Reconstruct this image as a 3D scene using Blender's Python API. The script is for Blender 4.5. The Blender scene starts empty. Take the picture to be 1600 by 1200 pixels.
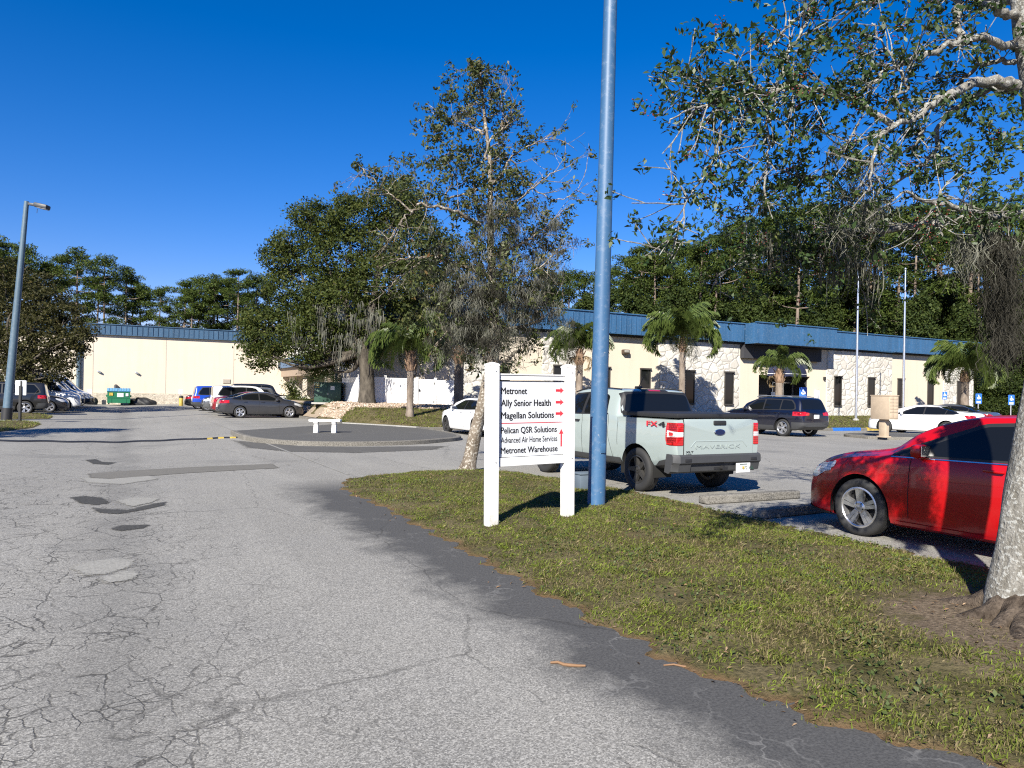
import bpy, bmesh, math, random
import numpy as np
from mathutils import Vector, Matrix
random.seed(7)
RNG = np.random.default_rng(11)
SC = bpy.context.scene
COL = SC.collection
rad = math.radians

# ------------------------------------------------------------------ camera frame (real positions are found from it on real ground)
FPX, EYE, YAW, ROLL, HOR = 1140.0, 1.6, rad(28), rad(1.0), 615.0

def ray(px, py):
    dx, dy = px - 800, py - HOR
    c, s = math.cos(ROLL), math.sin(ROLL)
    u = (c * dx + s * dy) / FPX
    v = (-s * dx + c * dy) / FPX
    return (math.cos(YAW) * u + math.sin(YAW), -math.sin(YAW) * u + math.cos(YAW), -v)

def at_depth(px, py, d):
    r = ray(px, py)
    return Vector((r[0] * d, r[1] * d, EYE + r[2] * d))

def at_y(px, py, y):
    r = ray(px, py); t = y / r[1]
    return Vector((r[0] * t, y, EYE + r[2] * t))

def smooth(t):
    t = np.clip(t, 0.0, 1.0)
    return t * t * (3 - 2 * t)

def road_z(x, y):
    x = np.asarray(x, float); y = np.asarray(y, float)
    return -0.13 * np.clip(1 - np.abs(x + 0.15) / 4.2, 0, 1) * smooth((y - 13) / 9)

def lawn_start(x):
    return np.where(np.asarray(x, float) < 29.5, 28.6, 25.0)

def lawn_z(x, y):
    x = np.asarray(x, float); y = np.asarray(y, float)
    zm = 0.93 + (0.27 - 0.93) * np.clip((x - 12) / 32, 0, 1)
    return 0.11 + (zm - 0.11) * smooth((y - lawn_start(x)) / (38 - lawn_start(x))) * smooth((x - 9.1) / 1.0)

def on_ground(px, py, zf=None):
    r = ray(px, py); z = 0.0
    for _ in range(60):
        t = (z - EYE) / r[2]
        zn = float(zf(r[0] * t, r[1] * t)) if zf else 0.0
        z = 0.5 * z + 0.5 * zn
    return Vector((r[0] * t, r[1] * t, z))

# ------------------------------------------------------------------ materials
def nt(name):
    m = bpy.data.materials.new(name); m.use_nodes = True
    t = m.node_tree; t.nodes.clear()
    out = t.nodes.new('ShaderNodeOutputMaterial')
    b = t.nodes.new('ShaderNodeBsdfPrincipled')
    t.links.new(b.outputs[0], out.inputs[0])
    return m, t, b, out

class N:
    """tiny node helper"""
    def __init__(s, t): s.t = t
    def n(s, typ, **kw):
        o = s.t.nodes.new(typ)
        for k, v in kw.items(): setattr(o, k, v)
        return o
    def l(s, a, b): s.t.links.new(a, b)
    def pos(s): return s.n('ShaderNodeNewGeometry').outputs['Position']
    def obj(s): return s.n('ShaderNodeTexCoord').outputs['Object']
    def mapping(s, v, scale=(1, 1, 1), loc=(0, 0, 0)):
        m = s.n('ShaderNodeMapping'); m.inputs['Scale'].default_value = scale; m.inputs['Location'].default_value = loc
        s.l(v, m.inputs['Vector']); return m.outputs[0]
    def noise(s, v, scale, detail=4, rough=0.55, dist=0.0):
        o = s.n('ShaderNodeTexNoise'); o.inputs['Scale'].default_value = scale; o.inputs['Detail'].default_value = detail
        o.inputs['Roughness'].default_value = rough; o.inputs['Distortion'].default_value = dist
        if v is not None: s.l(v, o.inputs['Vector'])
        return o.outputs['Fac']
    def noisec(s, v, scale, detail=2):
        o = s.n('ShaderNodeTexNoise'); o.inputs['Scale'].default_value = scale; o.inputs['Detail'].default_value = detail
        s.l(v, o.inputs['Vector']); return o.outputs['Color']
    def voro(s, v, scale, feature='F1', out='Distance', rnd=1.0):
        o = s.n('ShaderNodeTexVoronoi', feature=feature); o.inputs['Scale'].default_value = scale
        o.inputs['Randomness'].default_value = rnd
        s.l(v, o.inputs['Vector']); return o.outputs[out]
    def rng(s, v, a, b, c=0.0, d=1.0, smooth=False):
        o = s.n('ShaderNodeMapRange'); o.clamp = True
        if smooth: o.interpolation_type = 'SMOOTHSTEP'
        for i, q in enumerate((a, b, c, d)): o.inputs[i + 1].default_value = q
        s.l(v, o.inputs[0]); return o.outputs[0]
    def math(s, op, a, b=None):
        o = s.n('ShaderNodeMath', operation=op)
        for i, q in enumerate((a, b)):
            if q is None: continue
            if isinstance(q, (int, float)): o.inputs[i].default_value = q
            else: s.l(q, o.inputs[i])
        return o.outputs[0]
    def mix(s, f, a, b, blend='MIX'):
        o = s.n('ShaderNodeMix', data_type='RGBA', blend_type=blend)
        for i, q in ((0, f), (6, a), (7, b)):
            if isinstance(q, (int, float)): o.inputs[i].default_value = q
            elif isinstance(q, tuple): o.inputs[i].default_value = (*q, 1)
            else: s.l(q, o.inputs[i])
        return o.outputs[2]
    def vadd(s, a, b, k):
        m = s.n('ShaderNodeVectorMath', operation='MULTIPLY_ADD')
        s.l(b, m.inputs[0]); m.inputs[1].default_value = (k, k, k); s.l(a, m.inputs[2]); return m.outputs[0]
    def xyz(s, v):
        o = s.n('ShaderNodeSeparateXYZ'); s.l(v, o.inputs[0]); return o.outputs
    def ramp(s, f, stops):
        o = s.n('ShaderNodeValToRGB'); e = o.color_ramp.elements
        while len(e) < len(stops): e.new(0.5)
        for i, (p, c) in enumerate(stops): e[i].position = p; e[i].color = (*c, 1)
        s.l(f, o.inputs[0]); return o.outputs[0]
    def bump(s, h, strength, dist=0.02):
        o = s.n('ShaderNodeBump'); o.inputs['Strength'].default_value = strength; o.inputs['Distance'].default_value = dist
        s.l(h, o.inputs['Height']); return o.outputs[0]

def simple(name, col, rough=0.5, metal=0.0, spec=0.5, coat=0.0, var=0.08, scale=6.0, bump=0.0, bscale=60):
    m, t, b, _ = nt(name); k = N(t)
    p = k.obj()
    n = k.noise(p, scale, 5)
    lo = tuple(c * (1 - var) for c in col); hi = tuple(min(1, c * (1 + var)) for c in col)
    k.l(k.mix(k.rng(n, 0.3, 0.7), lo, hi), b.inputs['Base Color'])
    b.inputs['Roughness'].default_value = rough; b.inputs['Metallic'].default_value = metal
    b.inputs['Specular IOR Level'].default_value = spec
    b.inputs['Coat Weight'].default_value = coat; b.inputs['Coat Roughness'].default_value = 0.03
    if bump:
        k.l(k.bump(k.noise(p, bscale, 4), bump, 0.01), b.inputs['Normal'])
    return m

def paint(name, col, rough=0.35, flake=0.0, coat=1.0):
    m, t, b, _ = nt(name); k = N(t)
    p = k.obj(); z = k.xyz(p)[2]
    dust = k.math('MULTIPLY', k.rng(z, 0.75, 0.25), k.rng(k.noise(p, 5, 5), 0.35, 0.75))
    k.l(k.mix(k.math('MULTIPLY', dust, 0.10), col, (0.16, 0.15, 0.13)), b.inputs['Base Color'])
    b.inputs['Roughness'].default_value = rough; b.inputs['Metallic'].default_value = flake
    b.inputs['Coat Weight'].default_value = coat; b.inputs['Coat Roughness'].default_value = 0.04; b.inputs['Specular IOR Level'].default_value = 0.25 + 0.25 * coat
    k.l(k.bump(k.noise(p, 3.5, 1), 0.06, 0.01), b.inputs['Normal'])
    return m

def foliage(name, stops, trans=0.25, rough=0.5, spec=0.35, patchc=None):
    m, t, b, out = nt(name); k = N(t)
    g = k.n('ShaderNodeNewGeometry')
    c = k.ramp(g.outputs['Random Per Island'], stops)
    v = k.noise(g.outputs['Position'], 0.9, 2)
    c2 = k.mix(k.rng(v, 0.35, 0.7, 0, 0.45), c, patchc or tuple(q * 1.45 for q in stops[len(stops) // 2][1]))
    k.l(c2, b.inputs['Base Color'])
    b.inputs['Roughness'].default_value = rough; b.inputs['Specular IOR Level'].default_value = spec
    tr = k.n('ShaderNodeBsdfTranslucent')
    k.l(k.mix(0.5, c2, (0.10, 0.13, 0.02)), tr.inputs[0])
    mx = k.n('ShaderNodeMixShader'); mx.inputs[0].default_value = trans
    k.l(b.outputs[0], mx.inputs[1]); k.l(tr.outputs[0], mx.inputs[2]); k.l(mx.outputs[0], out.inputs[0])
    return m

def bark(name, dark, light, spots=None, scale=8.0, bump=0.5):
    m, t, b, _ = nt(name); k = N(t)
    p = k.obj(); q = k.mapping(p, (1, 1, 0.35))
    n = k.noise(q, scale, 6, 0.65)
    c = k.mix(k.rng(n, 0.35, 0.65), dark, light)
    n2 = k.noise(p, scale * 2.3, 4, 0.6)
    if spots:
        c = k.mix(k.rng(n2, 0.52, 0.60), c, spots)
        c = k.mix(k.rng(k.noise(p, scale * 0.6, 3), 0.62, 0.7, 0, 0.8), c, dark)
    k.l(c, b.inputs['Base Color']); b.inputs['Roughness'].default_value = 0.9; b.inputs['Specular IOR Level'].default_value = 0.2
    k.l(k.bump(k.math('ADD', n, n2), bump, 0.03), b.inputs['Normal'])
    return m

def mat_road():
    m, t, b, _ = nt('aged_asphalt'); k = N(t)
    p = k.pos(); x, y, z = k.xyz(p)
    warp = k.vadd(p, k.noisec(p, 3.0, 5), 0.22)
    warp2 = k.vadd(p, k.noisec(p, 9.0, 4), 0.08)
    big = k.noise(p, 0.22, 4); mid = k.noise(p, 1.1, 5)
    stretch = k.noise(k.mapping(p, (0.9, 0.10, 1)), 1.0, 4)
    base = k.mix(k.rng(big, 0.3, 0.7), (0.202, 0.194, 0.174), (0.270, 0.260, 0.233))
    base = k.mix(k.rng(stretch, 0.45, 0.75, 0, 0.55), base, (0.34, 0.328, 0.294))
    base = k.mix(k.rng(mid, 0.45, 0.8, 0, 0.4), base, (0.18, 0.178, 0.172))
    # aggregate
    ag = k.voro(p, 135, 'F1', 'Color'); agv = k.xyz(ag)[0]
    base = k.mix(k.rng(k.math('ABSOLUTE', k.math('SUBTRACT', agv, 0.5)), 0.0, 0.5, 0.0, 0.58), base, k.mix(k.rng(agv, 0.3, 0.7), (0.055, 0.053, 0.05), (0.52, 0.50, 0.452)))
    fine = k.noise(p, 55, 4, 0.75)
    base = k.mix(k.rng(fine, 0.50, 0.66, 0, 0.6), base, (0.105, 0.102, 0.096))
    base = k.mix(k.rng(k.noise(p, 26, 4, 0.7), 0.52, 0.72, 0, 0.35), base, (0.36, 0.35, 0.325))
    # unworn dark tar band beside the near verge
    ed = k.math('ADD', x, k.math('MULTIPLY', k.math('SUBTRACT', k.noise(p, 1.3, 9, 0.78), 0.5), 1.6))
    near = k.rng(y, 13.2, 11.5)
    dark = k.math('MULTIPLY', k.rng(ed, 2.10, 2.62, 0, 1), near)
    dark = k.math('MULTIPLY', dark, k.rng(x, 7.2, 6.6))
    lite = k.rng(k.voro(k.vadd(p, k.noisec(p, 5.0, 5), 0.35), 3.2, 'DISTANCE_TO_EDGE'), 0.032, 0.004, 0, 0.42)
    dcol = k.mix(k.math('MULTIPLY', lite, k.rng(k.noise(p, 1.4, 4), 0.5, 0.65)), k.mix(k.rng(fine, 0.4, 0.7), (0.040, 0.040, 0.041), (0.098, 0.097, 0.094)), (0.27, 0.265, 0.25))
    base = k.mix(k.math('MULTIPLY', dark, 0.93), base, dcol)
    # other dark worn zones
    dz = k.math('MULTIPLY', k.rng(k.noise(p, 0.33, 5), 0.60, 0.72), k.rng(y, 9, 16))
    base = k.mix(k.math('MULTIPLY', dz, 0.5), base, (0.10, 0.10, 0.098))
    # soft dark wet / oil line along the low centre of the road
    cen = k.math('MULTIPLY', k.rng(k.math('ABSOLUTE', k.math('ADD', x, k.math('MULTIPLY', k.math('SUBTRACT', k.noise(p, 0.8, 4), 0.5), 1.4))), 0.55, 0.0), 0.35)
    base = k.mix(cen, base, (0.10, 0.098, 0.092))
    # alligator cracks, strongest left of and along the low centre
    e1 = k.voro(k.mapping(warp, (1.0, 0.62, 1)), 2.6, 'DISTANCE_TO_EDGE'); e2 = k.voro(warp2, 7.5, 'DISTANCE_TO_EDGE')
    e3 = k.voro(k.mapping(warp, (1.0, 0.4, 1)), 0.42, 'DISTANCE_TO_EDGE')
    zone = k.math('MULTIPLY', k.rng(k.math('ADD', x, k.math('MULTIPLY', k.math('SUBTRACT', k.noise(p, 0.5, 3), 0.5), 1.8)), 1.6, 0.05), k.rng(y, 24, 13))
    patchy = k.rng(k.noise(p, 0.9, 4), 0.36, 0.5)
    c1 = k.math('MULTIPLY', k.rng(e1, 0.020, 0.006), zone)
    c2 = k.math('MULTIPLY', k.math('MULTIPLY', k.rng(e2, 0.040, 0.012), zone), patchy)
    c3 = k.math('MULTIPLY', k.rng(e3, 0.0050, 0.0015), 0.55)
    broken = k.rng(k.noise(p, 2.3, 5, 0.7), 0.40, 0.54)
    crack = k.math('MULTIPLY', k.math('MAXIMUM', k.math('MAXIMUM', c1, c2), c3), broken)
    base = k.mix(k.math('MULTIPLY', crack, 0.72), base, (0.025, 0.024, 0.022))
    k.l(base, b.inputs['Base Color']); b.inputs['Roughness'].default_value = 0.92; b.inputs['Specular IOR Level'].default_value = 0.25
    h = k.math('SUBTRACT', k.math('ADD', k.math('MULTIPLY', agv, 0.25), k.math('MULTIPLY', fine, 0.35)), k.math('MULTIPLY', crack, 0.5))
    k.l(k.bump(h, 0.55, 0.008), b.inputs['Normal'])
    return m

def mat_patch(name, lo, hi, ragged=0):
    m, t, b, o_ = nt(name); k = N(t); p = k.pos()
    f = k.noise(p, 45, 4, 0.7); g = k.noise(p, 2.0, 4)
    c = k.mix(k.rng(f, 0.35, 0.7), lo, hi)
    c = k.mix(k.rng(g, 0.5, 0.8, 0, 0.5), c, hi)
    k.l(c, b.inputs['Base Color']); b.inputs['Roughness'].default_value = 0.95; b.inputs['Specular IOR Level'].default_value = 0.15
    k.l(k.bump(f, 0.5, 0.008), b.inputs['Normal'])
    if ragged:
        a = k.n('ShaderNodeAttribute', attribute_name='edge').outputs['Fac']
        r = k.math('ADD', a, k.math('MULTIPLY', k.math('SUBTRACT', k.noise(p, 7, 6, 0.75), 0.5), ragged))
        r = k.math('ADD', r, k.math('MULTIPLY', k.math('SUBTRACT', f, 0.5), ragged * 0.8))
        tr = k.n('ShaderNodeBsdfTransparent'); mx = k.n('ShaderNodeMixShader')
        k.l(k.rng(r, -0.01, ragged * 0.25), mx.inputs[0]); k.l(tr.outputs[0], mx.inputs[1]); k.l(b.outputs[0], mx.inputs[2]); k.l(mx.outputs[0], o_.inputs[0])
    return m

def mat_soil(name, near=True):
    m, t, b, _ = nt(name); k = N(t); p = k.pos(); x, y, z = k.xyz(p)
    n = k.noise(p, 2.2, 5, 0.65); f = k.noise(p, 28, 5, 0.7)
    c = k.mix(k.rng(n, 0.35, 0.65), (0.070, 0.064, 0.024), (0.155, 0.128, 0.07))
    c = k.mix(k.rng(f, 0.45, 0.7, 0, 0.85), c, (0.022, 0.022, 0.009))
    c = k.mix(k.rng(k.noise(p, 0.7, 3), 0.58, 0.70, 0, 0.6), c, (0.12, 0.088, 0.045))
    if near:
        a = k.n('ShaderNodeAttribute', attribute_name='edge').outputs['Fac']
        c = k.mix(k.rng(k.math('ADD', a, k.math('MULTIPLY', f, 0.16)), 0.17, 0.06), c, (0.125, 0.078, 0.042))
        d = k.n('ShaderNodeAttribute', attribute_name='bare').outputs['Fac']
        bare = k.rng(k.math('ADD', d, k.math('MULTIPLY', k.math('SUBTRACT', n, 0.5), 1.2)), 0.35, 0.6)
        dc = k.mix(k.rng(f, 0.4, 0.7), (0.10, 0.075, 0.05), (0.23, 0.18, 0.125))
        c = k.mix(bare, c, dc)
    k.l(c, b.inputs['Base Color']); b.inputs['Roughness'].default_value = 1.0; b.inputs['Specular IOR Level'].default_value = 0.1
    k.l(k.bump(k.math('ADD', f, n), 0.9, 0.03), b.inputs['Normal'])
    return m

def mat_fieldstone():
    m, t, b, _ = nt('white_fieldstone'); k = N(t); p = k.obj()
    q = k.mapping(k.vadd(p, k.noisec(p, 1.3, 2), 0.35), (1.0, 0.0, 1.25))
    e = k.voro(q, 1.5, 'DISTANCE_TO_EDGE'); cc = k.xyz(k.voro(q, 1.5, 'F1', 'Color'))[0]
    e2 = k.math('ADD', e, k.math('MULTIPLY', k.math('SUBTRACT', k.noise(p, 8, 3), 0.5), 0.05))
    c = k.mix(cc, (0.47, 0.445, 0.395), (0.62, 0.595, 0.54))
    c = k.mix(k.rng(k.noise(p, 6, 5), 0.5, 0.75, 0, 0.4), c, (0.40, 0.35, 0.28))
    c = k.mix(k.rng(e2, 0.030, 0.004), c, (0.30, 0.275, 0.235))
    k.l(c, b.inputs['Base Color']); b.inputs['Roughness'].default_value = 0.85
    k.l(k.bump(k.math('ADD', k.rng(e2, 0.0, 0.14), k.math('MULTIPLY', k.noise(p, 5, 4), 0.3)), 0.6, 0.06), b.inputs['Normal'])
    return m

def mat_stucco(name, col):
    m, t, b, _ = nt(name); k = N(t); p = k.obj(); z = k.xyz(p)[2]
    n = k.noise(p, 0.8, 5); st = k.noise(k.mapping(p, (2.5, 2.5, 0.12)), 1.0, 4)
    c = k.mix(k.rng(n, 0.3, 0.7), tuple(q * 0.95 for q in col), col)
    c = k.mix(k.rng(st, 0.5, 0.8, 0, 0.4), c, tuple(q * 0.78 for q in col))
    c = k.mix(k.math('MULTIPLY', k.rng(z, 0.7, 0.1), k.rng(k.noise(p, 2.0, 5), 0.3, 0.7, 0, 0.5)), c, (0.36, 0.32, 0.25))
    k.l(c, b.inputs['Base Color']); b.inputs['Roughness'].default_value = 0.9; b.inputs['Specular IOR Level'].default_value = 0.2
    k.l(k.bump(k.noise(p, 40, 4), 0.25, 0.01), b.inputs['Normal'])
    return m

def mat_bluemetal(name, col, rough=0.45):
    m, t, b, _ = nt(name); k = N(t); p = k.obj()
    st = k.noise(k.mapping(p, (1.6, 1.6, 0.15)), 1.5, 5); n = k.noise(p, 9, 5, 0.7)
    c = k.mix(k.rng(st, 0.35, 0.75), tuple(q * 0.82 for q in col), tuple(min(1, q * 1.12) for q in col))
    c = k.mix(k.rng(n, 0.52, 0.68, 0, 0.75), c, tuple(min(1, 0.75 * q + 0.075) for q in col))
    c = k.mix(k.rng(k.noise(p, 22, 4, 0.7), 0.64, 0.70, 0, 0.7), c, (0.26, 0.28, 0.30))
    k.l(c, b.inputs['Base Color']); b.inputs['Roughness'].default_value = rough
    k.l(k.bump(n, 0.15, 0.005), b.inputs['Normal'])
    return m

def glassy(name, col, rough=0.02):
    m, t, b, _ = nt(name)
    b.inputs['Base Color'].default_value = (*col, 1); b.inputs['Roughness'].default_value = rough
    b.inputs['Specular IOR Level'].default_value = 0.5; b.inputs['IOR'].default_value = 1.5
    return m

def lamp_lens(name, col):
    m, t, b, _ = nt(name); k = N(t); p = k.obj()
    w = k.n('ShaderNodeTexWave', wave_type='BANDS', bands_direction='Z'); w.inputs['Scale'].default_value = 9; k.l(p, w.inputs[0])
    k.l(k.mix(w.outputs['Fac'], tuple(q * 0.55 for q in col), col), b.inputs['Base Color'])
    b.inputs['Roughness'].default_value = 0.12; b.inputs['Coat Weight'].default_value = 1.0; b.inputs['Coat Roughness'].default_value = 0.02
    return m

def mat_vinyl():
    m, t, b, _ = nt('weathered_white_vinyl'); k = N(t); p = k.obj(); z = k.xyz(p)[2]
    st = k.noise(k.mapping(p, (14, 14, 1.2)), 1.0, 5); n = k.noise(p, 9, 5, 0.7)
    c = k.mix(k.rng(st, 0.5, 0.75, 0, 0.35), (0.70, 0.70, 0.69), (0.56, 0.55, 0.51))
    low = k.math('MULTIPLY', k.rng(z, 0.32, 0.0), k.rng(n, 0.35, 0.65))
    c = k.mix(k.math('MULTIPLY', low, 0.7), c, (0.30, 0.27, 0.18))
    c = k.mix(k.rng(k.noise(p, 35, 3), 0.68, 0.74, 0, 0.4), c, (0.45, 0.44, 0.40))
    k.l(c, b.inputs['Base Color']); b.inputs['Roughness'].default_value = 0.38
    return m

M = {}
M['sign_vinyl'] = mat_vinyl()
M['road'] = mat_road()
M['tar'] = mat_patch('dark_tar_patch', (0.035, 0.035, 0.034), (0.085, 0.083, 0.078), 0.16)
M['concrete_patch'] = mat_patch('pale_concrete_patch', (0.205, 0.20, 0.18), (0.33, 0.32, 0.29), 0.14)
M['grey_patch'] = mat_patch('grey_asphalt_patch', (0.12, 0.115, 0.102), (0.185, 0.175, 0.155), 0.14)
M['kerb_strip'] = mat_patch('worn_tar_strip', (0.075, 0.073, 0.068), (0.135, 0.13, 0.12), 0.6)
M['island'] = mat_patch('dark_island_asphalt', (0.075, 0.074, 0.070), (0.125, 0.122, 0.116))
M['path'] = mat_patch('path_asphalt', (0.085, 0.083, 0.078), (0.15, 0.147, 0.14))
M['kerb'] = mat_patch('weathered_kerb', (0.06, 0.056, 0.048), (0.27, 0.255, 0.225))
M['white_kerb'] = mat_patch('white_painted_kerb', (0.16, 0.155, 0.14), (0.46, 0.45, 0.42))
M['soil'] = mat_soil('verge_soil', True)
M['lawn'] = mat_soil('lawn_soil', False)
M['gravel'] = mat_patch('tan_gravel', (0.16, 0.12, 0.08), (0.42, 0.35, 0.27))
M['stone'] = mat_fieldstone()
M['cream'] = mat_stucco('cream_stucco', (0.60, 0.525, 0.42))
M['white_stucco'] = mat_stucco('white_stucco', (0.60, 0.57, 0.50))
M['blue_fascia'] = mat_bluemetal('blue_metal_fascia', (0.034, 0.105, 0.215))
M['grey_pole'] = mat_bluemetal('grey_blue_pole', (0.075, 0.125, 0.17), 0.5)
M['blue_pole'] = mat_bluemetal('blue_painted_pole', (0.040, 0.112, 0.225), 0.5)
M['soffit'] = simple('dark_soffit_and_shade', (0.035, 0.035, 0.04), 0.8)
M['tan_soffit'] = simple('tan_soffit', (0.30, 0.23, 0.17), 0.8)
M['vinyl'] = mat_vinyl() if 0 else simple('white_vinyl', (0.82, 0.82, 0.81), 0.35, var=0.02)
M['panel'] = simple('sign_panel_white', (0.56, 0.58, 0.61), 0.4, var=0.02)
M['ink'] = simple('black_lettering', (0.012, 0.012, 0.014), 0.5)
M['redvinyl'] = simple('red_vinyl', (0.52, 0.02, 0.035), 0.45)
M['metal'] = simple('grey_metal', (0.45, 0.46, 0.47), 0.4, 0.7)
M['alu'] = simple('brushed_aluminium', (0.72, 0.73, 0.74), 0.3, 0.9)
M['black'] = simple('black_plastic', (0.018, 0.018, 0.019), 0.55)
M['darkgrey'] = simple('dark_grey_plastic', (0.045, 0.046, 0.048), 0.5, bump=0.1, bscale=200)
M['rubber'] = simple('tyre_rubber', (0.022, 0.022, 0.022), 0.75, bump=0.3, bscale=120)
M['rim'] = simple('alloy_rim', (0.62, 0.62, 0.63), 0.28, 0.85)
M['darkrim'] = simple('dark_alloy_rim', (0.06, 0.058, 0.055), 0.35, 0.5)
M['well'] = simple('wheel_well_dark', (0.008, 0.008, 0.008), 0.9)
M['chrome'] = simple('chrome_trim', (0.75, 0.75, 0.75), 0.22, 1.0)
M['glass'] = glassy('car_glass', (0.006, 0.007, 0.008))
M['bldglass'] = glassy('dark_window_glass', (0.01, 0.011, 0.012), 0.04)
M['redlens'] = lamp_lens('red_tail_lens', (0.55, 0.012, 0.015))
M['clearlens'] = lamp_lens('clear_lens', (0.65, 0.66, 0.68))
M['whitelens'] = lamp_lens('white_lens', (0.8, 0.75, 0.75))
M['p_red'] = paint('red_car_paint', (0.40, 0.003, 0.006), 0.3, 0.0, 0.45)
M['p_sage'] = paint('pale_grey_green_paint', (0.30, 0.352, 0.338), 0.4)
M['p_white'] = paint('white_car_paint', (0.80, 0.80, 0.79), 0.4)
M['p_grey'] = paint('charcoal_car_paint', (0.04, 0.041, 0.047), 0.3, 0.3)
M['p_navy'] = paint('dark_navy_paint', (0.004, 0.005, 0.014), 0.25)
M['p_black'] = paint('black_car_paint', (0.010, 0.010, 0.011), 0.3)
M['p_blue'] = paint('bright_blue_paint', (0.01, 0.06, 0.42), 0.3, 0.2)
M['p_maroon'] = paint('maroon_paint', (0.20, 0.010, 0.014), 0.3, 0.2)
M['p_slate'] = paint('slate_paint', (0.10, 0.105, 0.11), 0.3, 0.3)
M['green_box'] = simple('dark_green_enamel', (0.025, 0.065, 0.045), 0.45)
M['dump_green'] = simple('dumpster_green', (0.01, 0.13, 0.06), 0.5)
M['dump_blue'] = simple('dumpster_lid_blue', (0.06, 0.26, 0.45), 0.5)
M['yellow'] = simple('yellow_paint', (0.42, 0.30, 0.05), 0.6, var=0.35)
M['bluepaint'] = simple('blue_kerb_paint', (0.02, 0.13, 0.48), 0.6, var=0.2)
M['beige'] = simple('beige_enamel', (0.42, 0.335, 0.24), 0.5)
M['signblue'] = simple('blue_sign_sheet', (0.02, 0.12, 0.50), 0.4)
M['awning'] = simple('navy_canvas', (0.010, 0.014, 0.045), 0.8)
M['tarp'] = simple('black_tarp', (0.012, 0.012, 0.013), 0.6, bump=0.6, bscale=8)
M['concrete'] = simple('grey_concrete', (0.34, 0.33, 0.31), 0.9, var=0.2, bump=0.3)
M['whitestone'] = simple('white_cast_stone', (0.74, 0.73, 0.71), 0.8, var=0.1)
M['bark_pale'] = bark('pale_lichen_bark', (0.09, 0.07, 0.05), (0.22, 0.185, 0.145), (0.36, 0.335, 0.29), 9)
M['bark_near'] = bark('white_lichen_bark', (0.13, 0.12, 0.10), (0.24, 0.23, 0.205), (0.33, 0.33, 0.305), 17, 0.6)
M['bark_dark'] = bark('dark_oak_bark', (0.035, 0.03, 0.024), (0.11, 0.095, 0.075), None, 5)
M['bark_pine'] = bark('pine_bark', (0.09, 0.07, 0.055), (0.24, 0.19, 0.15), None, 2)
M['bark_palm'] = bark('palm_trunk_bark', (0.12, 0.095, 0.075), (0.26, 0.215, 0.175), None, 4)
M['boot'] = bark('palm_boot_bark', (0.11, 0.07, 0.045), (0.30, 0.20, 0.135), None, 6)
M['lf_holly'] = foliage('holly_leaf', [(0, (0.014, 0.030, 0.011)), (0.5, (0.026, 0.052, 0.015)), (0.88, (0.045, 0.075, 0.02)), (1, (0.11, 0.11, 0.03))], 0.2, 0.45, 0.3)
M['lf_mid'] = foliage('mid_tree_leaf', [(0, (0.022, 0.032, 0.013)), (0.45, (0.045, 0.062, 0.022)), (0.85, (0.075, 0.085, 0.028)), (0.96, (0.10, 0.085, 0.03)), (1, (0.15, 0.07, 0.03))], 0.2, 0.5, 0.25)
M['lf_oak'] = foliage('oak_leaf', [(0, (0.014, 0.024, 0.007)), (0.5, (0.032, 0.047, 0.011)), (0.85, (0.060, 0.074, 0.016)), (1, (0.10, 0.095, 0.022))], 0.22, 0.6, 0.15)
M['lf_darkoak'] = foliage('dark_oak_leaf', [(0, (0.014, 0.015, 0.007)), (0.5, (0.028, 0.029, 0.010)), (0.85, (0.048, 0.045, 0.014)), (1, (0.07, 0.055, 0.018))], 0.15, 0.6, 0.15)
M['lf_pine'] = foliage('pine_needle', [(0, (0.020, 0.036, 0.009)), (0.5, (0.048, 0.072, 0.014)), (1, (0.085, 0.11, 0.02))], 0.2, 0.6, 0.15)
M['lf_wood'] = foliage('wood_leaf', [(0, (0.014, 0.025, 0.008)), (0.5, (0.031, 0.047, 0.012)), (1, (0.062, 0.078, 0.017))], 0.18, 0.6, 0.12)
M['lf_palm'] = foliage('palm_leaflet', [(0, (0.035, 0.055, 0.015)), (0.6, (0.075, 0.110, 0.025)), (1, (0.15, 0.18, 0.05))], 0.3, 0.4)
M['lf_dead'] = foliage('dead_frond', [(0, (0.16, 0.11, 0.06)), (1, (0.30, 0.22, 0.12))], 0.2, 0.7)
M['lf_fan'] = foliage('fan_palm_leaf', [(0, (0.012, 0.020, 0.009)), (1, (0.035, 0.05, 0.018))], 0.15, 0.5)
M['moss'] = foliage('spanish_moss', [(0, (0.075, 0.076, 0.058)), (0.6, (0.145, 0.145, 0.116)), (1, (0.22, 0.218, 0.18))], 0.25, 0.9, 0.1)
M['moss_dark_and_shade'] = foliage('dark_and_shade_moss', [(0, (0.016, 0.015, 0.012)), (1, (0.045, 0.042, 0.034))], 0.2, 0.9, 0.1)  # dark hanging moss; doubles as painted shade in the mossy tree
M['berry'] = simple('red_berry', (0.20, 0.025, 0.02), 0.4)
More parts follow.
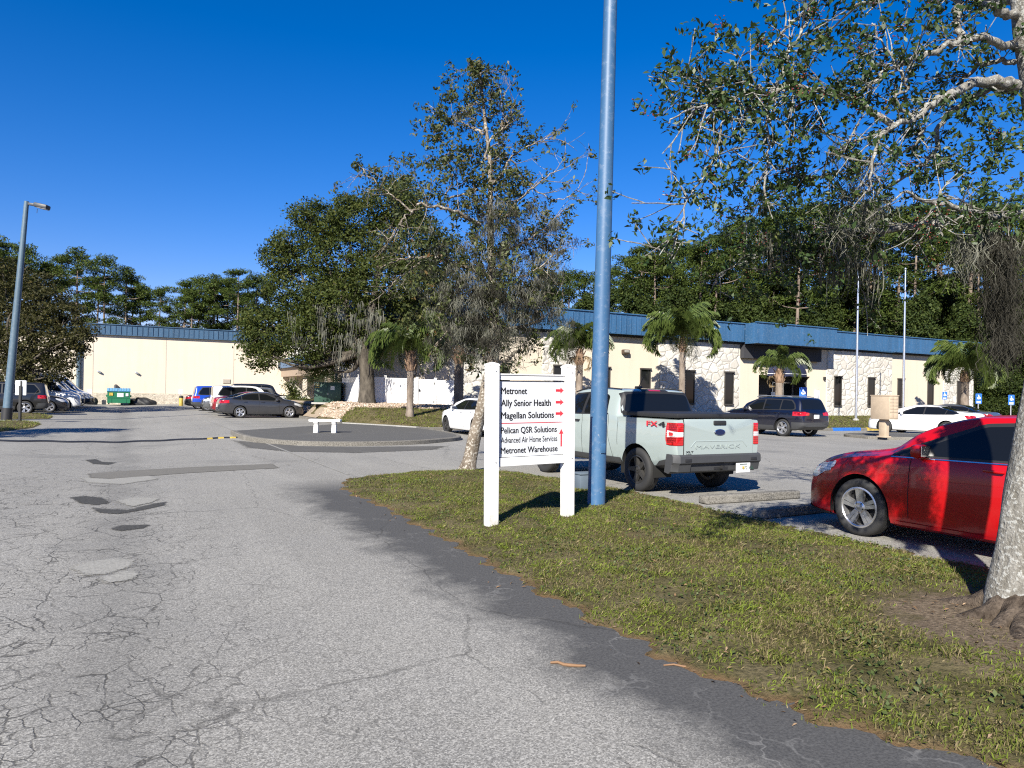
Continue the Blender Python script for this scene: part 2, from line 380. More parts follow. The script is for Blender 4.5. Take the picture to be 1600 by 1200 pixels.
def mat_grass():
    m, t, b, out = nt('turf_blade'); k = N(t); g = k.n('ShaderNodeNewGeometry'); p = g.outputs['Position']
    q = k.vadd(p, k.noisec(p, 4.0, 3), 0.3)
    n = k.noise(q, 1.7, 5, 0.7); n2 = k.noise(p, 6.5, 3, 0.6)
    f = k.math('ADD', k.math('MULTIPLY', n, 0.85), k.math('MULTIPLY', n2, 0.35))
    f = k.math('ADD', f, k.math('MULTIPLY', k.math('SUBTRACT', g.outputs['Random Per Island'], 0.5), 0.32))
    c = k.ramp(k.rng(f, 0.27, 0.84), [(0, (0.085, 0.064, 0.036)), (0.22, (0.20, 0.158, 0.085)), (0.38, (0.135, 0.125, 0.042)), (0.54, (0.112, 0.128, 0.026)), (0.76, (0.145, 0.195, 0.025)), (1, (0.22, 0.27, 0.038))])
    c = k.mix(k.rng(g.outputs['Random Per Island'], 0.90, 0.92), c, (0.27, 0.215, 0.115))
    k.l(c, b.inputs['Base Color']); b.inputs['Roughness'].default_value = 0.6; b.inputs['Specular IOR Level'].default_value = 0.15
    tr = k.n('ShaderNodeBsdfTranslucent'); k.l(c, tr.inputs[0]); mx = k.n('ShaderNodeMixShader'); mx.inputs[0].default_value = 0.28
    k.l(b.outputs[0], mx.inputs[1]); k.l(tr.outputs[0], mx.inputs[2]); k.l(mx.outputs[0], out.inputs[0])
    return m
M['grass'] = mat_grass()
M['_unused'] = foliage('grass_blade', [(0, (0.026, 0.030, 0.008)), (0.35, (0.052, 0.072, 0.012)), (0.66, (0.085, 0.115, 0.018)), (0.86, (0.115, 0.105, 0.030)), (1, (0.24, 0.19, 0.09))], 0.25, 0.6, 0.15, (0.075, 0.125, 0.012))
M['litter'] = foliage('leaf_litter', [(0, (0.09, 0.05, 0.025)), (0.6, (0.20, 0.12, 0.06)), (1, (0.36, 0.27, 0.18))], 0.1, 0.8)
M['twig'] = simple('dead_twig', (0.20, 0.115, 0.06), 0.9)

# ------------------------------------------------------------------ object helpers
def link(name, me, mats=None, parent=None, smooth_ang=None):
    o = bpy.data.objects.new(name, me); COL.objects.link(o)
    if mats is not None:
        for m in (mats if isinstance(mats, (list, tuple)) else [mats]): me.materials.append(m)
    if parent is not None: o.parent = parent
    if smooth_ang:
        me.shade_smooth(); me.set_sharp_from_angle(angle=rad(smooth_ang))
    return o

def tag(o, label=None, cat=None, group=None, kind=None):
    if label: o['label'] = label
    if cat: o['category'] = cat
    if group: o['group'] = group
    if kind: o['kind'] = kind
    return o

def thing(name, label, cat, loc=(0, 0, 0), rz=0.0, group=None):
    o = bpy.data.objects.new(name, None); COL.objects.link(o)
    o.location = loc; o.rotation_euler = (0, 0, rz); o.empty_display_size = 0.2
    return tag(o, label, cat, group)

def dup(root, loc, rz=0.0, label=None, scale=None, group=None):
    r = root.copy(); COL.objects.link(r); r.location = loc; r.rotation_euler = (0, 0, rz)
    if scale is not None: r.scale = scale if isinstance(scale, tuple) else (scale,) * 3
    if label: r['label'] = label
    if group: r['group'] = group
    for ch in list(root.children):
        c = ch.copy(); COL.objects.link(c); c.parent = r
        for g in list(ch.children):
            d = g.copy(); COL.objects.link(d); d.parent = c
    return r

class MB:
    def __init__(s): s.v = []; s.f = []; s.m = []
    def add(s, vs, fs, mi=0):
        b = len(s.v); s.v += [tuple(p) for p in vs]
        for f in fs: s.f.append(tuple(b + i for i in f)); s.m.append(mi)
        return s
    def box(s, c, d, mi=0, rz=0.0, ry=0.0, bev=0.0):
        x, y, z = (q / 2 for q in d)
        R = Matrix.Rotation(rz, 3, 'Z') @ Matrix.Rotation(ry, 3, 'Y')
        if bev > 0:
            bm = bmesh.new(); bmesh.ops.create_cube(bm, size=1.0)
            for v in bm.verts: v.co = Vector((v.co.x * d[0], v.co.y * d[1], v.co.z * d[2]))
            bmesh.ops.bevel(bm, geom=bm.edges[:], offset=bev, segments=2, affect='EDGES', profile=0.5)
            bm.verts.index_update()
            vs = [R @ v.co + Vector(c) for v in bm.verts]; fs = [[v.index for v in f.verts] for f in bm.faces]; bm.free()
            return s.add(vs, fs, mi)
        vs = [R @ Vector((a * x, b * y, e * z)) + Vector(c) for a in (-1, 1) for b in (-1, 1) for e in (-1, 1)]
        return s.add(vs, [(0, 1, 3, 2), (4, 6, 7, 5), (0, 4, 5, 1), (2, 3, 7, 6), (0, 2, 6, 4), (1, 5, 7, 3)], mi)
    def tube(s, pts, rs, n=8, mi=0, cap=True):
        pts = [Vector(p) for p in pts]
        if isinstance(rs, (int, float)): rs = [rs] * len(pts)
        vs, fs = [], []; up = None
        for i, p in enumerate(pts):
            t = (pts[min(i + 1, len(pts) - 1)] - pts[max(i - 1, 0)]).normalized()
            if up is None:
                up = Vector((0, 0, 1)) if abs(t.z) < 0.9 else Vector((1, 0, 0))
            a = t.cross(up).normalized(); up = a.cross(t).normalized()
            for k in range(n):
                w = 2 * math.pi * k / n
                vs.append(p + (a * math.cos(w) + up * math.sin(w)) * rs[i])
        for i in range(len(pts) - 1):
            for k in range(n):
                fs.append((i * n + k, i * n + (k + 1) % n, (i + 1) * n + (k + 1) % n, (i + 1) * n + k))
        if cap:
            fs.append(tuple(range(n))[::-1]); fs.append(tuple((len(pts) - 1) * n + k for k in range(n)))
        return s.add(vs, fs, mi)
    def prism(s, poly, a, b, axis='z', mi=0):
        def P(q, h): return {'z': (q[0], q[1], h), 'y': (q[0], h, q[1]), 'x': (h, q[0], q[1])}[axis]
        n = len(poly); vs = [P(q, a) for q in poly] + [P(q, b) for q in poly]
        fs = [tuple(range(n))[::-1], tuple(range(n, 2 * n))] + [(i, (i + 1) % n, n + (i + 1) % n, n + i) for i in range(n)]
        return s.add(vs, fs, mi)
    def lathe(s, prof, n=24, axis='z', mi=0, c=(0, 0, 0), cap=True):
        vs, fs = [], []
        for r, h in prof:
            for k in range(n):
                w = 2 * math.pi * k / n; a, b = r * math.cos(w), r * math.sin(w)
                q = {'z': (a, b, h), 'y': (a, h, b), 'x': (h, a, b)}[axis]
                vs.append((q[0] + c[0], q[1] + c[1], q[2] + c[2]))
        for i in range(len(prof) - 1):
            for k in range(n):
                fs.append((i * n + k, i * n + (k + 1) % n, (i + 1) * n + (k + 1) % n, (i + 1) * n + k))
        if cap: fs.append(tuple(range(n))); fs.append(tuple((len(prof) - 1) * n + k for k in range(n)))
        return s.add(vs, fs, mi)
    def mesh(s, name):
        me = bpy.data.meshes.new(name); me.from_pydata(s.v, [], s.f); me.polygons.foreach_set('material_index', s.m)
        bm = bmesh.new(); bm.from_mesh(me); bmesh.ops.recalc_face_normals(bm, faces=bm.faces); bm.to_mesh(me); bm.free()
        me.update(); return me
    def build(s, name, mats, parent=None, ang=30):
        return link(name, s.mesh(name), mats, parent, ang)

def np_mesh(name, V, F, attrs=None):
    """V (n,3), F (m,k) all the same k"""
    V = np.ascontiguousarray(V, np.float32); F = np.ascontiguousarray(F, np.int32); k = F.shape[1]
    me = bpy.data.meshes.new(name)
    me.vertices.add(len(V)); me.vertices.foreach_set('co', V.ravel())
    me.loops.add(F.size); me.loops.foreach_set('vertex_index', F.ravel())
    me.polygons.add(len(F)); me.polygons.foreach_set('loop_start', np.arange(0, F.size, k, dtype=np.int32))
    me.polygons.foreach_set('loop_total', np.full(len(F), k, np.int32))
    if attrs:
        for n, a in attrs.items():
            at = me.attributes.new(n, 'FLOAT', 'POINT'); at.data.foreach_set('value', np.ascontiguousarray(a, np.float32))
    me.update(calc_edges=True); me.validate()
    return me

def unit(v): return v / (np.linalg.norm(v, axis=-1, keepdims=True) + 1e-9)

def leaves(P, size, aspect=0.45, out=None, up=0.25, jit=0.35, rng=RNG, fold=0.12):
    """diamond leaves at P (n,3); returns V,F"""
    n = len(P)
    nrm = unit(rng.normal(size=(n, 3)) + (0 if out is None else out * 0.9) + np.array([0, 0, up]))
    d = unit(np.cross(nrm, rng.normal(size=(n, 3)))); s = np.cross(nrm, d)
    L = size * (1 + jit * rng.uniform(-1, 1, (n, 1))); Wd = L * aspect
    V = np.stack([P - d * L / 2, P + s * Wd / 2 + nrm * L * fold - d * L * 0.08, P + d * L / 2, P - s * Wd / 2 + nrm * L * fold - d * L * 0.08], 1)
    return V.reshape(-1, 3), np.arange(n * 4).reshape(n, 4)

def strands(P, length, width, rng=RNG, seg=4, wig=0.10):
    """hanging ribbons from P (n,3)"""
    n = len(P); L = length if np.ndim(length) else np.full(n, length)
    a = rng.uniform(0, 2 * np.pi, n); sx = np.stack([np.cos(a), np.sin(a), np.zeros(n)], 1)
    rows = []; off = np.zeros((n, 3))
    for k in range(seg + 1):
        f = k / seg
        w = width * (0.6 + 0.7 * np.sin(np.pi * min(1, f + 0.15))) * (1 - 0.75 * f ** 2)
        c = P + off + np.array([0, 0, -1.0]) * (L * f)[:, None]
        rows.append(np.stack([c - sx * w / 2, c + sx * w / 2], 1))
        off = off + rng.normal(size=(n, 3)) * np.array([wig, wig, 0.02]) * (L / seg)[:, None] * 1.4
    V = np.stack(rows, 1).reshape(n, -1, 3)
    F = []
    for k in range(seg): F.append(np.array([2 * k, 2 * k + 1, 2 * k + 3, 2 * k + 2]))
    F = np.array(F)[None] + (np.arange(n) * 2 * (seg + 1))[:, None, None]
    return V.reshape(-1, 3), F.reshape(-1, 4)

def join(parts):
    Vs, Fs, b = [], [], 0
    for V, F in parts:
        Vs.append(V); Fs.append(F + b); b += len(V)
    return np.concatenate(Vs), np.concatenate(Fs)

def spline(pts, n):
    """Catmull-Rom through pts, n samples"""
    p = np.array(pts, float); p = np.vstack([2 * p[0] - p[1], p, 2 * p[-1] - p[-2]])
    m = len(p) - 3; t = np.linspace(0, m - 1e-6, n); i = t.astype(int); f = (t - i)[:, None]
    a, b, c, d = p[i], p[i + 1], p[i + 2], p[i + 3]
    return 0.5 * (2 * b + (c - a) * f + (2 * a - 5 * b + 4 * c - d) * f ** 2 + (3 * b - a - 3 * c + d) * f ** 3)

def text_mesh(txt, w=None, h=None, bold=0.0, extrude=0.0, condensed=None):
    """flat lettering in the x-z plane, lower left at origin, fitted to width w and cap height h"""
    cu = bpy.data.curves.new('lettering', 'FONT'); cu.body = txt; cu.size = 1.0; cu.extrude = extrude; cu.resolution_u = 3
    ob = bpy.data.objects.new('lettering', cu); COL.objects.link(ob)
    dg = bpy.context.evaluated_depsgraph_get(); dg.update()
    me = bpy.data.meshes.new_from_object(ob.evaluated_get(dg)); bpy.data.objects.remove(ob); bpy.data.curves.remove(cu)
    n = len(me.vertices); v = np.empty(n * 3, np.float32); me.vertices.foreach_get('co', v); v = v.reshape(-1, 3)
    x0, x1 = v[:, 0].min(), v[:, 0].max()
    sy = h / 0.73 if h else 1.0
    sx = w / (x1 - x0) if w else sy
    o = np.stack([(v[:, 0] - x0) * sx, -v[:, 2] if extrude else np.zeros(n), v[:, 1] * sy], 1).astype(np.float32)
    me.vertices.foreach_set('co', o.ravel()); me.update()
    if bold:                       # heavier strokes: the outline laid down again a hair to each side
        bm = bmesh.new(); bm.from_mesh(me); base = bm.faces[:]
        for i, (dx, dz) in enumerate(((-1, 0), (1, 0), (0, .6), (0, -.6))):
            r = bmesh.ops.duplicate(bm, geom=base)
            vs = [g for g in r['geom'] if isinstance(g, bmesh.types.BMVert)]
            bmesh.ops.translate(bm, verts=vs, vec=(dx * bold * sx, -.00015 * (i + 1), dz * bold * sy))
        bm.to_mesh(me); bm.free()
    return me
# ------------------------------------------------------------------ vehicles
def pchip(kx, ky):
    kx = np.array(kx, float); ky = np.array(ky, float)
    h = np.diff(kx); d = np.diff(ky) / h; m = np.zeros(len(kx))
    m[0], m[-1] = d[0], d[-1]
    for i in range(1, len(kx) - 1):
        if d[i - 1] * d[i] > 0:
            w1, w2 = 2 * h[i] + h[i - 1], h[i] + 2 * h[i - 1]
            m[i] = (w1 + w2) / (w1 / d[i - 1] + w2 / d[i])
    def f(x):
        x = np.clip(np.asarray(x, float), kx[0], kx[-1]); i = np.clip(np.searchsorted(kx, x) - 1, 0, len(h) - 1)
        t = (x - kx[i]) / h[i]
        return ((1 + 2 * t) * (1 - t) ** 2 * ky[i] + t * (1 - t) ** 2 * h[i] * m[i] + t * t * (3 - 2 * t) * ky[i + 1] + t * t * (t - 1) * h[i] * m[i + 1])
    return f

def shell(sp):
    """closed body surface as (V,F); x forward, y left, z up"""
    f = {k: pchip(*zip(*sp[k])) for k in ('top', 'belt', 'bot', 'wid', 'rail')}
    x0, x1 = sp['top'][0][0], sp['top'][-1][0]
    xs = set(np.linspace(x0, x1, sp.get('n', 84)).tolist())
    for e, s in ((x0, 1), (x1, -1)):
        for d in (0.012, 0.03, 0.06, 0.1): xs.add(e + s * d)
    for k in sp['top']: xs.add(k[0])
    xs = sorted(xs); xs = [x for i, x in enumerate(xs) if i == 0 or x - xs[i - 1] > 0.006]
    rings = []
    for x in xs:
        w, zb, zs, zt, wr = (float(f[k](x)) for k in ('wid', 'bot', 'belt', 'top', 'rail'))
        zt = max(zt, zb + 0.12); zs = min(zs, zt - 0.015)
        H = zs - zb; h = zt - zs
        g = float(smooth((h - 0.10) / 0.22))
        P = [(0, zb), (0.5 * w, zb), (0.80 * w, zb), (0.93 * w, zb + 0.04 * H + 0.01), (0.968 * w, zb + 0.14 * H), (0.985 * w, zb + 0.3 * H),
             (1.0 * w, zb + 0.5 * H), (1.0 * w, zb + 0.64 * H), (0.994 * w, zb + 0.78 * H), (0.982 * w, zb + 0.9 * H)]
        ys = sp.get('shoulder', 0.955) * w
        P.append((ys, zs))
        yr = (1 - g) * 0.80 * ys + g * wr; zr = zs + h * ((1 - g) * 0.55 + g * sp.get('railh', 0.88))
        bow = 0.018 * g
        for t in (0.08, 0.3, 0.55, 0.8, 1.0):
            P.append((ys + (yr - ys) * t + bow * math.sin(math.pi * t), zs + (zr - zs) * t))
        for t in (0.25, 0.5, 0.75, 1.0, 1.3, 1.6, 2.0):
            a = t * math.pi / 4
            P.append((yr * math.cos(a) ** 0.8 if t < 2 else 0.0, zr + (zt - zr) * math.sin(a) ** (0.9)))
        rings.append([(x, y, z) for y, z in P] + [(x, -y, z) for y, z in P[-2:0:-1]])
    K = len(rings[0]); V = [p for r in rings for p in r]; F = []
    for i in range(len(rings) - 1):
        for k in range(K):
            F.append((i * K + k, i * K + (k + 1) % K, (i + 1) * K + (k + 1) % K, (i + 1) * K + k))
    for i, rev in ((0, False), (len(rings) - 1, True)):
        c = len(V); z = sum(p[2] for p in rings[i]) / K; V.append((rings[i][0][0], 0, z))
        for k in range(K):
            t = (i * K + k, i * K + (k + 1) % K, c); F.append(t[::-1] if rev else t)
    return V, F

def shell_bm(sp, off=0.0):
    V, F = sp['_s'] if '_s' in sp else sp.setdefault('_s', shell(sp))
    bm = bmesh.new(); vs = [bm.verts.new(v) for v in V]
    for f in F: bm.faces.new([vs[i] for i in f])
    bmesh.ops.recalc_face_normals(bm, faces=bm.faces); bm.normal_update()
    if off:
        ns = [v.normal.copy() for v in bm.verts]
        for v, n in zip(bm.verts, ns): v.co += n * off
        bm.normal_update()
    return bm

def rnd(poly, r=0.04, n=4):
    """round the corners of a convex polygon"""
    out = []; m = len(poly)
    for i in range(m):
        p = Vector(poly[i]); a = Vector(poly[i - 1]) - p; b = Vector(poly[(i + 1) % m]) - p
        d = min(r, a.length * 0.45, b.length * 0.45); pa, pb = p + a.normalized() * d, p + b.normalized() * d
        for k in range(n + 1):
            t = k / n; out.append(tuple((1 - t) ** 2 * pa + 2 * t * (1 - t) * p + t * t * pb))
    return out

AX = {'y': (0, 2, 1), 'x': (1, 2, 0), 'z': (0, 1, 2)}
def patch(sp, axis, side, poly, off, rng=None, nmin=0.12):
    """the piece of the (inflated) body surface seen inside a convex outline along an axis"""
    a, b, c = AX[axis]; bm = shell_bm(sp, off)
    lo = [min(p[i] for p in poly) for i in (0, 1)]; hi = [max(p[i] for p in poly) for i in (0, 1)]
    kill = []
    for f in bm.faces:
        n = f.normal[c] * side; co = f.calc_center_median()
        vs = [v.co for v in f.verts]
        bad = n < nmin or max(v[a] for v in vs) < lo[0] or min(v[a] for v in vs) > hi[0] or max(v[b] for v in vs) < lo[1] or min(v[b] for v in vs) > hi[1]
        if axis == 'y' and co.y * side <= 0: bad = True
        if rng and not (rng[0] <= co[c] <= rng[1]): bad = True
        if bad: kill.append(f)
    bmesh.ops.delete(bm, geom=kill, context='FACES')
    cen = Vector((sum(p[0] for p in poly) / len(poly), sum(p[1] for p in poly) / len(poly)))
    for i in range(len(poly)):
        p, q = Vector(poly[i]), Vector(poly[(i + 1) % len(poly)])
        if (q - p).length < 1e-5: continue
        n2 = Vector((q.y - p.y, p.x - q.x))
        if n2.dot(cen - p) > 0: n2 = -n2
        co = [0, 0, 0]; no = [0, 0, 0]; co[a], co[b] = p; no[a], no[b] = n2
        bmesh.ops.bisect_plane(bm, geom=bm.verts[:] + bm.edges[:] + bm.faces[:], plane_co=co, plane_no=Vector(no).normalized(), clear_outer=True)
    return bm

def bm_obj(bm, name, mats, parent=None, ang=40):
    me = bpy.data.meshes.new(name); bm.to_mesh(me); bm.free()
    return link(name, me, mats, parent, ang)

def skin(sp, name, mat, parent, axis, side, poly, off=0.004, rng=None, r=0.03, nmin=0.12, thick=0.0):
    bm = patch(sp, axis, side, rnd(poly, r) if r else poly, off, rng, nmin)
    if thick:
        bmesh.ops.solidify(bm, geom=bm.faces[:], thickness=thick)
    return bm_obj(bm, name, mat, parent)

def arch_cut(bm, cx, cz, r, side):
    poly = [(cx + r * math.cos(t), cz + r * math.sin(t)) for t in np.linspace(0, math.pi, 17)]
    poly += [(cx - r, -0.5), (cx + r, -0.5)]
    g = [f for f in bm.faces if f.calc_center_median().y * side > 0.25 and abs(f.calc_center_median().x - cx) < r + 0.3 and f.calc_center_median().z < cz + r + 0.3]
    cen = Vector((cx, cz))
    for i in range(len(poly)):
        p, q = Vector(poly[i]), Vector(poly[(i + 1) % len(poly)])
        n2 = Vector((q.y - p.y, p.x - q.x))
        if n2.dot(cen - p) > 0: n2 = -n2
        if n2.length < 1e-6: continue
        g = [f for f in bm.faces if f.calc_center_median().y * side > 0.25 and abs(f.calc_center_median().x - cx) < r + 0.3 and f.calc_center_median().z < cz + r + 0.3]
        ge = list({e for f in g for e in f.edges}); gv = list({v for f in g for v in f.verts})
        bmesh.ops.bisect_plane(bm, geom=gv + ge + g, plane_co=(p.x, 0, p.y), plane_no=(n2.x, 0, n2.y))
    kill = []
    for f in bm.faces:
        c = f.calc_center_median()
        if c.y * side > 0.25 and abs(c.x - cx) < r and (c.z < cz or (c.x - cx) ** 2 + (c.z - cz) ** 2 < (r * 0.998) ** 2): kill.append(f)
    bmesh.ops.delete(bm, geom=kill, context='FACES')

def tyre_mesh(R, w, rr):
    p = [(rr, -w * .40), (rr + .015, -w * .46), ((R + rr) / 2, -w * .50), (R - .03, -w * .475), (R - .008, -w * .40), (R, -w * .30),
         (R, -w * .11), (R - .008, -w * .10), (R - .008, -w * .07), (R, -w * .06), (R, w * .06), (R - .008, w * .07), (R - .008, w * .10), (R, w * .11),
         (R, w * .30), (R - .008, w * .40), (R - .03, w * .475), ((R + rr) / 2, w * .50), (rr + .015, w * .46), (rr, w * .40)]
    mb = MB(); n = 40; vs, fs = [], []
    for r, h in p:
        for k in range(n):
            a = 2 * math.pi * k / n; vs.append((r * math.cos(a), h, r * math.sin(a)))
    for i in range(len(p) - 1):
        for k in range(n): fs.append((i * n + k, i * n + (k + 1) % n, (i + 1) * n + (k + 1) % n, (i + 1) * n + k))
    mb.add(vs, fs); return mb.mesh('tyre')

def rim_mesh(rr, w, spokes, double, dark):
    """rim with its face on +y; material 0 = rim metal, 1 = dark behind"""
    mb = MB(); y = w * .42
    mb.lathe([(rr + .004, y - .012), (rr + .004, y), (rr - .012, y + .004), (rr - .024, y - .006), (rr - .03, y - .06), (rr - .05, -y), (rr, -y)], 36, 'y', 0, (0, 0, 0), False)
    mb.lathe([(rr - .035, y - .085), (rr - .035, y - .08), (0.02, y - .08), (0.02, y - .085)], 28, 'y', 1)
    mb.lathe([(.075, y - .08), (.07, y - .012), (.05, y - .004), (.045, y - .012), (.028, y - .012), (.026, y - .002), (.005, y)], 20, 'y')
    for k in range(spokes):
        for o in ((-.5, .5) if double else (0,)):
            a = 2 * math.pi * k / spokes; d = rr * 0.17 * o
            ca, sa = math.cos(a), math.sin(a)
            def q(r, t, h): return (r * ca - t * sa, h, r * sa + t * ca)
            wi, wo = (.017, .024) if double else (.045, .03)
            r0, r1 = .045, rr - .018
            vs = [q(r0, d * .8 - wi, y - .016), q(r0, d * .8 + wi, y - .016), q(r1, d * 1.5 + wo, y - .006), q(r1, d * 1.5 - wo, y - .006),
                  q(r0, d * .8 - wi * 1.3, y - .06), q(r0, d * .8 + wi * 1.3, y - .06), q(r1, d * 1.5 + wo * 1.3, y - .05), q(r1, d * 1.5 - wo * 1.3, y - .05)]
            mb.add(vs, [(0, 1, 2, 3), (0, 4, 5, 1), (1, 5, 6, 2), (3, 2, 6, 7), (0, 3, 7, 4)])
    for k in range(5):
        a = 2 * math.pi * (k + .5) / 5
        mb.lathe([(.009, y - .014), (.009, y - .004), (.001, y - .004)], 8, 'y', 1, (.055 * math.cos(a), 0, .055 * math.sin(a)))
    return mb.mesh('rim')

WHEELS = {}
def wheel_kit(R, w, rr, spokes, double, dark):
    k = (R, w, rr, spokes, double, dark)
    if k not in WHEELS:
        t = tyre_mesh(R, w, rr); t.materials.append(M['rubber']); t.shade_smooth(); t.set_sharp_from_angle(angle=rad(35))
        r = rim_mesh(rr, w, spokes, double, dark); r.materials.append(M['darkrim' if dark else 'rim']); r.materials.append(M['well'])
        r.shade_smooth(); r.set_sharp_from_angle(angle=rad(30))
        WHEELS[k] = (t, r)
    return WHEELS[k]

def add_wheel(parent, x, y, R, w, rr, spokes, double, dark, steer=0.0):
    e = bpy.data.objects.new('wheel', None); COL.objects.link(e); e.parent = parent
    e.location = (x, y, R); e.rotation_euler = (0, 0.35 * x, (0 if y > 0 else math.pi) + steer)
    for nm, me in zip(('tyre', 'rim'), wheel_kit(R, w, rr, spokes, double, dark)):
        o = bpy.data.objects.new(nm, me); COL.objects.link(o); o.parent = e

def mirror(parent, x, y, z, s, mat):
    mb = MB(); a = 1 if y > 0 else -1
    mb.box((x, y + a * .11 * s, z + .06 * s), (.13 * s, .22 * s, .15 * s), 0, 0, 0, .045 * s)
    mb.box((x + .02, y + a * .01 * s, z + .005 * s), (.07 * s, .12 * s, .04 * s), 1, 0, 0, .01)
    mb.box((x - .068 * s, y + a * .115 * s, z + .065 * s), (.006, .17 * s, .11 * s), 2)
    mb.build('wing_mirror', [mat, M['black'], M['chrome']], parent)

def handle(parent, x, y, z, mat, L=.2):
    a = 1 if y > 0 else -1
    mb = MB(); mb.box((x, y + a * .028, z), (L, .018, .028), 0, 0, 0, .007)
    mb.box((x - L * .4, y + a * .012, z), (.03, .03, .022)); mb.box((x + L * .4, y + a * .012, z), (.03, .03, .022))
    mb.build('door_handle', mat, parent)

def plate(parent, x, y, z, txt=None, rz=0):
    mb = MB(); mb.box((x, y, z), (.012, .31, .155), 0, rz, 0, .004); o = mb.build('licence_plate', M['vinyl'], parent)
    if txt:
        s = -1
        for t, yo in txt:
            me = text_mesh(t, .105, .062, .01); q = link('plate_number', me, M['green_box'], o)
            q.location = (x - .009, y - yo, z - .03); q.rotation_euler = (0, 0, -math.pi / 2)
        mb = MB(); mb.lathe([(.024, -.002), (.024, 0.002), (.001, .002)], 12, 'x', 0, (x - .008, y, z)); mb.build('plate_emblem', M['yellow'], o)
        mb = MB(); mb.box((x - .008, y, z + .058), (.004, .16, .016)); mb.build('plate_heading', M['green_box'], o)

def make_car(name, label, sp, mat, loc, rz, group=None):
    """sp drives everything; x forward from the rear axle"""
    t = thing(name, label, 'car' if 'cat' not in sp else sp['cat'], loc, rz, group)
    R, wr = sp['R'], sp['R'] + sp.get('gap', .055)
    wb, tr = sp['wb'], sp['track']
    bm = shell_bm(sp)
    for x in (0, wb):
        for s in (1, -1): arch_cut(bm, x, R + .01, wr, s)
    bm_obj(bm, 'body', mat, t, 38)
    # wheel wells: dark half drums behind the openings, and the underfloor
    for x in (0, wb):
        for s in (1, -1):
            mb = MB()
            pts = [(x + wr * 1.01 * math.cos(a), R + .01 + wr * 1.01 * math.sin(a)) for a in np.linspace(-.25, math.pi + .25, 16)]
            ya, yb = s * (sp['wmax'] - .42), s * (sp['wmax'] - .03)
            vs = [(p[0], ya, p[1]) for p in pts] + [(p[0], yb, p[1]) for p in pts]
            n = len(pts); mb.add(vs, [(i, i + 1, n + i + 1, n + i) for i in range(n - 1)] + [tuple(range(n))])
            mb.build('wheel_well', M['well'], t)
    for x, st in ((0, 0), (wb, sp.get('steer', 0))):
        for s in (1, -1): add_wheel(t, x, s * tr, R, *sp['wheel'], steer=st)
    D = sp.get('detail', 1)
    for s in (1, -1):
        if 'dlo' in sp:
            skin(sp, 'window_surround', sp.get('surround', M['black']), t, 'y', s, sp['dlo_out'], .0025, r=.05)
            for w in sp['dlo']: skin(sp, 'side_window', M['glass'], t, 'y', s, w, .005, r=.035)
        for nm, mt, poly, off, r in sp.get('side', ()): skin(sp, nm, M[mt] if isinstance(mt, str) else mt, t, 'y', s, poly, off, r=r)
        for x in sp.get('seams', ()):
            skin(sp, 'door_seam', M['well'], t, 'y', s, [(x[0], x[1]), (x[0] + .009, x[1]), (x[2] + .009, x[3]), (x[2], x[3])], .0015, r=0)
        for x, z in sp.get('handles', ()):
            yy = float(pchip(*zip(*sp['wid']))(x)) * .985
            handle(t, x, s * yy, z, sp.get('handle_mat', mat))
        mx = sp['mirror']; mirror(t, mx[0], s * mx[1], mx[2], mx[3], sp.get('mirror_mat', mat))
    for nm, mt, side, poly, off, rg, r in sp.get('ends', ()):
        skin(sp, nm, M[mt] if isinstance(mt, str) else mt, t, 'x', side, poly, off, rg, r, nmin=.05)
    if 'plate' in sp: plate(t, *sp['plate'])
    return t

def sym(poly): return poly + [(-p[0], p[1]) for p in poly[::-1]]

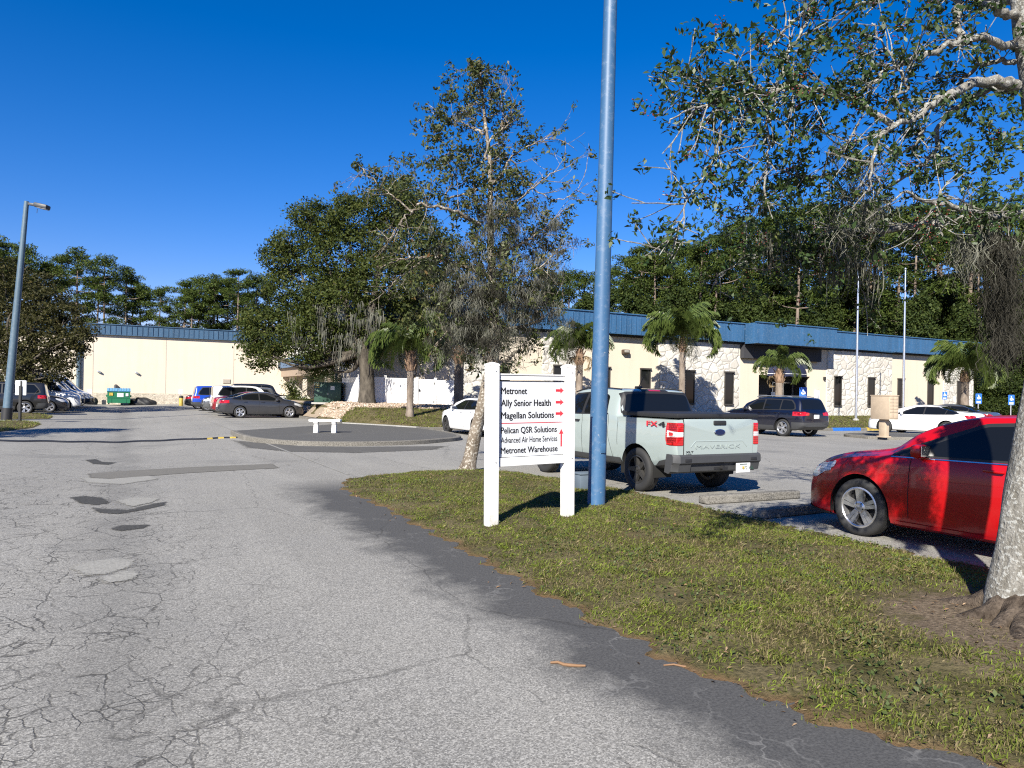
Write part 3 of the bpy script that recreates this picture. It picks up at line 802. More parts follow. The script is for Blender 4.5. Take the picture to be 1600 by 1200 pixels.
def sedan(L=4.66, H=1.46, wmax=.905, wb=2.70, fo=.95, ro=.98, R=.33, hatch=False, z0=.17, wheel=None, belt=.97, track=None, deck=1.05, detail=1):
    """three-box saloon, x = 0 at the rear axle"""
    n, q = wb + fo, -ro
    sp = dict(R=R, wb=wb, wmax=wmax, track=track or wmax - .12, gap=.05, detail=detail,
        wheel=wheel or (.215, R - .105, 5, True, False),
        top=[(q, .72), (q + .03, .86), (q + .10, deck - .09), (q + .22, deck), (q + .45, deck + .03), (-.12, deck + .10), (.25, H - .16), (.62, H - .045), (1.05, H), (1.45, H - .012), (1.80, H - .085),
             (2.12, 1.245), (2.42, 1.075), (2.62, 1.03), (n - .65, .975), (n - .38, .905), (n - .18, .815), (n - .05, .70), (n - .012, .60), (n, .52)],
        belt=[(q, .58), (q + .1, deck - .14), (q + .4, deck - .06), (0, belt + .03), (.8, belt + .025), (2.1, belt - .01), (2.5, belt - .03), (n - .6, .865), (n - .25, .735), (n, .46)],
        bot=[(q, .36), (q + .25, z0 + .10), (.0, z0 + .02), (.5, z0), (wb - .5, z0), (n - .35, z0), (n - .1, z0 + .01), (n, z0 + .05)],
        wid=[(q, wmax * .66), (q + .03, wmax * .75), (q + .12, wmax * .86), (q + .35, wmax * .945), (.2, wmax * .995), (1.0, wmax), (wb - .4, wmax), (wb + .1, wmax * .985), (n - .45, wmax * .925), (n - .2, wmax * .81), (n - .07, wmax * .67), (n - .02, wmax * .58), (n, wmax * .5)],
        rail=[(q, .58), (0, .60), (.5, .585), (1.3, .60), (1.9, .65), (2.45, .74), (n, .6)])
    b = belt + .028
    sp['dlo_out'] = [(-.50, b + .075), (-.30, b + .02), (.5, b - .005), (1.9, b - .03), (2.34, b - .03), (2.22, b + .035), (1.40, H - .10), (1.0, H - .075), (.45, H - .095), (.0, b + .29)]
    sp['dlo'] = [[(-.40, b + .085), (-.24, b + .05), (.06, b + .03), (.06, H - .195), (-.02, b + .25)],
                 [(.10, b + .03), (.97, b + .012), (.97, H - .115), (.5, H - .135), (.10, H - .185)],
                 [(1.03, b + .010), (2.00, b - .008), (2.02, b + .05), (1.38, H - .135), (1.03, H - .115)]]
    sp['seams'] = [(.97, z0 + .13, .99, b - .02), (2.08, z0 + .13, 2.06, b - .05), (.20, .72, .02, b - .01), (.36, z0 + .15, .20, .72)]
    sp['handles'] = [(1.18, belt - .075), (.26, belt - .055)]
    sp['mirror'] = (1.95, wmax * .86, belt + .005, 1.0)
    g = [(-.52, 1.06), (-.60, 1.09), (-.52, H - .10), (-.38, H - .055)]
    sp['ends'] = [('windshield', 'glass', 1, sym([(-.70, 1.085), (-.575, H - .075), (-.3, H - .05)]), .004, (1.2, 2.6), .05),
                  ('rear_window', 'glass', -1, sym([(-.66, deck + .085), (-.60, deck + .12), (-.50, H - .10), (-.3, H - .075)]), .004, (-.5, .9), .05),
                  ('grille', 'black', 1, sym([(-.50, .60), (-.46, .42), (-.4, .38)]), .006, (n - .6, n + .1), .03),
                  ('lower_intake', 'black', 1, sym([(-.62, .30), (-.58, .22), (-.5, .20)]), .006, (n - .6, n + .1), .03),
                  ('rear_diffuser', 'darkgrey', -1, sym([(-.72, .40), (-.68, .24)]), .006, (q - .1, q + .6), .02)]
    for s in (1, -1):
        sp['ends'] += [('taillight', 'redlens', -1, [(s * .44, deck - .13), (s * .44, deck - .28), (s * .86, deck - .26), (s * .86, deck - .10)], .006, (q - .1, q + .5), .03),
                       ('headlight', 'clearlens', 1, [(s * .52, .63), (s * .54, .745), (s * .84, .83), (s * .86, .72)], .006, (n - .8, n + .1), .03)]
    sp['side'] = [('taillight', 'redlens', [(q + .05, deck - .27), (q + .05, deck - .10), (q + .36, deck - .11), (q + .26, deck - .24)], .006, .03),
                  ('headlight', 'clearlens', [(n - .30, .62), (n - .10, .63), (n - .22, .76), (n - .64, .86), (n - .62, .79)], .0065, .03)]
    sp['plate'] = (q - .012, 0, .66)
    return sp

def suv(H=1.70, wmax=.92, wb=2.79, fo=.93, ro=.98, R=.365, z0=.23, belt=1.08, box=0.0, clad=True, wheel=None):
    n, q = wb + fo, -ro
    k = box
    sp = dict(R=R, wb=wb, wmax=wmax, track=wmax - .13, gap=.06, wheel=wheel or (.235, R - .11, 5, True, False), railh=.9,
        top=[(q, .80), (q + .02, 1.0), (q + .06, 1.10), (q + .17 - .08 * k, 1.36), (q + .30 - .2 * k, H - .10), (q + .40 - .22 * k, H - .03), (.2, H), (1.0, H + .005), (1.45 + .2 * k, H - .03), (1.78 + .15 * k, H - .14),
             (2.12 + .08 * k, 1.39), (2.42, 1.20 + .03 * k), (2.7, 1.14 + .05 * k), (n - .5, 1.07 + .08 * k), (n - .22, .98 + .1 * k), (n - .07, .86 + .1 * k), (n - .015, .74), (n, .62)],
        belt=[(q, .70), (q + .06, 1.0), (q + .3, belt + .02), (0, belt + .02), (2.2, belt - .02), (n - .5, .97 + .05 * k), (n - .2, .86 + .08 * k), (n, .56)],
        bot=[(q, .45), (q + .25, z0 + .08), (0, z0 + .02), (.5, z0), (wb - .4, z0), (n - .3, z0 + .04), (n, z0 + .12)],
        wid=[(q, wmax * .80), (q + .03, wmax * .86), (q + .15, wmax * .93), (q + .45, wmax * .975), (.4, wmax), (wb - .4, wmax), (wb + .1, wmax * .99), (n - .35, wmax * .93), (n - .12, wmax * .82), (n - .03, wmax * .70), (n, wmax * .6)],
        rail=[(q, .66 + .05 * k), (0, .66 + .04 * k), (1.4, .66), (2.4, .76), (n, .6)])
    b = belt + .03
    sp['dlo_out'] = [(q + .32, b + .06), (q + .45, b), (1.9, b - .03), (2.3, b - .03), (2.18, b + .05), (1.55 + .1 * k, H - .11), (.8, H - .085), (q + .62, H - .12), (q + .42, b + .27)]
    sp['dlo'] = [[(q + .40, b + .08), (q + .50, b + .035), (.12, b + .03), (.12, H - .135), (q + .66, H - .16), (q + .47, b + .25)],
                 [(.18, b + .025), (1.02, b + .01), (1.02, H - .125), (.18, H - .135)],
                 [(1.09, b + .008), (2.02, b - .01), (2.02, b + .06), (1.52 + .1 * k, H - .15), (1.09, H - .125)]]
    sp['seams'] = [(1.02, z0 + .2, 1.04, b - .02), (2.1, z0 + .2, 2.08, b - .05), (.15, .95, .12, b)]
    sp['handles'] = [(1.22, belt - .09), (.32, belt - .075)]
    sp['mirror'] = (1.98, wmax * .88, belt + .01, 1.1)
    sp['ends'] = [('windshield', 'glass', 1, sym([(-.74, 1.23), (-.62, H - .11), (-.3, H - .075)]), .004, (1.1, 2.7), .05),
                  ('rear_window', 'glass', -1, sym([(-.70, 1.16), (-.60, H - .13), (-.3, H - .10)]), .004, (q - .1, q + .8), .06),
                  ('grille', 'black', 1, sym([(-.52, .84), (-.50, .66), (-.45, .62)]), .006, (n - .6, n + .1), .03),
                  ('lower_intake', 'black', 1, sym([(-.62, .52), (-.58, .38)]), .006, (n - .6, n + .1), .03),
                  ('rear_bumper', 'darkgrey', -1, sym([(-.95, .62), (-.95, .30)]), .007, (q - .1, q + .9), .02)]
    for s in (1, -1):
        sp['ends'] += [('taillight', 'redlens', -1, [(s * .40, 1.02), (s * .42, .91), (s * .95, .88), (s * .95, 1.06)], .006, (q - .1, q + .5), .03),
                       ('headlight', 'clearlens', 1, [(s * .53, .74), (s * .53, .87), (s * .9, .93), (s * .9, .80)], .006, (n - .8, n + .1), .03)]
    sp['side'] = [('taillight', 'redlens', [(q + .03, .88), (q + .03, 1.06), (q + .42, 1.03), (q + .30, .93)], .006, .03),
                  ('headlight', 'clearlens', [(n - .35, .77), (n - .12, .74), (n - .2, .88), (n - .55, .96)], .0065, .03)]
    if clad:
        sp['side'] += [('sill_cladding', 'darkgrey', [(R + .09, z0 - .02), (R + .09, z0 + .22), (wb - R - .09, z0 + .22), (wb - R - .09, z0 - .02)], .006, .02)]
    sp['plate'] = (q - .012, 0, .86)
    return sp
def pickup_spec():
    w = .918
    sp = dict(R=.365, wb=3.07, wmax=w, track=w - .135, gap=.065, wheel=(.24, .235, 5, False, True), railh=.93, shoulder=.985, n=96,
        top=[(-.985, 1.20), (-.965, 1.25), (-.90, 1.262), (.42, 1.262), (.485, 1.275), (.50, 1.31), (.60, 1.60), (.645, 1.685), (.78, 1.725), (1.5, 1.745), (1.95, 1.715), (2.25, 1.60), (2.72, 1.30),
             (2.92, 1.19), (3.3, 1.15), (3.72, 1.10), (3.90, 1.02), (3.97, .85), (4.0, .6)],
        belt=[(-.985, 1.14), (-.96, 1.222), (-.9, 1.232), (.5, 1.232), (2.5, 1.19), (3.2, 1.08), (3.8, .95), (4.0, .5)],
        bot=[(-.985, .56), (-.80, .50), (-.4, .43), (0, .42), (.5, .40), (2.6, .40), (3.6, .40), (4.0, .48)],
        wid=[(-.985, w * .945), (-.965, w * .965), (-.90, w * .985), (-.6, w), (2.7, w), (3.2, w * .985), (3.7, w * .93), (3.92, w * .84), (4.0, w * .72)],
        rail=[(-.985, .70), (.4, .70), (.6, .70), (1.5, .69), (2.2, .71), (2.9, .8), (4.0, .7)])
    b = 1.262
    sp['dlo_out'] = [(.82, b + .01), (.80, b), (2.62, b - .04), (2.66, b - .03), (2.10, 1.635), (1.6, 1.665), (.98, 1.645), (.90, 1.60)]
    sp['dlo'] = [[(.86, b + .02), (1.60, b + .005), (1.60, 1.635), (1.02, 1.62), (.95, 1.58)],
                 [(1.68, b + .003), (2.50, b - .012), (2.08, 1.60), (1.68, 1.635)]]
    sp['seams'] = [(1.63, .50, 1.64, b - .02), (2.62, .5, 2.62, b - .06), (.80, .90, .80, b), (.66, .5, .80, .9), (.52, .75, .52, 1.23)]
    sp['handles'] = [(1.82, 1.13), (.98, 1.14)]
    sp['handle_mat'] = M['black']
    sp['mirror'] = (2.36, .83, 1.24, 1.15); sp['mirror_mat'] = M['black']
    R = .365
    sp['ends'] = [('windshield', 'glass', 1, sym([(-.76, 1.30), (-.66, 1.62), (-.3, 1.66)]), .004, (1.6, 3.0), .05),
                  ('rear_window_surround', 'black', -1, sym([(-.835, 1.285), (-.80, 1.45), (-.73, 1.645), (-.68, 1.672), (-.3, 1.682)]), .003, (.3, .95), .04),
                  ('rear_window', 'glass', -1, sym([(-.765, 1.305), (-.675, 1.625), (-.3, 1.645)]), .006, (.3, .95), .05),
                  ('brake_lamp', 'redlens', -1, sym([(-.13, 1.69), (-.13, 1.715)]), .006, (.55, .95), 0),
                  ('brake_lamp_housing', 'black', -1, sym([(-.30, 1.684), (-.28, 1.722)]), .004, (.5, .95), 0),
                  ('tailgate_gap', 'well', -1, sym([(-.745, .655), (-.745, 1.25)]), .002, (-1.1, -.5), .02),
                  ('grille', 'black', 1, sym([(-.70, .98), (-.70, .72)]), .006, (3.5, 4.1), .03)]
    for s in (1, -1):
        sp['ends'] += [('taillight', 'redlens', -1, [(s * .752, .83), (s * .752, 1.185), (s * .92, 1.185), (s * .92, .83)], .008, (-1.1, -.6), .02),
                       ('tail_lens_strip', 'whitelens', -1, [(s * .754, .965), (s * .754, 1.04), (s * .92, 1.04), (s * .92, .965)], .011, (-1.1, -.6), .005),
                       ('headlight', 'clearlens', 1, [(s * .68, .82), (s * .68, 1.0), (s * .9, 1.0), (s * .9, .82)], .006, (3.3, 4.1), .03)]
    sp['side'] = [('taillight', 'redlens', [(-.99, .83), (-.99, 1.185), (-.80, 1.185), (-.765, 1.14), (-.765, .90), (-.82, .83)], .008, .03),
                  ('tail_lens_strip', 'whitelens', [(-.99, .975), (-.99, 1.045), (-.80, 1.065), (-.80, .955)], .011, .01),
                  ('tail_reflector', 'redlens', [(-.93, .985), (-.93, 1.03), (-.84, 1.04), (-.84, .98)], .013, .02),
                  ('sill_cladding', 'darkgrey', [(R + .07, .38), (R + .07, .53), (3.07 - R - .07, .53), (3.07 - R - .07, .38)], .006, .02),
                  ('bumper_corner', 'darkgrey', [(-.99, .44), (-.99, .70), (-.80, .70), (-.60, .565), (-.45, .53), (-.43, .40)], .007, .02)]
    return sp

def make_pickup(loc, rz):
    sp = pickup_spec()
    t = make_car('pickup_truck', 'pale grey-green pickup truck with black bed cover, parked behind the directory sign', dict(sp, cat='pickup truck'), M['p_sage'], loc, rz)
    # tailgate
    tg = skin(sp, 'tailgate', M['p_sage'], t, 'x', -1, sym([(-.735, .665), (-.735, 1.245)]), .010, (-1.1, -.5), .02)
    mb = MB(); mb.box((-1.0, 0, 1.0), (.03, .02, .02))
    mb = MB()
    for a, b in (((-.60, .80), (-.50, .895)), ((-.50, .895), (.50, .895)), ((.50, .895), (.60, .80))):
        mb.tube([(-.992, a[0], a[1]), (-.992, b[0], b[1])], .010, 6)
    mb.build('pressed_ridge', M['p_sage'], tg, 60)
    mb = MB(); mb.box((-.998, 0.0, 1.185), (.035, .27, .075), 0, 0, 0, .018); mb.build('tailgate_handle', M['black'], tg)
    mb = MB(); mb.lathe([(.118, 0), (.118, .008), (.104, .012), (.001, .012)], 28, 'x'); o = mb.build('oval_emblem', M['chrome'], tg)
    o.location = (-.998, 0, 1.035); o.scale = (-1, 1, .43)
    mb = MB(); mb.lathe([(.102, .012), (.102, .015), (.001, .015)], 28, 'x'); e = mb.build('emblem_field', simple('emblem_blue', (.008, .015, .06), .2), tg)
    e.location = (-.998, 0, 1.035); e.scale = (-1, 1, .43)
    me = text_mesh('MAVERICK', .96, .066, 0, .003)
    o = link('tailgate_lettering', me, M['p_sage'], tg); o.location = (-1.000, .5, .775); o.rotation_euler = (0, 0, -math.pi / 2)
    for s, z, h in (('XLT', .715, .03), ('AWD', .675, .025)):
        o = link('trim_badge', text_mesh(s, .15 if s == 'XLT' else .11, h, .03), M['ink'], tg); o.location = (-1.002, .70, z); o.rotation_euler = (0, 0, -math.pi / 2)
    # rear bumper
    mb = MB()
    prof = [(-.80, .69), (-1.035, .685), (-1.06, .66), (-1.065, .56), (-1.03, .53), (-1.01, .42), (-.85, .38), (-.75, .40)]
    ys = [-.925, -.905, -.86, -.62, -.60, .60, .62, .86, .905, .925]
    vs, fs = [], []; n = len(prof)
    for y in ys:
        k = min(1, (.93 - abs(y)) / .075); sh = .11 * (1 - smooth(k)) if k < 1 else 0
        for i, (x, z) in enumerate(prof):
            inn = .03 if abs(y) <= .60 and i in (4, 5) else 0
            vs.append((x + float(sh) * (1 if x < -.9 else 0) + inn, y, z))
    for j in range(len(ys) - 1):
        for i in range(n): fs.append((j * n + i, j * n + (i + 1) % n, (j + 1) * n + (i + 1) % n, (j + 1) * n + i))
    fs += [tuple(range(n)), tuple((len(ys) - 1) * n + i for i in range(n))]
    mb.add(vs, fs); bp = mb.build('rear_bumper', M['darkgrey'], t, 25)
    for s in (1, -1):
        mb = MB(); mb.box((-1.066, s * .70, .60), (.012, .13, .05), 0, 0, 0, .004); mb.build('reflector', M['black'], bp)
    mb = MB(); mb.tube([(-.95, -.05, .47), (-1.06, -.05, .46)], .035, 10); mb.box((-.93, -.05, .47), (.12, .3, .07)); mb.build('tow_hitch', M['black'], bp)
    plate(t, -1.055, -.47, .455, [('66L', .13), ('U70', -.025)])
    # bed cover, roof rails, antenna, underbody
    mb = MB(); mb.box((-.265, 0, 1.298), (1.44, 1.74, .075), 0, 0, 0, .02); mb.build('bed_cover', M['black'], t)
    mb = MB()
    for s in (1, -1): mb.tube([(.72, s * .685, 1.715), (1.2, s * .69, 1.742), (1.8, s * .68, 1.738), (2.2, s * .67, 1.66)], .013, 6)
    mb.build('roof_seam', M['black'], t)
    mb = MB(); mb.box((.96, .13, 1.755), (.16, .07, .045), 0, 0, 0, .015); mb.tube([(.95, .13, 1.77), (.83, .08, 2.0)], [.008, .004], 6); mb.build('roof_antenna', M['black'], t)
    mb = MB(); mb.box((1.5, 0, .50), (4.2, 1.2, .2)); mb.tube([(-.0, -.75, .36), (0, .75, .36)], .06, 8); mb.tube([(-.7, -.45, .42), (-.1, -.45, .42)], .09, 8); mb.build('chassis', M['well'], t)
    y = .918 * .999
    for s, mt, x0, w in (('FX', 'redvinyl', -.30, .27), ('4', 'ink', -.60, .16)):
        o = link('side_decal', text_mesh(s, w, .085, .03), M[mt], t); o.location = (x0, y + .012, 1.115); o.rotation_euler = (0, 0, math.pi)
    return t

def van_spec():
    w = 1.0; n = 4.15; q = -1.35
    sp = dict(R=.35, wb=3.2, wmax=w, track=w - .14, gap=.06, wheel=(.22, .22, 5, False, False), railh=.93, cat='van',
        top=[(q, 2.2), (q + .06, 2.45), (q + .2, 2.52), (1.8, 2.54), (2.25, 2.46), (2.55, 2.2), (3.1, 1.62), (3.4, 1.34), (3.7, 1.22), (3.95, 1.10), (4.1, .93), (n, .6)],
        belt=[(q, 1.2), (q + .1, 1.3), (2.6, 1.3), (3.3, 1.2), (3.9, .98), (n, .5)],
        bot=[(q, .4), (0, .3), (3.6, .28), (n, .38)],
        wid=[(q, w * .93), (q + .1, w), (2.8, w), (3.4, w * .97), (3.9, w * .85), (4.08, w * .74), (n, w * .6)],
        rail=[(q, .84), (2.2, .84), (2.8, .80), (3.4, .84), (n, .7)])
    sp['dlo_out'] = [(1.72, 1.34), (3.16, 1.22), (3.12, 1.34), (2.58, 1.98), (2.3, 2.05), (1.72, 2.05)]
    sp['dlo'] = [[(1.78, 1.38), (2.98, 1.28), (3.02, 1.38), (2.56, 1.92), (2.3, 1.99), (1.78, 1.99)]]
    sp['seams'] = [(1.66, .45, 1.66, 2.2), (2.98, .6, 2.98, 1.25), (.5, .5, .5, 2.25)]
    sp['handles'] = [(1.85, 1.2)]
    sp['mirror'] = (2.72, .93, 1.42, 1.7); sp['mirror_mat'] = M['black']
    sp['ends'] = [('windshield', 'glass', 1, sym([(-.84, 1.42), (-.74, 2.12), (-.4, 2.2)]), .004, (2.2, 3.6), .06),
                  ('grille', 'black', 1, sym([(-.6, .98), (-.55, .72)]), .006, (3.5, 4.3), .03),
                  ('front_bumper', 'darkgrey', 1, sym([(-.95, .66), (-.95, .30)]), .006, (3.4, 4.3), .02)]
    for s in (1, -1): sp['ends'].append(('headlight', 'clearlens', 1, [(s * .58, .80), (s * .6, .98), (s * .84, 1.12), (s * .86, .86)], .006, (3.3, 4.3), .03))
    sp['side'] = [('headlight', 'clearlens', [(3.75, .84), (4.0, .84), (3.9, 1.0), (3.6, 1.1)], .006, .03),
                  ('sill_cladding', 'darkgrey', [(.45, .28), (.45, .5), (2.75, .5), (2.75, .28)], .006, .02)]
    sp['plate'] = (q - .012, 0, .7)
    return sp

H90 = math.pi / 2
def build_vehicles():
    make_pickup((8.5, 9.82, 0), H90)
    # the red saloon in the near bay
    sp = sedan(4.64, 1.475, .905, 2.70, .97, .98, .335, wheel=(.225, .235, 5, True, False), belt=.985)
    sp['surround'] = M['black']
    b = .985 + .028
    sp['side'] = sp['side'] + [('belt_moulding', 'chrome', [(-.45, b - .008), (-.45, b + .003), (2.30, b - .038), (2.30, b - .049)], .009, 0),
                               ('sill_crease', M['p_red'], [(.45, .225), (.45, .26), (2.25, .25), (2.25, .215)], .012, .01),
                               ('lower_splitter', 'black', [(3.15, .15), (3.15, .215), (3.7, .25), (3.7, .15)], .010, .01)]
    make_car('red_car', 'glossy red car with silver twin-spoke wheels, parked nose in beside the pale leaning trunk', sp, M['p_red'], (8.52, 2.95, 0), H90)
    # white saloon half hidden behind the mossy tree
    sp = sedan(4.63, 1.42, .90, 2.70, .94, .98, .325, wheel=(.215, .225, 5, False, True), belt=.95, deck=1.08)
    make_car('white_car', 'white saloon with dark wheels nosed up to the kerb behind the mossy tree trunk', sp, M['p_white'], (12.17, 24.1, 0), H90)
    # dark navy suv
    sp = suv(1.67, .92, 2.79, .93, .98, .365)
    c = make_car('navy_suv', 'dark navy SUV with grey lower cladding parked in front of the entrance', sp, M['p_navy'], (25.35, 21.75, 0), H90)
    mb = MB()
    for s in (1, -1): mb.tube([(-.3, s * .66, 1.66), (.0, s * .665, 1.70), (1.2, s * .67, 1.705), (1.6, s * .67, 1.66)], .018, 6)
    mb.build('roof_rail', M['metal'], c)
    # white saloon by the mailboxes and the dark one behind it
    sp = sedan(4.9, 1.42, .92, 2.81, 1.0, 1.1, .335, wheel=(.215, .235, 6, False, False), belt=.94, deck=1.08)
    make_car('white_car', 'white saloon parked behind the beige mailbox cabinet', sp, M['p_white'], (33.85, 20.1, 0), H90 + rad(8))
    sp = sedan(4.8, 1.45, .92, 2.8, 1.0, 1.05, .33, belt=.96)
    make_car('dark_car', 'dark charcoal saloon just beyond the white saloon near the blue parking signs', sp, M['p_slate'], (40.6, 23.0, 0), H90 + rad(6))
    # right hand row across the road, nose away from the road
    gx = 5.62
    sp = sedan(4.63, 1.45, .89, 2.65, .90, 1.08, .32, wheel=(.205, .225, 5, True, False), belt=.95, deck=1.07)
    make_car('grey_car', 'charcoal grey saloon, nearest of the row of cars across the road', sp, M['p_grey'], (gx, 43.2, 0), rad(2))
    grp = 'cars parked in the row across the road'
    sp = sedan(4.6, 1.45, .90, 2.65, .9, 1.05, .32, belt=.95, deck=1.10)
    make_car('red_car', 'dark red car hidden behind the charcoal saloon so that mostly its tail shows', sp, M['p_maroon'], (gx - .05, 46.0, 0), rad(1), grp)
    sp = suv(1.80, .92, 2.75, .85, .95, .37, belt=1.12, box=1.0, clad=False)
    make_car('white_suv', 'boxy white SUV with upright tail beyond the dark red car', sp, M['p_white'], (gx + .1, 49.0, 0), 0, grp)
    sp = suv(1.72, .93, 2.8, .93, .95, .36)
    make_car('grey_suv', 'slate grey car backed in with its rounded nose towards the road', sp, M['p_slate'], (8.3, 52.4, 0), math.pi, grp)
    sp = suv(1.78, .93, 2.8, .9, .95, .37, box=.4)
    make_car('blue_suv', 'bright blue SUV between the slate nose and the far dark car', sp, M['p_blue'], (5.2, 56.4, 0), 0, grp)
    sp = sedan(4.6, 1.48, .9, 2.7, .95, .95, .33)
    make_car('dark_car', 'black saloon at the far end of the row beside the yellow bollard', sp, M['p_black'], (5.0, 60.8, 0), 0, grp)
    sp = suv(2.02, .98, 3.0, .95, 1.1, .39, belt=1.25, box=.8, clad=False)
    make_car('black_suv', 'tall black SUV with roof rails rising behind the boxy white SUV', sp, M['p_black'], (8.2, 52.0 + 6.9, 0), 0, grp)
    # left hand row
    grp = 'vehicles parked on the left of the road'
    sp = suv(1.78, .95, 2.9, .95, 1.05, .37, belt=1.12, box=.5)
    make_car('black_suv', 'black SUV with red tail lamp parked behind the lamp post', sp, M['p_black'], (-4.75, 48.4, 0), math.pi, grp)
    sp = sedan(4.7, 1.48, .91, 2.7, .95, .98, .33)
    make_car('dark_car', 'dark saloon between the black SUV and the white pickup nose', sp, M['p_black'], (-6.6, 51.9, 0), 0, grp)
    sp = suv(1.95, .98, 3.1, .95, 1.1, .39, belt=1.25, box=1.0, clad=False)
    make_car('white_truck', 'white truck with squared nose, first white vehicle beyond the dark saloon', sp, M['p_white'], (-6.5, 55.2, 0), 0, grp)
    sp = van_spec()
    v = make_car('white_van', 'white high-roofed van, nearest of the white vans under the oak', sp, M['p_white'], (-6.9, 58.9, 0), 0, grp)
    dup(v, (-6.7, 62.2, 0), 0, 'white high-roofed van in the middle of the white vans under the oak')
    dup(v, (-6.4, 65.6, 0), 0, 'white high-roofed van with a dark front farthest along the left row')
    dup(v, (-12.2, 53.0, 0), math.pi, 'white high-roofed van whose roof shows behind the lamp post')
    sp = sedan(4.6, 1.45, .9, 2.7, .95, .95, .33)
    make_car('dark_car', 'black saloon beyond the white vans near the warehouse wall', sp, M['p_black'], (-5.8, 70.2, 0), 0, grp)
build_vehicles()
# ------------------------------------------------------------------ ground
def poly_d(poly, X, Y):
    """signed distance (inside positive) to a polygon, for arrays"""
    P = np.array(poly, float); Q = np.roll(P, -1, 0)
    d = np.full(X.shape, 1e9); ins = np.zeros(X.shape, bool)
    for (ax, ay), (bx, by) in zip(P, Q):
        ex, ey = bx - ax, by - ay
        t = np.clip(((X - ax) * ex + (Y - ay) * ey) / (ex * ex + ey * ey + 1e-12), 0, 1)
        d = np.minimum(d, np.hypot(X - ax - t * ex, Y - ay - t * ey))
        c = (ay > Y) != (by > Y)
        ins ^= c & (X < (bx - ax) * (Y - ay) / (by - ay + 1e-12) + ax)
    return np.where(ins, d, -d)

def grid_mesh(name, xs, ys, zf, keep=None, attrs=None):
    X, Y = np.meshgrid(xs, ys, indexing='ij'); Z = zf(X, Y)
    nx, ny = X.shape; idx = np.arange(nx * ny).reshape(nx, ny)
    F = np.stack([idx[:-1, :-1], idx[1:, :-1], idx[1:, 1:], idx[:-1, 1:]], -1).reshape(-1, 4)
    V = np.stack([X, Y, Z], -1).reshape(-1, 3)
    at = {k: f(X, Y).ravel() for k, f in (attrs or {}).items()}
    if keep is not None:
        kp = keep(X, Y).ravel(); F = F[kp[F].any(1)]
        used = np.unique(F); re = np.full(len(V), -1); re[used] = np.arange(len(used)); V = V[used]; F = re[F]
        at = {k: v[used] for k, v in at.items()}
    return np_mesh(name, V, F, at)

me = grid_mesh('ground', np.linspace(-400, 500, 46), np.linspace(-300, 600, 46), lambda x, y: np.full(x.shape, -0.35))
tag(link('ground', me, M['lawn']), kind='structure')
me = grid_mesh('road', np.arange(-45, 95.1, .5), np.arange(-12, 84.1, .5), road_z)
o = link('road', me, M['road']); tag(o, kind='structure'); me.shade_smooth()

ISLAND = [(3.48, 12.75), (3.2, 11.9), (3.14, 11.0), (3.19, 9.69), (3.13, 8.4), (3.11, 7.26), (3.04, 6.16), (2.98, 4.99), (2.94, 3.72), (3.0, 2.73), (3.3, 2.07), (3.47, 1.74), (3.7, 0), (3.8, -8),
          (7.2, -8), (7.25, 3.0), (7.25, 3.96), (7.3, 5), (7.34, 6.95), (7.46, 8.18), (7.48, 9.4), (7.42, 11.0), (7.2, 12.3), (6.9, 13.2), (6.4, 13.68), (5.4, 13.78), (4.42, 13.5), (3.8, 13.15)]
TREE_NEAR = (5.64, 2.83)
def isl_d(x, y):
    w = 0.05 * np.sin(x * 9.1 + y * 7.3) + 0.04 * np.sin(y * 17.0 - x * 5) + 0.03 * np.sin(y * 31 + x * 23)
    return poly_d(ISLAND, x, y) + w
def isl_z(x, y):
    d = isl_d(x, y)
    return np.clip(d * 0.35, -0.03, 0.025) + 0.085 * smooth((d - 0.05) / 1.1) + 0.012 * np.sin(x * 5.1) * np.sin(y * 4.3) * (d > 0)
def bare(x, y):
    return 1.0 - np.clip(np.hypot(x - TREE_NEAR[0] + .35, (y - TREE_NEAR[1]) * 1.1) / 1.55, 0, 1)
me = grid_mesh('grass_verge', np.arange(2.6, 7.75, .06), np.arange(-8, 14.2, .06), isl_z, lambda x, y: isl_d(x, y) > -0.05, {'edge': isl_d, 'bare': bare})
o = link('grass_verge', me, M['soil']); tag(o, kind='structure'); me.shade_smooth()

def grass_blades(name, label, n, px, py, zf, mask, ln, wd, seed, mat=None):
    rng = np.random.default_rng(seed)
    X, Y = px(rng, n), py(rng, n)
    k = mask(rng, X, Y); X, Y = X[k], Y[k]; n = len(X)
    Z = zf(X, Y)
    a = rng.uniform(0, 2 * np.pi, n); lean = np.abs(rng.normal(0.75, 0.4, n)); L = ln * rng.uniform(.5, 1.5, n)
    d = np.stack([np.cos(a) * np.sin(lean), np.sin(a) * np.sin(lean), np.cos(lean)], 1)
    s = unit(np.stack([-np.sin(a), np.cos(a), np.zeros(n)], 1) + rng.normal(0, .4, (n, 3)))
    P = np.stack([X, Y, Z - .004], 1); W = wd * rng.uniform(.6, 1.5, n)[:, None] * s
    V = np.stack([P - W, P + W, P + d * L[:, None] * .62 + W * .8 , P + d * L[:, None] - np.array([0, 0, 1.0]) * (L * .18)[:, None]], 1).reshape(-1, 3)
    F = np.arange(n * 4).reshape(n, 4)
    o = link(name, np_mesh(name, V, F), mat or M['grass']); return tag(o, label, 'grass', None, 'stuff')

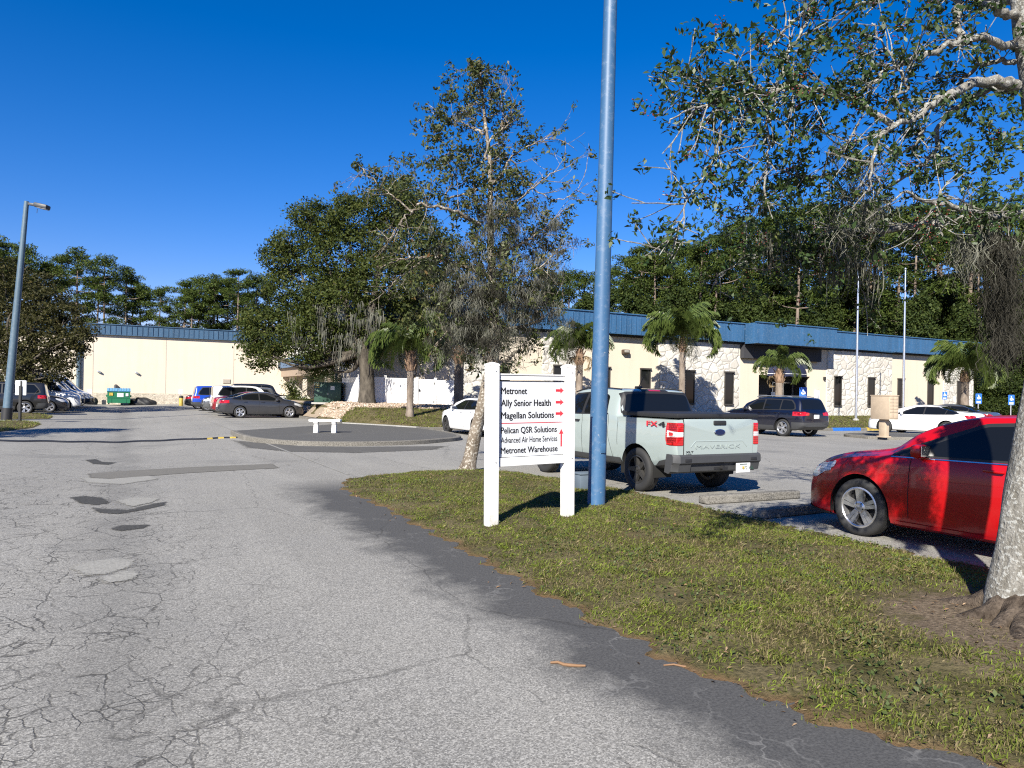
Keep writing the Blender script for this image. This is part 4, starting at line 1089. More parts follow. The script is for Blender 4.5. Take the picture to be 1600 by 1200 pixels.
def clump(x, y):
    return (np.sin(x * 3.1 + 1.3 * np.sin(y * 2.3)) + np.sin(y * 3.7 + 1.7 * np.sin(x * 1.9)) + 1.2 * np.sin(x * 9.3 + y * 4.1) * np.sin(y * 8.1 - x * 3)) / 3.2
def near_mask(rng, X, Y):
    d = isl_d(X, Y); b = bare(X, Y) + 0.25 * clump(X * 2.2, Y * 2.2)
    dist = np.hypot(X, Y)
    dens = (0.42 + 0.62 * clump(X, Y)) * np.clip(4.6 / dist, .3, 1.0) + .07
    dens *= np.clip((d + .02) / .22, .25, 1) * np.clip(1.25 - 2.2 * np.clip(b - .12, 0, 1), 0.03, 1)
    return (d > 0.0) & (rng.uniform(0, 1, len(X)) < dens)
grass_blades('grass', 'short weedy green and straw grass covering the near verge', 620000, lambda r, n: r.uniform(2.85, 7.5, n), lambda r, n: 1.0 + 12.8 * r.uniform(0, 1, n) ** 1.35,
             isl_z, near_mask, .036, .0027, 3)
# weeds: broader low leaves in patches
rng = np.random.default_rng(5)
n = 26000; X = rng.uniform(2.95, 7.4, n); Y = 1.2 + 11.5 * rng.uniform(0, 1, n) ** 1.3
k = (isl_d(X, Y) > .03) & (clump(X * 1.4 + 3, Y * 1.4) + rng.uniform(-.35, .35, n) > .15) & (bare(X, Y) < .35)
P = np.stack([X, Y, isl_z(X, Y) + rng.uniform(.004, .03, n)], 1)[k]
V, F = leaves(P, .028, .6, None, 1.6, .5, rng)
tag(link('weeds', np_mesh('weeds', V, F), foliage('weed_leaf', [(0, (.03, .045, .014)), (.6, (.06, .085, .022)), (1, (.10, .12, .035))], .25, .6)), 'broad-leaved low weeds growing in patches in the near grass', 'weeds', None, 'stuff')
# fallen leaves and pine straw along the verge edge and around the near trunk
n = 5200; X = rng.uniform(2.6, 7.4, n); Y = 1.0 + 12.5 * rng.uniform(0, 1, n) ** 1.4
d = isl_d(X, Y); pr = np.where(d < .2, .55 * np.exp(-np.abs(d) / .10), .12) + .8 * np.clip(bare(X, Y) - .3, 0, 1)
k = (rng.uniform(0, 1, n) < pr) & (d > -.35)
P = np.stack([X, Y, np.maximum(isl_z(X, Y), 0) + .008 + .012 * (d > 0.05)], 1)[k]
V, F = leaves(P, .036, .28, None, 3.0, .6, rng)
tag(link('leaf_litter', np_mesh('leaf_litter', V, F), M['litter']), 'dry brown leaves and straw scattered along the edge of the near grass', 'leaf litter', None, 'stuff')

# taller tufts
rng = np.random.default_rng(14); n = 150; cx = rng.uniform(3.1, 7.3, n); cy = 1.3 + 11 * rng.uniform(0, 1, n) ** 1.3
X = np.repeat(cx, 46) + rng.normal(0, .055, n * 46); Y = np.repeat(cy, 46) + rng.normal(0, .055, n * 46)
k = 0
o = grass_blades('grass_tufts', 'taller pale and bright green tufts standing out of the near grass', n * 46, lambda r, m: X, lambda r, m: Y, isl_z, lambda r, a, b: (isl_d(a, b) > .04) & (bare(a, b) < .4), .065, .0025, 15)
# patches lying on the road
def patch_sheet(name, pts, mat, dz=.006, step=.05, wob=.0, pad=.12):
    P = np.array(pts); x0, y0 = P.min(0) - pad; x1, y1 = P.max(0) + pad
    me = grid_mesh(name, np.arange(x0, x1 + step, step), np.arange(y0, y1 + step, step), lambda x, y: road_z(x, y) + dz, lambda x, y: poly_d(P, x, y) > -pad, {'edge': lambda x, y: poly_d(P, x, y)})
    return tag(link(name, me, mat), kind='structure')
def gp(pts): return [tuple(on_ground(*p)[:2]) for p in pts]
patch_sheet('asphalt_patch', gp([(108, 778), (130, 775), (160, 778), (172, 786), (150, 790), (125, 787)]), M['tar'], wob=.03)
patch_sheet('asphalt_patch', gp([(142, 793), (170, 796), (200, 797), (240, 787), (260, 784), (258, 790), (215, 799), (185, 804), (150, 801)]), M['tar'], wob=.03)
patch_sheet('asphalt_patch', gp([(170, 826), (190, 821), (235, 820), (225, 826), (185, 831)]), M['tar'], wob=.03)
patch_sheet('asphalt_patch', gp([(133, 713), (150, 711), (160, 716), (184, 717), (170, 722), (145, 720)]), M['tar'], wob=.05)
patch_sheet('asphalt_patch', gp([(108, 886), (140, 877), (185, 873), (212, 876), (208, 886), (170, 897), (130, 900)]), M['concrete_patch'], wob=.02)
patch_sheet('asphalt_patch', gp([(150, 905), (175, 898), (210, 890), (222, 897), (205, 908), (165, 913)]), M['concrete_patch'], .008, wob=.02)
patch_sheet('asphalt_patch', gp([(180, 783), (210, 778), (252, 779), (240, 785), (205, 793)]), M['concrete_patch'], .007, wob=.03)
patch_sheet('asphalt_patch', gp([(137, 738), (200, 733), (300, 728), (425, 724), (437, 731), (300, 738), (180, 747), (140, 746)]), M['grey_patch'], wob=.02)
patch_sheet('asphalt_patch', gp([(362, 686), (385, 698), (450, 706), (560, 708), (680, 703), (700, 697), (560, 698), (470, 697), (405, 691)]), M['kerb_strip'], .005, .12, pad=.3)  # darker ragged strip of road surface along the island kerb
patch_sheet('asphalt_patch', gp([(125, 745), (170, 748), (230, 741), (250, 748), (190, 757), (135, 754)]), M['concrete_patch'], .005, wob=.05)
# long joints in the road
for a, b in (((312, 652), (545, 742)),):
    p, q = np.array(gp([a, b])); d = (q - p) / np.hypot(*(q - p)); s = np.array([-d[1], d[0]]) * .035
    patch_sheet('road_joint', [p - s, q - s, q + s, p + s], mat_patch('joint_filler', (0.2, 0.195, 0.18), (0.34, 0.33, 0.30), .05), .006, .05, pad=.05)
# faded bay lines by the grey car
M['faded_line'] = mat_patch('faded_line', (0.2, 0.2, 0.19), (0.5, 0.5, 0.48), .14)
for yy in (29.9, 32.6, 35.3, 38.0, 40.9, 44.7):
    patch_sheet('parking_line', [(4.2, yy), (9.2, yy), (9.2, yy + .11), (4.2, yy + .11)], M['faded_line'], .006, .05, pad=.05)
for yy in (2.0, 9.0):
    pass
# bark chips and sticks on the road edge
def stick(label, p, L, rz, r=.009):
    mb = MB(); n = 5
    pts = [(L * (i / n - .5), .012 * math.sin(i * 1.7), r + .004 * (i % 2)) for i in range(n + 1)]
    mb.tube(pts, [r * (.6 + .5 * math.sin(math.pi * (i + .5) / (n + 1))) for i in range(n + 1)], 6)
    o = mb.build('fallen_stick', M['twig']); o.location = p; o.rotation_euler = (0, 0, rz); tag(o, label, 'stick')
stick('reddish brown fallen stick lying out on the road', on_ground(887, 1041), .21, rad(-45))
o = stick('pale straw-coloured fallen stick at the edge of the grass', on_ground(1077, 1043), .30, rad(-33), .006)

# ------------------------------------------------------------------ speed bump
p0, p1 = on_ground(-20, 684), on_ground(372, 681)
mb = MB(); n = 40; sec = [(-.17, 0), (-.12, .035), (-.05, .055), (.05, .055), (.12, .035), (.17, 0)]
vs, fs, ms = [], [], []
for i in range(n + 1):
    t = i / n; x = p0.x + (p1.x - p0.x) * t; y = 25.6 + .12 * math.sin(i * .9)
    for dy, dz in sec: vs.append((x, y + dy, float(road_z(x, y)) + dz - .012))
bmp = MB()
for i in range(n):
    for k in range(5): bmp.f.append((i * 6 + k, (i + 1) * 6 + k, (i + 1) * 6 + k + 1, i * 6 + k + 1)); bmp.m.append(1 if i in (36, 38) or (i == 34) else 0)
bmp.v = vs
o = bmp.build('speed_bump', [M['black'], M['yellow']]); tag(o, 'low black speed bump with worn yellow ends crossing the road', 'speed bump')

# ------------------------------------------------------------------ kerbed island with the bench
BI = [(3.42, 27.4), (3.40, 25.4), (3.55, 23.6), (4.0, 22.2), (4.7, 21.35), (5.6, 20.9), (6.6, 20.8), (7.9, 21.05), (9.0, 21.7), (9.9, 22.45), (10.45, 23.8), (10.75, 25.6), (10.8, 28.55)]
def kerb(name, path, mat, w=.16, h=.13, h0=0.0, label=None):
    P = spline([(x, y, 0) for x, y in path], len(path) * 5)
    vs, fs = [], []
    for i, p in enumerate(P):
        t = P[min(i + 1, len(P) - 1)] - P[max(i - 1, 0)]; t /= np.hypot(t[0], t[1]); s = np.array([-t[1], t[0], 0])
        z0 = float(road_z(p[0], p[1])) - .05
        for o, z in ((-w / 2, z0), (-w / 2, h - .02 + h0), (-w / 2 + .03, h + h0), (w / 2, h + h0), (w / 2, z0)):
            q = p + s * o; vs.append((q[0], q[1], z))
    for i in range(len(P) - 1):
        for k in range(4): fs.append((i * 5 + k, i * 5 + k + 1, (i + 1) * 5 + k + 1, (i + 1) * 5 + k))
    fs += [tuple(range(5)), tuple((len(P) - 1) * 5 + k for k in range(5))]
    m = MB().add(vs, fs); o = m.build(name, mat, None, 30); tag(o, kind='structure'); return o
kerb('kerb', BI, M['kerb'])
BACK = [(10.8, 28.55), (9.9, 30.8), (8.8, 33.0), (7.4, 31.2), (5.4, 29.2), (3.42, 27.4)]
def flat(name, poly, z, mat, zf=None):
    bm = bmesh.new(); f = bm.faces.new([bm.verts.new((x, y, z)) for x, y in poly]); bm.normal_update()
    if f.normal.z < 0: f.normal_flip()
    bmesh.ops.triangulate(bm, faces=bm.faces[:]); return tag(bm_obj(bm, name, mat), kind='structure')
sp_ = [tuple(p[:2]) for p in spline([(x, y, 0) for x, y in BI], 60)]
flat('island_pavement', sp_ + BACK[1:-1], .115, M['island'])
kerb('kerb', [(10.8, 28.6), (9.85, 30.9), (8.85, 32.9)], M['white_kerb'], .18, .16)
# path along the front of the far bays and up to the lawn
flat('path', [(8.85, 33.0), (10.85, 28.7), (14.0, 28.7), (12.5, 31.2), (10.4, 35), (9.7, 40), (9.65, 76), (8.95, 76), (8.95, 50)], .092, M['path'])
kerb('kerb', [(8.9, 33.2), (8.95, 42), (9.0, 55), (8.95, 76)], M['kerb'], .15, .12)
kerb('kerb', [(10.8, 28.55), (14, 28.6), (20, 28.6), (29.4, 28.6)], M['kerb'], .16, .13)
kerb('kerb', [(29.5, 28.6), (29.55, 26.5), (30.0, 25.1), (34, 24.95), (50, 24.9), (88, 24.9)], M['kerb'], .16, .13)
mb = MB(); mb.box((32.6, 24.87, .075), (2.0, .19, .165)); tag(mb.build('kerb', M['bluepaint']), kind='structure')
mb = MB(); mb.box((34.7, 24.87, .075), (.95, .19, .165)); tag(mb.build('kerb', M['yellow']), kind='structure')

# rear lawn, rising to the buildings
xs = np.concatenate([np.arange(9.1, 30, .35), np.arange(30, 110.1, 1.0)]); ys = np.arange(25.0, 60.1, .3)
def lz(x, y): return np.where(y < lawn_start(x) + .02, lawn_z(x, y) - .25, lawn_z(x, y) + .012 * np.sin(x * 3.1 + y) * np.sin(y * 2.3)) - np.clip(np.maximum(12.0 - .42 * (y - 28.4), 9.3) + .12 * np.sin(y * 3.0) - x, 0, .6) * .6
me = grid_mesh('lawn', xs, ys, lz, lambda x, y: (y > lawn_start(x) - .2) & (x > 11.2 - .42 * (y - 28.4)))
o = link('lawn', me, M['lawn']); tag(o, kind='structure'); me.shade_smooth()
xs2 = np.arange(11.2, 17.2, .3); ys2 = np.arange(35.4, 76.1, .3)
me = grid_mesh('gravel_bed', np.arange(9.3, 22, .3), np.arange(35.2, 39.9, .3), lambda x, y: lawn_z(x, y) + .05 * smooth((y - 35.0 - .3 * np.sin(x * 2.1)) / .5) - .03 + .015 * np.sin(x * 13) * np.sin(y * 11))
tag(link('gravel_bed', me, M['gravel']), kind='structure'); me.shade_smooth()
me = grid_mesh('gravel_bed', np.arange(9.1, 19.0, .3), np.arange(39.5, 78, .5), lambda x, y: .10 + .8 * smooth((x - 9.1) / 1.0) * (1 - smooth((y - 50) / 12)) + .02)
tag(link('gravel_bed', me, M['gravel']), kind='structure'); me.shade_smooth()
rng = np.random.default_rng(21)
n = 4200; X = rng.uniform(9.3, 18.5, n); Y = rng.uniform(35.4, 39.9, n)
mbs = []
P = np.stack([X, Y, lawn_z(X, Y) + .03], 1); S = rng.uniform(.03, .10, n)
oct_ = np.array([(1, 0, 0), (0, 1, 0), (-1, 0, 0), (0, -1, 0), (0, 0, .7), (0, 0, -.7)]); of = np.array([(0, 1, 4), (1, 2, 4), (2, 3, 4), (3, 0, 4), (1, 0, 5), (2, 1, 5), (3, 2, 5), (0, 3, 5)])
V = (P[:, None] + oct_[None] * S[:, None, None] * rng.uniform(.6, 1.3, (n, 6, 1))).reshape(-1, 3); F = (of[None] + (np.arange(n) * 6)[:, None, None]).reshape(-1, 3)
tag(link('gravel', np_mesh('gravel', V, F), foliage('stone_chip', [(0, (.16, .11, .07)), (.6, (.36, .28, .21)), (1, (.52, .46, .39))], 0, .95)), 'loose tan stones spread in front of the white fence', 'gravel', None, 'stuff')
def lawn_mask(rng, X, Y):
    return (Y > lawn_start(X) + .1) & ((Y < 35.6) | (X > 22)) & (X > 11.6 - .42 * (Y - 28.4)) & (rng.uniform(0, 1, len(X)) < .55 + .45 * clump(X * .5, Y * .5))
grass_blades('grass', 'thin yellowish green grass on the lawn in front of the buildings', 90000, lambda r, n: 9.2 + 52 * r.uniform(0, 1, n) ** 1.6, lambda r, n: r.uniform(25.1, 39.8, n), lawn_z, lawn_mask, .10, .010, 9)

# left verges
for nm, poly in (('grass_verge', gp([(-60, 668), (0, 659), (40, 658), (66, 661), (52, 667), (0, 674), (-60, 684)])), ('grass_verge', gp([(-60, 645), (0, 646.5), (60, 647), (84, 650), (78, 653.5), (30, 655), (-60, 657)]))):
    P = np.array(poly); x0, y0 = P.min(0) - .3; x1, y1 = P.max(0) + .3
    me = grid_mesh(nm, np.arange(x0, x1, .2), np.arange(y0, y1, .2), lambda x, y: np.clip(poly_d(poly, x, y) * .3, -.06, .05) + .04 * smooth(poly_d(poly, x, y)) + road_z(x, y), lambda x, y: poly_d(poly, x, y) > -.15)
    tag(link(nm, me, M['lawn']), kind='structure'); me.shade_smooth()
    grass_blades('grass', 'dark green grass on the kerbside strip by the lamp post' if nm == 'grass_verge' and y0 < 40 else 'green grass strip in front of the black SUV', 9000, lambda r, n: r.uniform(x0, x1, n), lambda r, n: r.uniform(y0, y1, n),
                 lambda x, y: .03 + road_z(x, y), lambda r, X, Y: poly_d(poly, X, Y) > .05, .10, .009, 31)

# wheel stops
def wheel_stop(label, x, y, rz, mat, L=1.8):
    mb = MB(); mb.box((0, 0, .055), (L, .16, .115), 0, 0, 0, .025); mb.box((0, 0, .02), (L * .98, .19, .05), 0, 0, 0, .01)
    o = mb.build('wheel_stop', mat); o.location = (x, y, .012); o.rotation_euler = (0, 0, rz); tag(o, label, 'wheel stop', 'concrete wheel stops')
wheel_stop('weathered concrete wheel stop right behind the pickup truck', 8.62, 8.25, rad(-2), M['kerb'], 1.95)
wheel_stop('weathered concrete wheel stop in front of the red car nose', 8.32, 7.05, rad(3), M['kerb'], 1.8)
for px, py, l in ((482, 651, 'white painted wheel stop just ahead of the charcoal saloon'), (505, 654, 'white painted wheel stop between the charcoal saloon and the bench'), (566, 661, 'broken white wheel stop lying behind the bench')):
    p = on_ground(px, py, lambda x, y: .05); wheel_stop(l, p.x, p.y, H90 + rad(20 * (px > 550)), M['white_kerb'], 1.5)

# ------------------------------------------------------------------ directory sign
def build_sign():
    t = thing('directory_sign', 'white two-post directory sign with black tenant names and red arrows', 'sign', (4.31, 7.58, .07), rad(4.2))
    t.rotation_euler = (0, rad(-.75), rad(4.2))
    hw = .545; w = .128
    for s in (-1, 1):
        mb = MB(); mb.box((s * hw, 0, .915), (w, w, 1.87), 0, 0, 0, .006)
        for e in (-1, 1): mb.box((s * hw + e * .048, -.0645, .9), (.006, .002, 1.7))
        mb.lathe([(.090, 1.85), (.098, 1.853), (.098, 1.868), (.090, 1.871), (.078, 1.880), (.012, 1.898), (.001, 1.898)], 4, 'z', 0, (0, 0, 0))
        n = len(mb.v)
        for i in range(n - 7 * 4, n):
            x, y, z = mb.v[i]; c, q = math.cos(math.pi / 4), math.sin(math.pi / 4)
            mb.v[i] = (s * hw + (x * c - y * q) * .98, (x * q + y * c) * .98, z)
        p = mb.build('post', M['sign_vinyl'], t, 20)
        mb = MB()
        for z in (.74, 1.79): mb.lathe([(.008, -.0675), (.008, -.063), (.001, -.0675)], 10, 'y', 0, (s * (hw - .0) + .02, 0, z))
        mb.build('screw_cap', M['metal'], p)
    L = 2 * hw - w
    mb = MB(); mb.box((0, 0, 1.722), (L, .05, .06), 0, 0, 0, .005); mb.box((0, -.004, 1.758), (L, .065, .016), 0, 0, 0, .003); mb.build('top_rail', M['sign_vinyl'], t, 20)
    mb = MB(); mb.box((0, 0, .735), (L, .055, .10), 0, 0, 0, .005); mb.build('bottom_rail', M['sign_vinyl'], t, 20)
    mb = MB(); mb.box((0.008, .005, 1.235), (L - .03, .016, .885)); p = mb.build('panel', M['panel'], t, 20)
    mb = MB(); mb.box((0, .014, 1.235), (L, .01, .90)); mb.build('backing_board', M['black'], t, 20)
    x0 = -L / 2 + .060; y = -.0045
    px = L / (636 - 212)          # metres per source unit measured on the sign face
    zc = lambda k: 1.667 - (k - 155) * (.885 / (636 - 155))
    rows = [('Metronet', 157, 211, 38, .030), ('Ally Senior Health', 310, 288, 38, .030), ('Magellan Solutions', 330, 367, 38, .030),
            ('Pelican QSR Solutions', 350, 462, 36, .028), ('Advanced Air Home Services', 354, 524, 34, .014), ('Metronet Warehouse', 356, 590, 36, .030)]
    for s, w_, z_, h_, b_ in rows:
        o = link('lettering', text_mesh(s, w_ * px, 1.14 * h_ * .885 / 481, b_ * .95), M['ink'], p); o.location = (x0, y, zc(z_) - h_ * .885 / 962)
    def arrow(cx, cz, L, H, up=False):
        q = [(-L / 2, -H * .2), (.08 * L, -H * .2), (.08 * L, -H / 2), (L / 2, 0), (.08 * L, H / 2), (.08 * L, H * .2), (-L / 2, H * .2)]
        if up: q = [(-.035 * .33, -L / 2), (.035 * .33, -L / 2), (.035 * .33, L * .22), (H / 2, L * .22), (0, L / 2), (-H / 2, L * .22), (-.035 * .33, L * .22)]
        mb = MB(); mb.add([(cx + a, y, cz + b) for a, b in q], [tuple(range(7))]); mb.build('red_arrow', M['redvinyl'], p)
    for z_ in (206, 284, 359): arrow(x0 + (583 - 214) * px, zc(z_), 52 * px, 42 * .885 / 481)
    arrow(x0 + (595 - 214) * px, zc(520), 118 * .885 / 481, 30 * px, True)
    mb = MB(); mb.box((x0 + 195 * px, y, zc(416)), (388 * px, .0015, .008)); mb.build('divider_line', M['redvinyl'], p)
build_sign()

# ------------------------------------------------------------------ poles
def lean_pole(name, label, base, H, r0, r1, lean, mat, foot=None):
    t = thing(name, label, 'lamp post' if 'lamp' in name else 'pole', base)
    t.rotation_euler = lean
    mb = MB(); mb.tube([(0, 0, -.15)] + [(0, 0, H * i / 8) for i in range(9)], [r0] + [r0 + (r1 - r0) * i / 8 for i in range(9)], 28); mb.build('pole', mat, t, 60)
    return t
t = lean_pole('lamp_post', 'tall blue painted steel pole rising from the grass beside the directory sign', (5.72, 8.25, .1), 11.0, .122, .073, (0, rad(.75), 0), M['blue_pole'])
mb = MB(); mb.box((0, -.128, .78), (.07, .012, .13), 0, 0, 0, .004); mb.build('hand_hole_cover', M['blue_pole'], t)
mb = MB(); mb.tube([(0, 0, 10.9), (.5, 0, 11.0)], .04, 10); mb.build('arm', M['blue_pole'], t)
mb = MB(); mb.box((.85, 0, 11.0), (.75, .36, .14), 0, 0, 0, .05); mb.build('lamp_head', M['blue_pole'], t)
b = on_ground(10, 656)
t = lean_pole('lamp_post', 'leaning blue-grey lamp post with a boxy lamp head at the far left', (b.x, b.y, 0), 10.05, .19, .10, (0, rad(3.8), 0), M['grey_pole'])
t.rotation_euler = (rad(-1.0), rad(3.6), rad(-28))
mb = MB(); mb.tube([(0, 0, .0), (0, 0, .55)], .215, 20); mb.build('base_sleeve', M['black'], t)
mb = MB(); mb.box((.27, 0, 9.93), (.5, .10, .12), 0, 0, rad(4), .02); mb.build('arm', M['darkgrey'], t)
mb = MB(); mb.box((.72, 0, 9.88), (.62, .36, .20), 0, 0, rad(8), .05); h = mb.build('lamp_head', M['darkgrey'], t)
mb = MB(); mb.box((.78, 0, 9.77), (.44, .28, .03), 0, 0, rad(8), .01); mb.build('lens', M['metal'], h)
mb = MB(); mb.tube([(.52, 0, 9.75), (.52, 0, 9.55)], .012, 6); mb.build('sensor_stem', M['darkgrey'], h)

def sign_post(name, label, base, H, pw, ph, face, back, rz, rad_=.03, extra=None):
    t = thing(name, label, 'sign', base, rz)
    mb = MB(); mb.tube([(0, .02, -.1), (0, .02, H)], rad_, 8); mb.build('post', M['metal'] if name != 'back_of_sign' else M['black'], t)
    mb = MB(); mb.prism(rnd([(-pw / 2, H - ph), (pw / 2, H - ph), (pw / 2, H), (-pw / 2, H)], .04), -.006 - .02, -.0 - .02, 'y')
    p = mb.build('sign_panel', face, t)
    if extra: extra(p, pw, ph, H)
    return t
b = on_ground(31, 659)
t = thing('parking_sign', 'plain white sign seen from behind on a dark post beside the leaning lamp post', 'sign', b, rad(-28))
mb = MB(); mb.box((0, 0, .7), (.09, .09, 1.75)); mb.build('post', M['black'], t)
mb = MB(); mb.prism(rnd([(-.26, 1.16), (.22, 1.16), (.22, 1.80), (-.26, 1.80)], .03), .05, .06, 'y'); mb.build('sign_panel', M['panel'], t)
mb = MB(); mb.box((.01, .03, 1.48), (.06, .035, .6)); mb.build('mounting_channel', M['black'], t)
def wheelchair(p, pw, ph, H):
    s = pw; c = H - pw * .62; y = -.0275
    mb = MB(); mb.lathe([(s * .075, y), (s * .075, y - .002), (.001, y - .002)], 12, 'y', 0, (-s * .02, 0, c + s * .33))
    mb.tube([(-s * .02, y, c + s * .24), (0, y, c - s * .02), (s * .16, y, c - s * .02), (s * .26, y, c - s * .30)], .03 * s / .3, 6)
    mb.tube([(s * .13, y, c - s * .20), (s * .03, y, c - s * .31), (-s * .12, y, c - s * .30), (-s * .20, y, c - s * .18), (-s * .17, y, c - s * .03)], .022 * s / .3, 6)
    mb.build('wheelchair_symbol', M['vinyl'], p)
    mb = MB()
    for k in range(3): mb.box((0, -.027, H - ph + .05 + .045 * k), (pw * .7, .003, .02))
    mb.build('lettering', M['vinyl'], p)
for px, pt, d, lab, k in ((1255, 605, 50, 'blue disabled parking sign in front of the entrance doors', 1.5), (1476, 612, 55, 'blue disabled parking sign by the second palm window, beyond the dark saloon roof', 1.0), (1529, 615, 43, 'blue disabled parking sign standing right of the building end, above the dark saloon', 1.0), (1580, 617, 41, 'blue disabled parking sign farthest right beside the pale trunk', .95)):
    q = at_depth(px, pt, d); zb = float(lawn_z(q.x, q.y)) if q.y > 25 else 0
    sign_post('parking_sign', lab, (q.x, q.y, zb), q.z - zb, .34 * k, .60 * k, M['signblue'], None, rad(-35), .03, wheelchair)
for px, pt, lab in ((140, 608, 'small pale notice sign at the left of the warehouse stone base'), (282, 608, 'small pale notice sign above the yellow bollard at the warehouse')):
    q = at_y(px, pt, 77.2); sign_post('notice_sign', lab, (q.x, q.y, 0), q.z, .35, .5, simple('pale_pink_sign', (.62, .52, .55), .5), None, 0)
b = on_ground(283, 634)
t = thing('bollard', 'yellow and black striped bollard at the far end of the road', 'bollard', (b.x, b.y, 0))
mb = MB(); mb.lathe([(.17, -.1), (.17, .8), (.15, .86), (.001, .88)], 16); mb.build('post', M['yellow'], t)
mb = MB(); mb.lathe([(.175, .70), (.175, .86), (.001, .90)], 16); mb.build('cap', M['black'], t)
# flag poles
def flagpole(label, base, H):
    t = thing('flagpole', label, 'flagpole', base)
    mb = MB(); mb.tube([(0, 0, -.1), (0, 0, H * .5), (0, 0, H)], [.085, .075, .045], 14); mb.build('pole', M['alu'], t, 60)
    mb = MB(); mb.lathe([(.001, -.09), (.06, -.06), (.085, 0), (.06, .06), (.001, .09)], 14, 'z', 0, (0, 0, H + .08)); mb.build('finial', M['alu'], t, 80)
    mb = MB(); mb.lathe([(.20, -.05), (.20, .06), (.12, .12), (.09, .14)], 16); mb.build('base_collar', M['concrete'], t)
    mb = MB(); mb.tube([(.09, 0, .9), (.07, 0, H)], .008, 4); mb.build('halyard', M['vinyl'], t)
flagpole('bare silver flagpole with its top behind hanging moss, left of the two', (43.0, 32.1, float(lawn_z(43, 32.1))), 10.4)
q = at_depth(1411, 640, 51.5); flagpole('bare silver flagpole with a clear round top, right of the two', (q.x, q.y, float(lawn_z(q.x, q.y))), 10.6)

# ------------------------------------------------------------------ buildings
def fascia_ring(mb, x0, x1, y0, y1, z0, z1, step=.42, back=True):
    mb.box(((x0 + x1) / 2, y0 + .06, (z0 + z1) / 2), (x1 - x0, .12, z1 - z0))
    for x in (x0, x1):
        s = .06 if x == x0 else -.06
        mb.box((x + s, (y0 + .12 + y1) / 2, (z0 + z1) / 2), (.12, y1 - y0 - .124, z1 - z0))
    k = x0 + .15
    while k < x1 - .1:
        mb.box((k, y0 - .03, (z0 + z1) / 2), (.05, .06, z1 - z0 - .16)); k += step
    k = y0 + .3
    while k < y1: mb.box((x0 - .015, k, (z0 + z1) / 2), (.03, .045, z1 - z0 - .16)); k += step
    mb.box(((x0 + x1) / 2, y0 + .02, z1 + .03), (x1 - x0 + .1, .22, .07))
    mb.box(((x0 + x1) / 2, y0 - .012, z0 + .06), (x1 - x0 + .02, .02, .10))

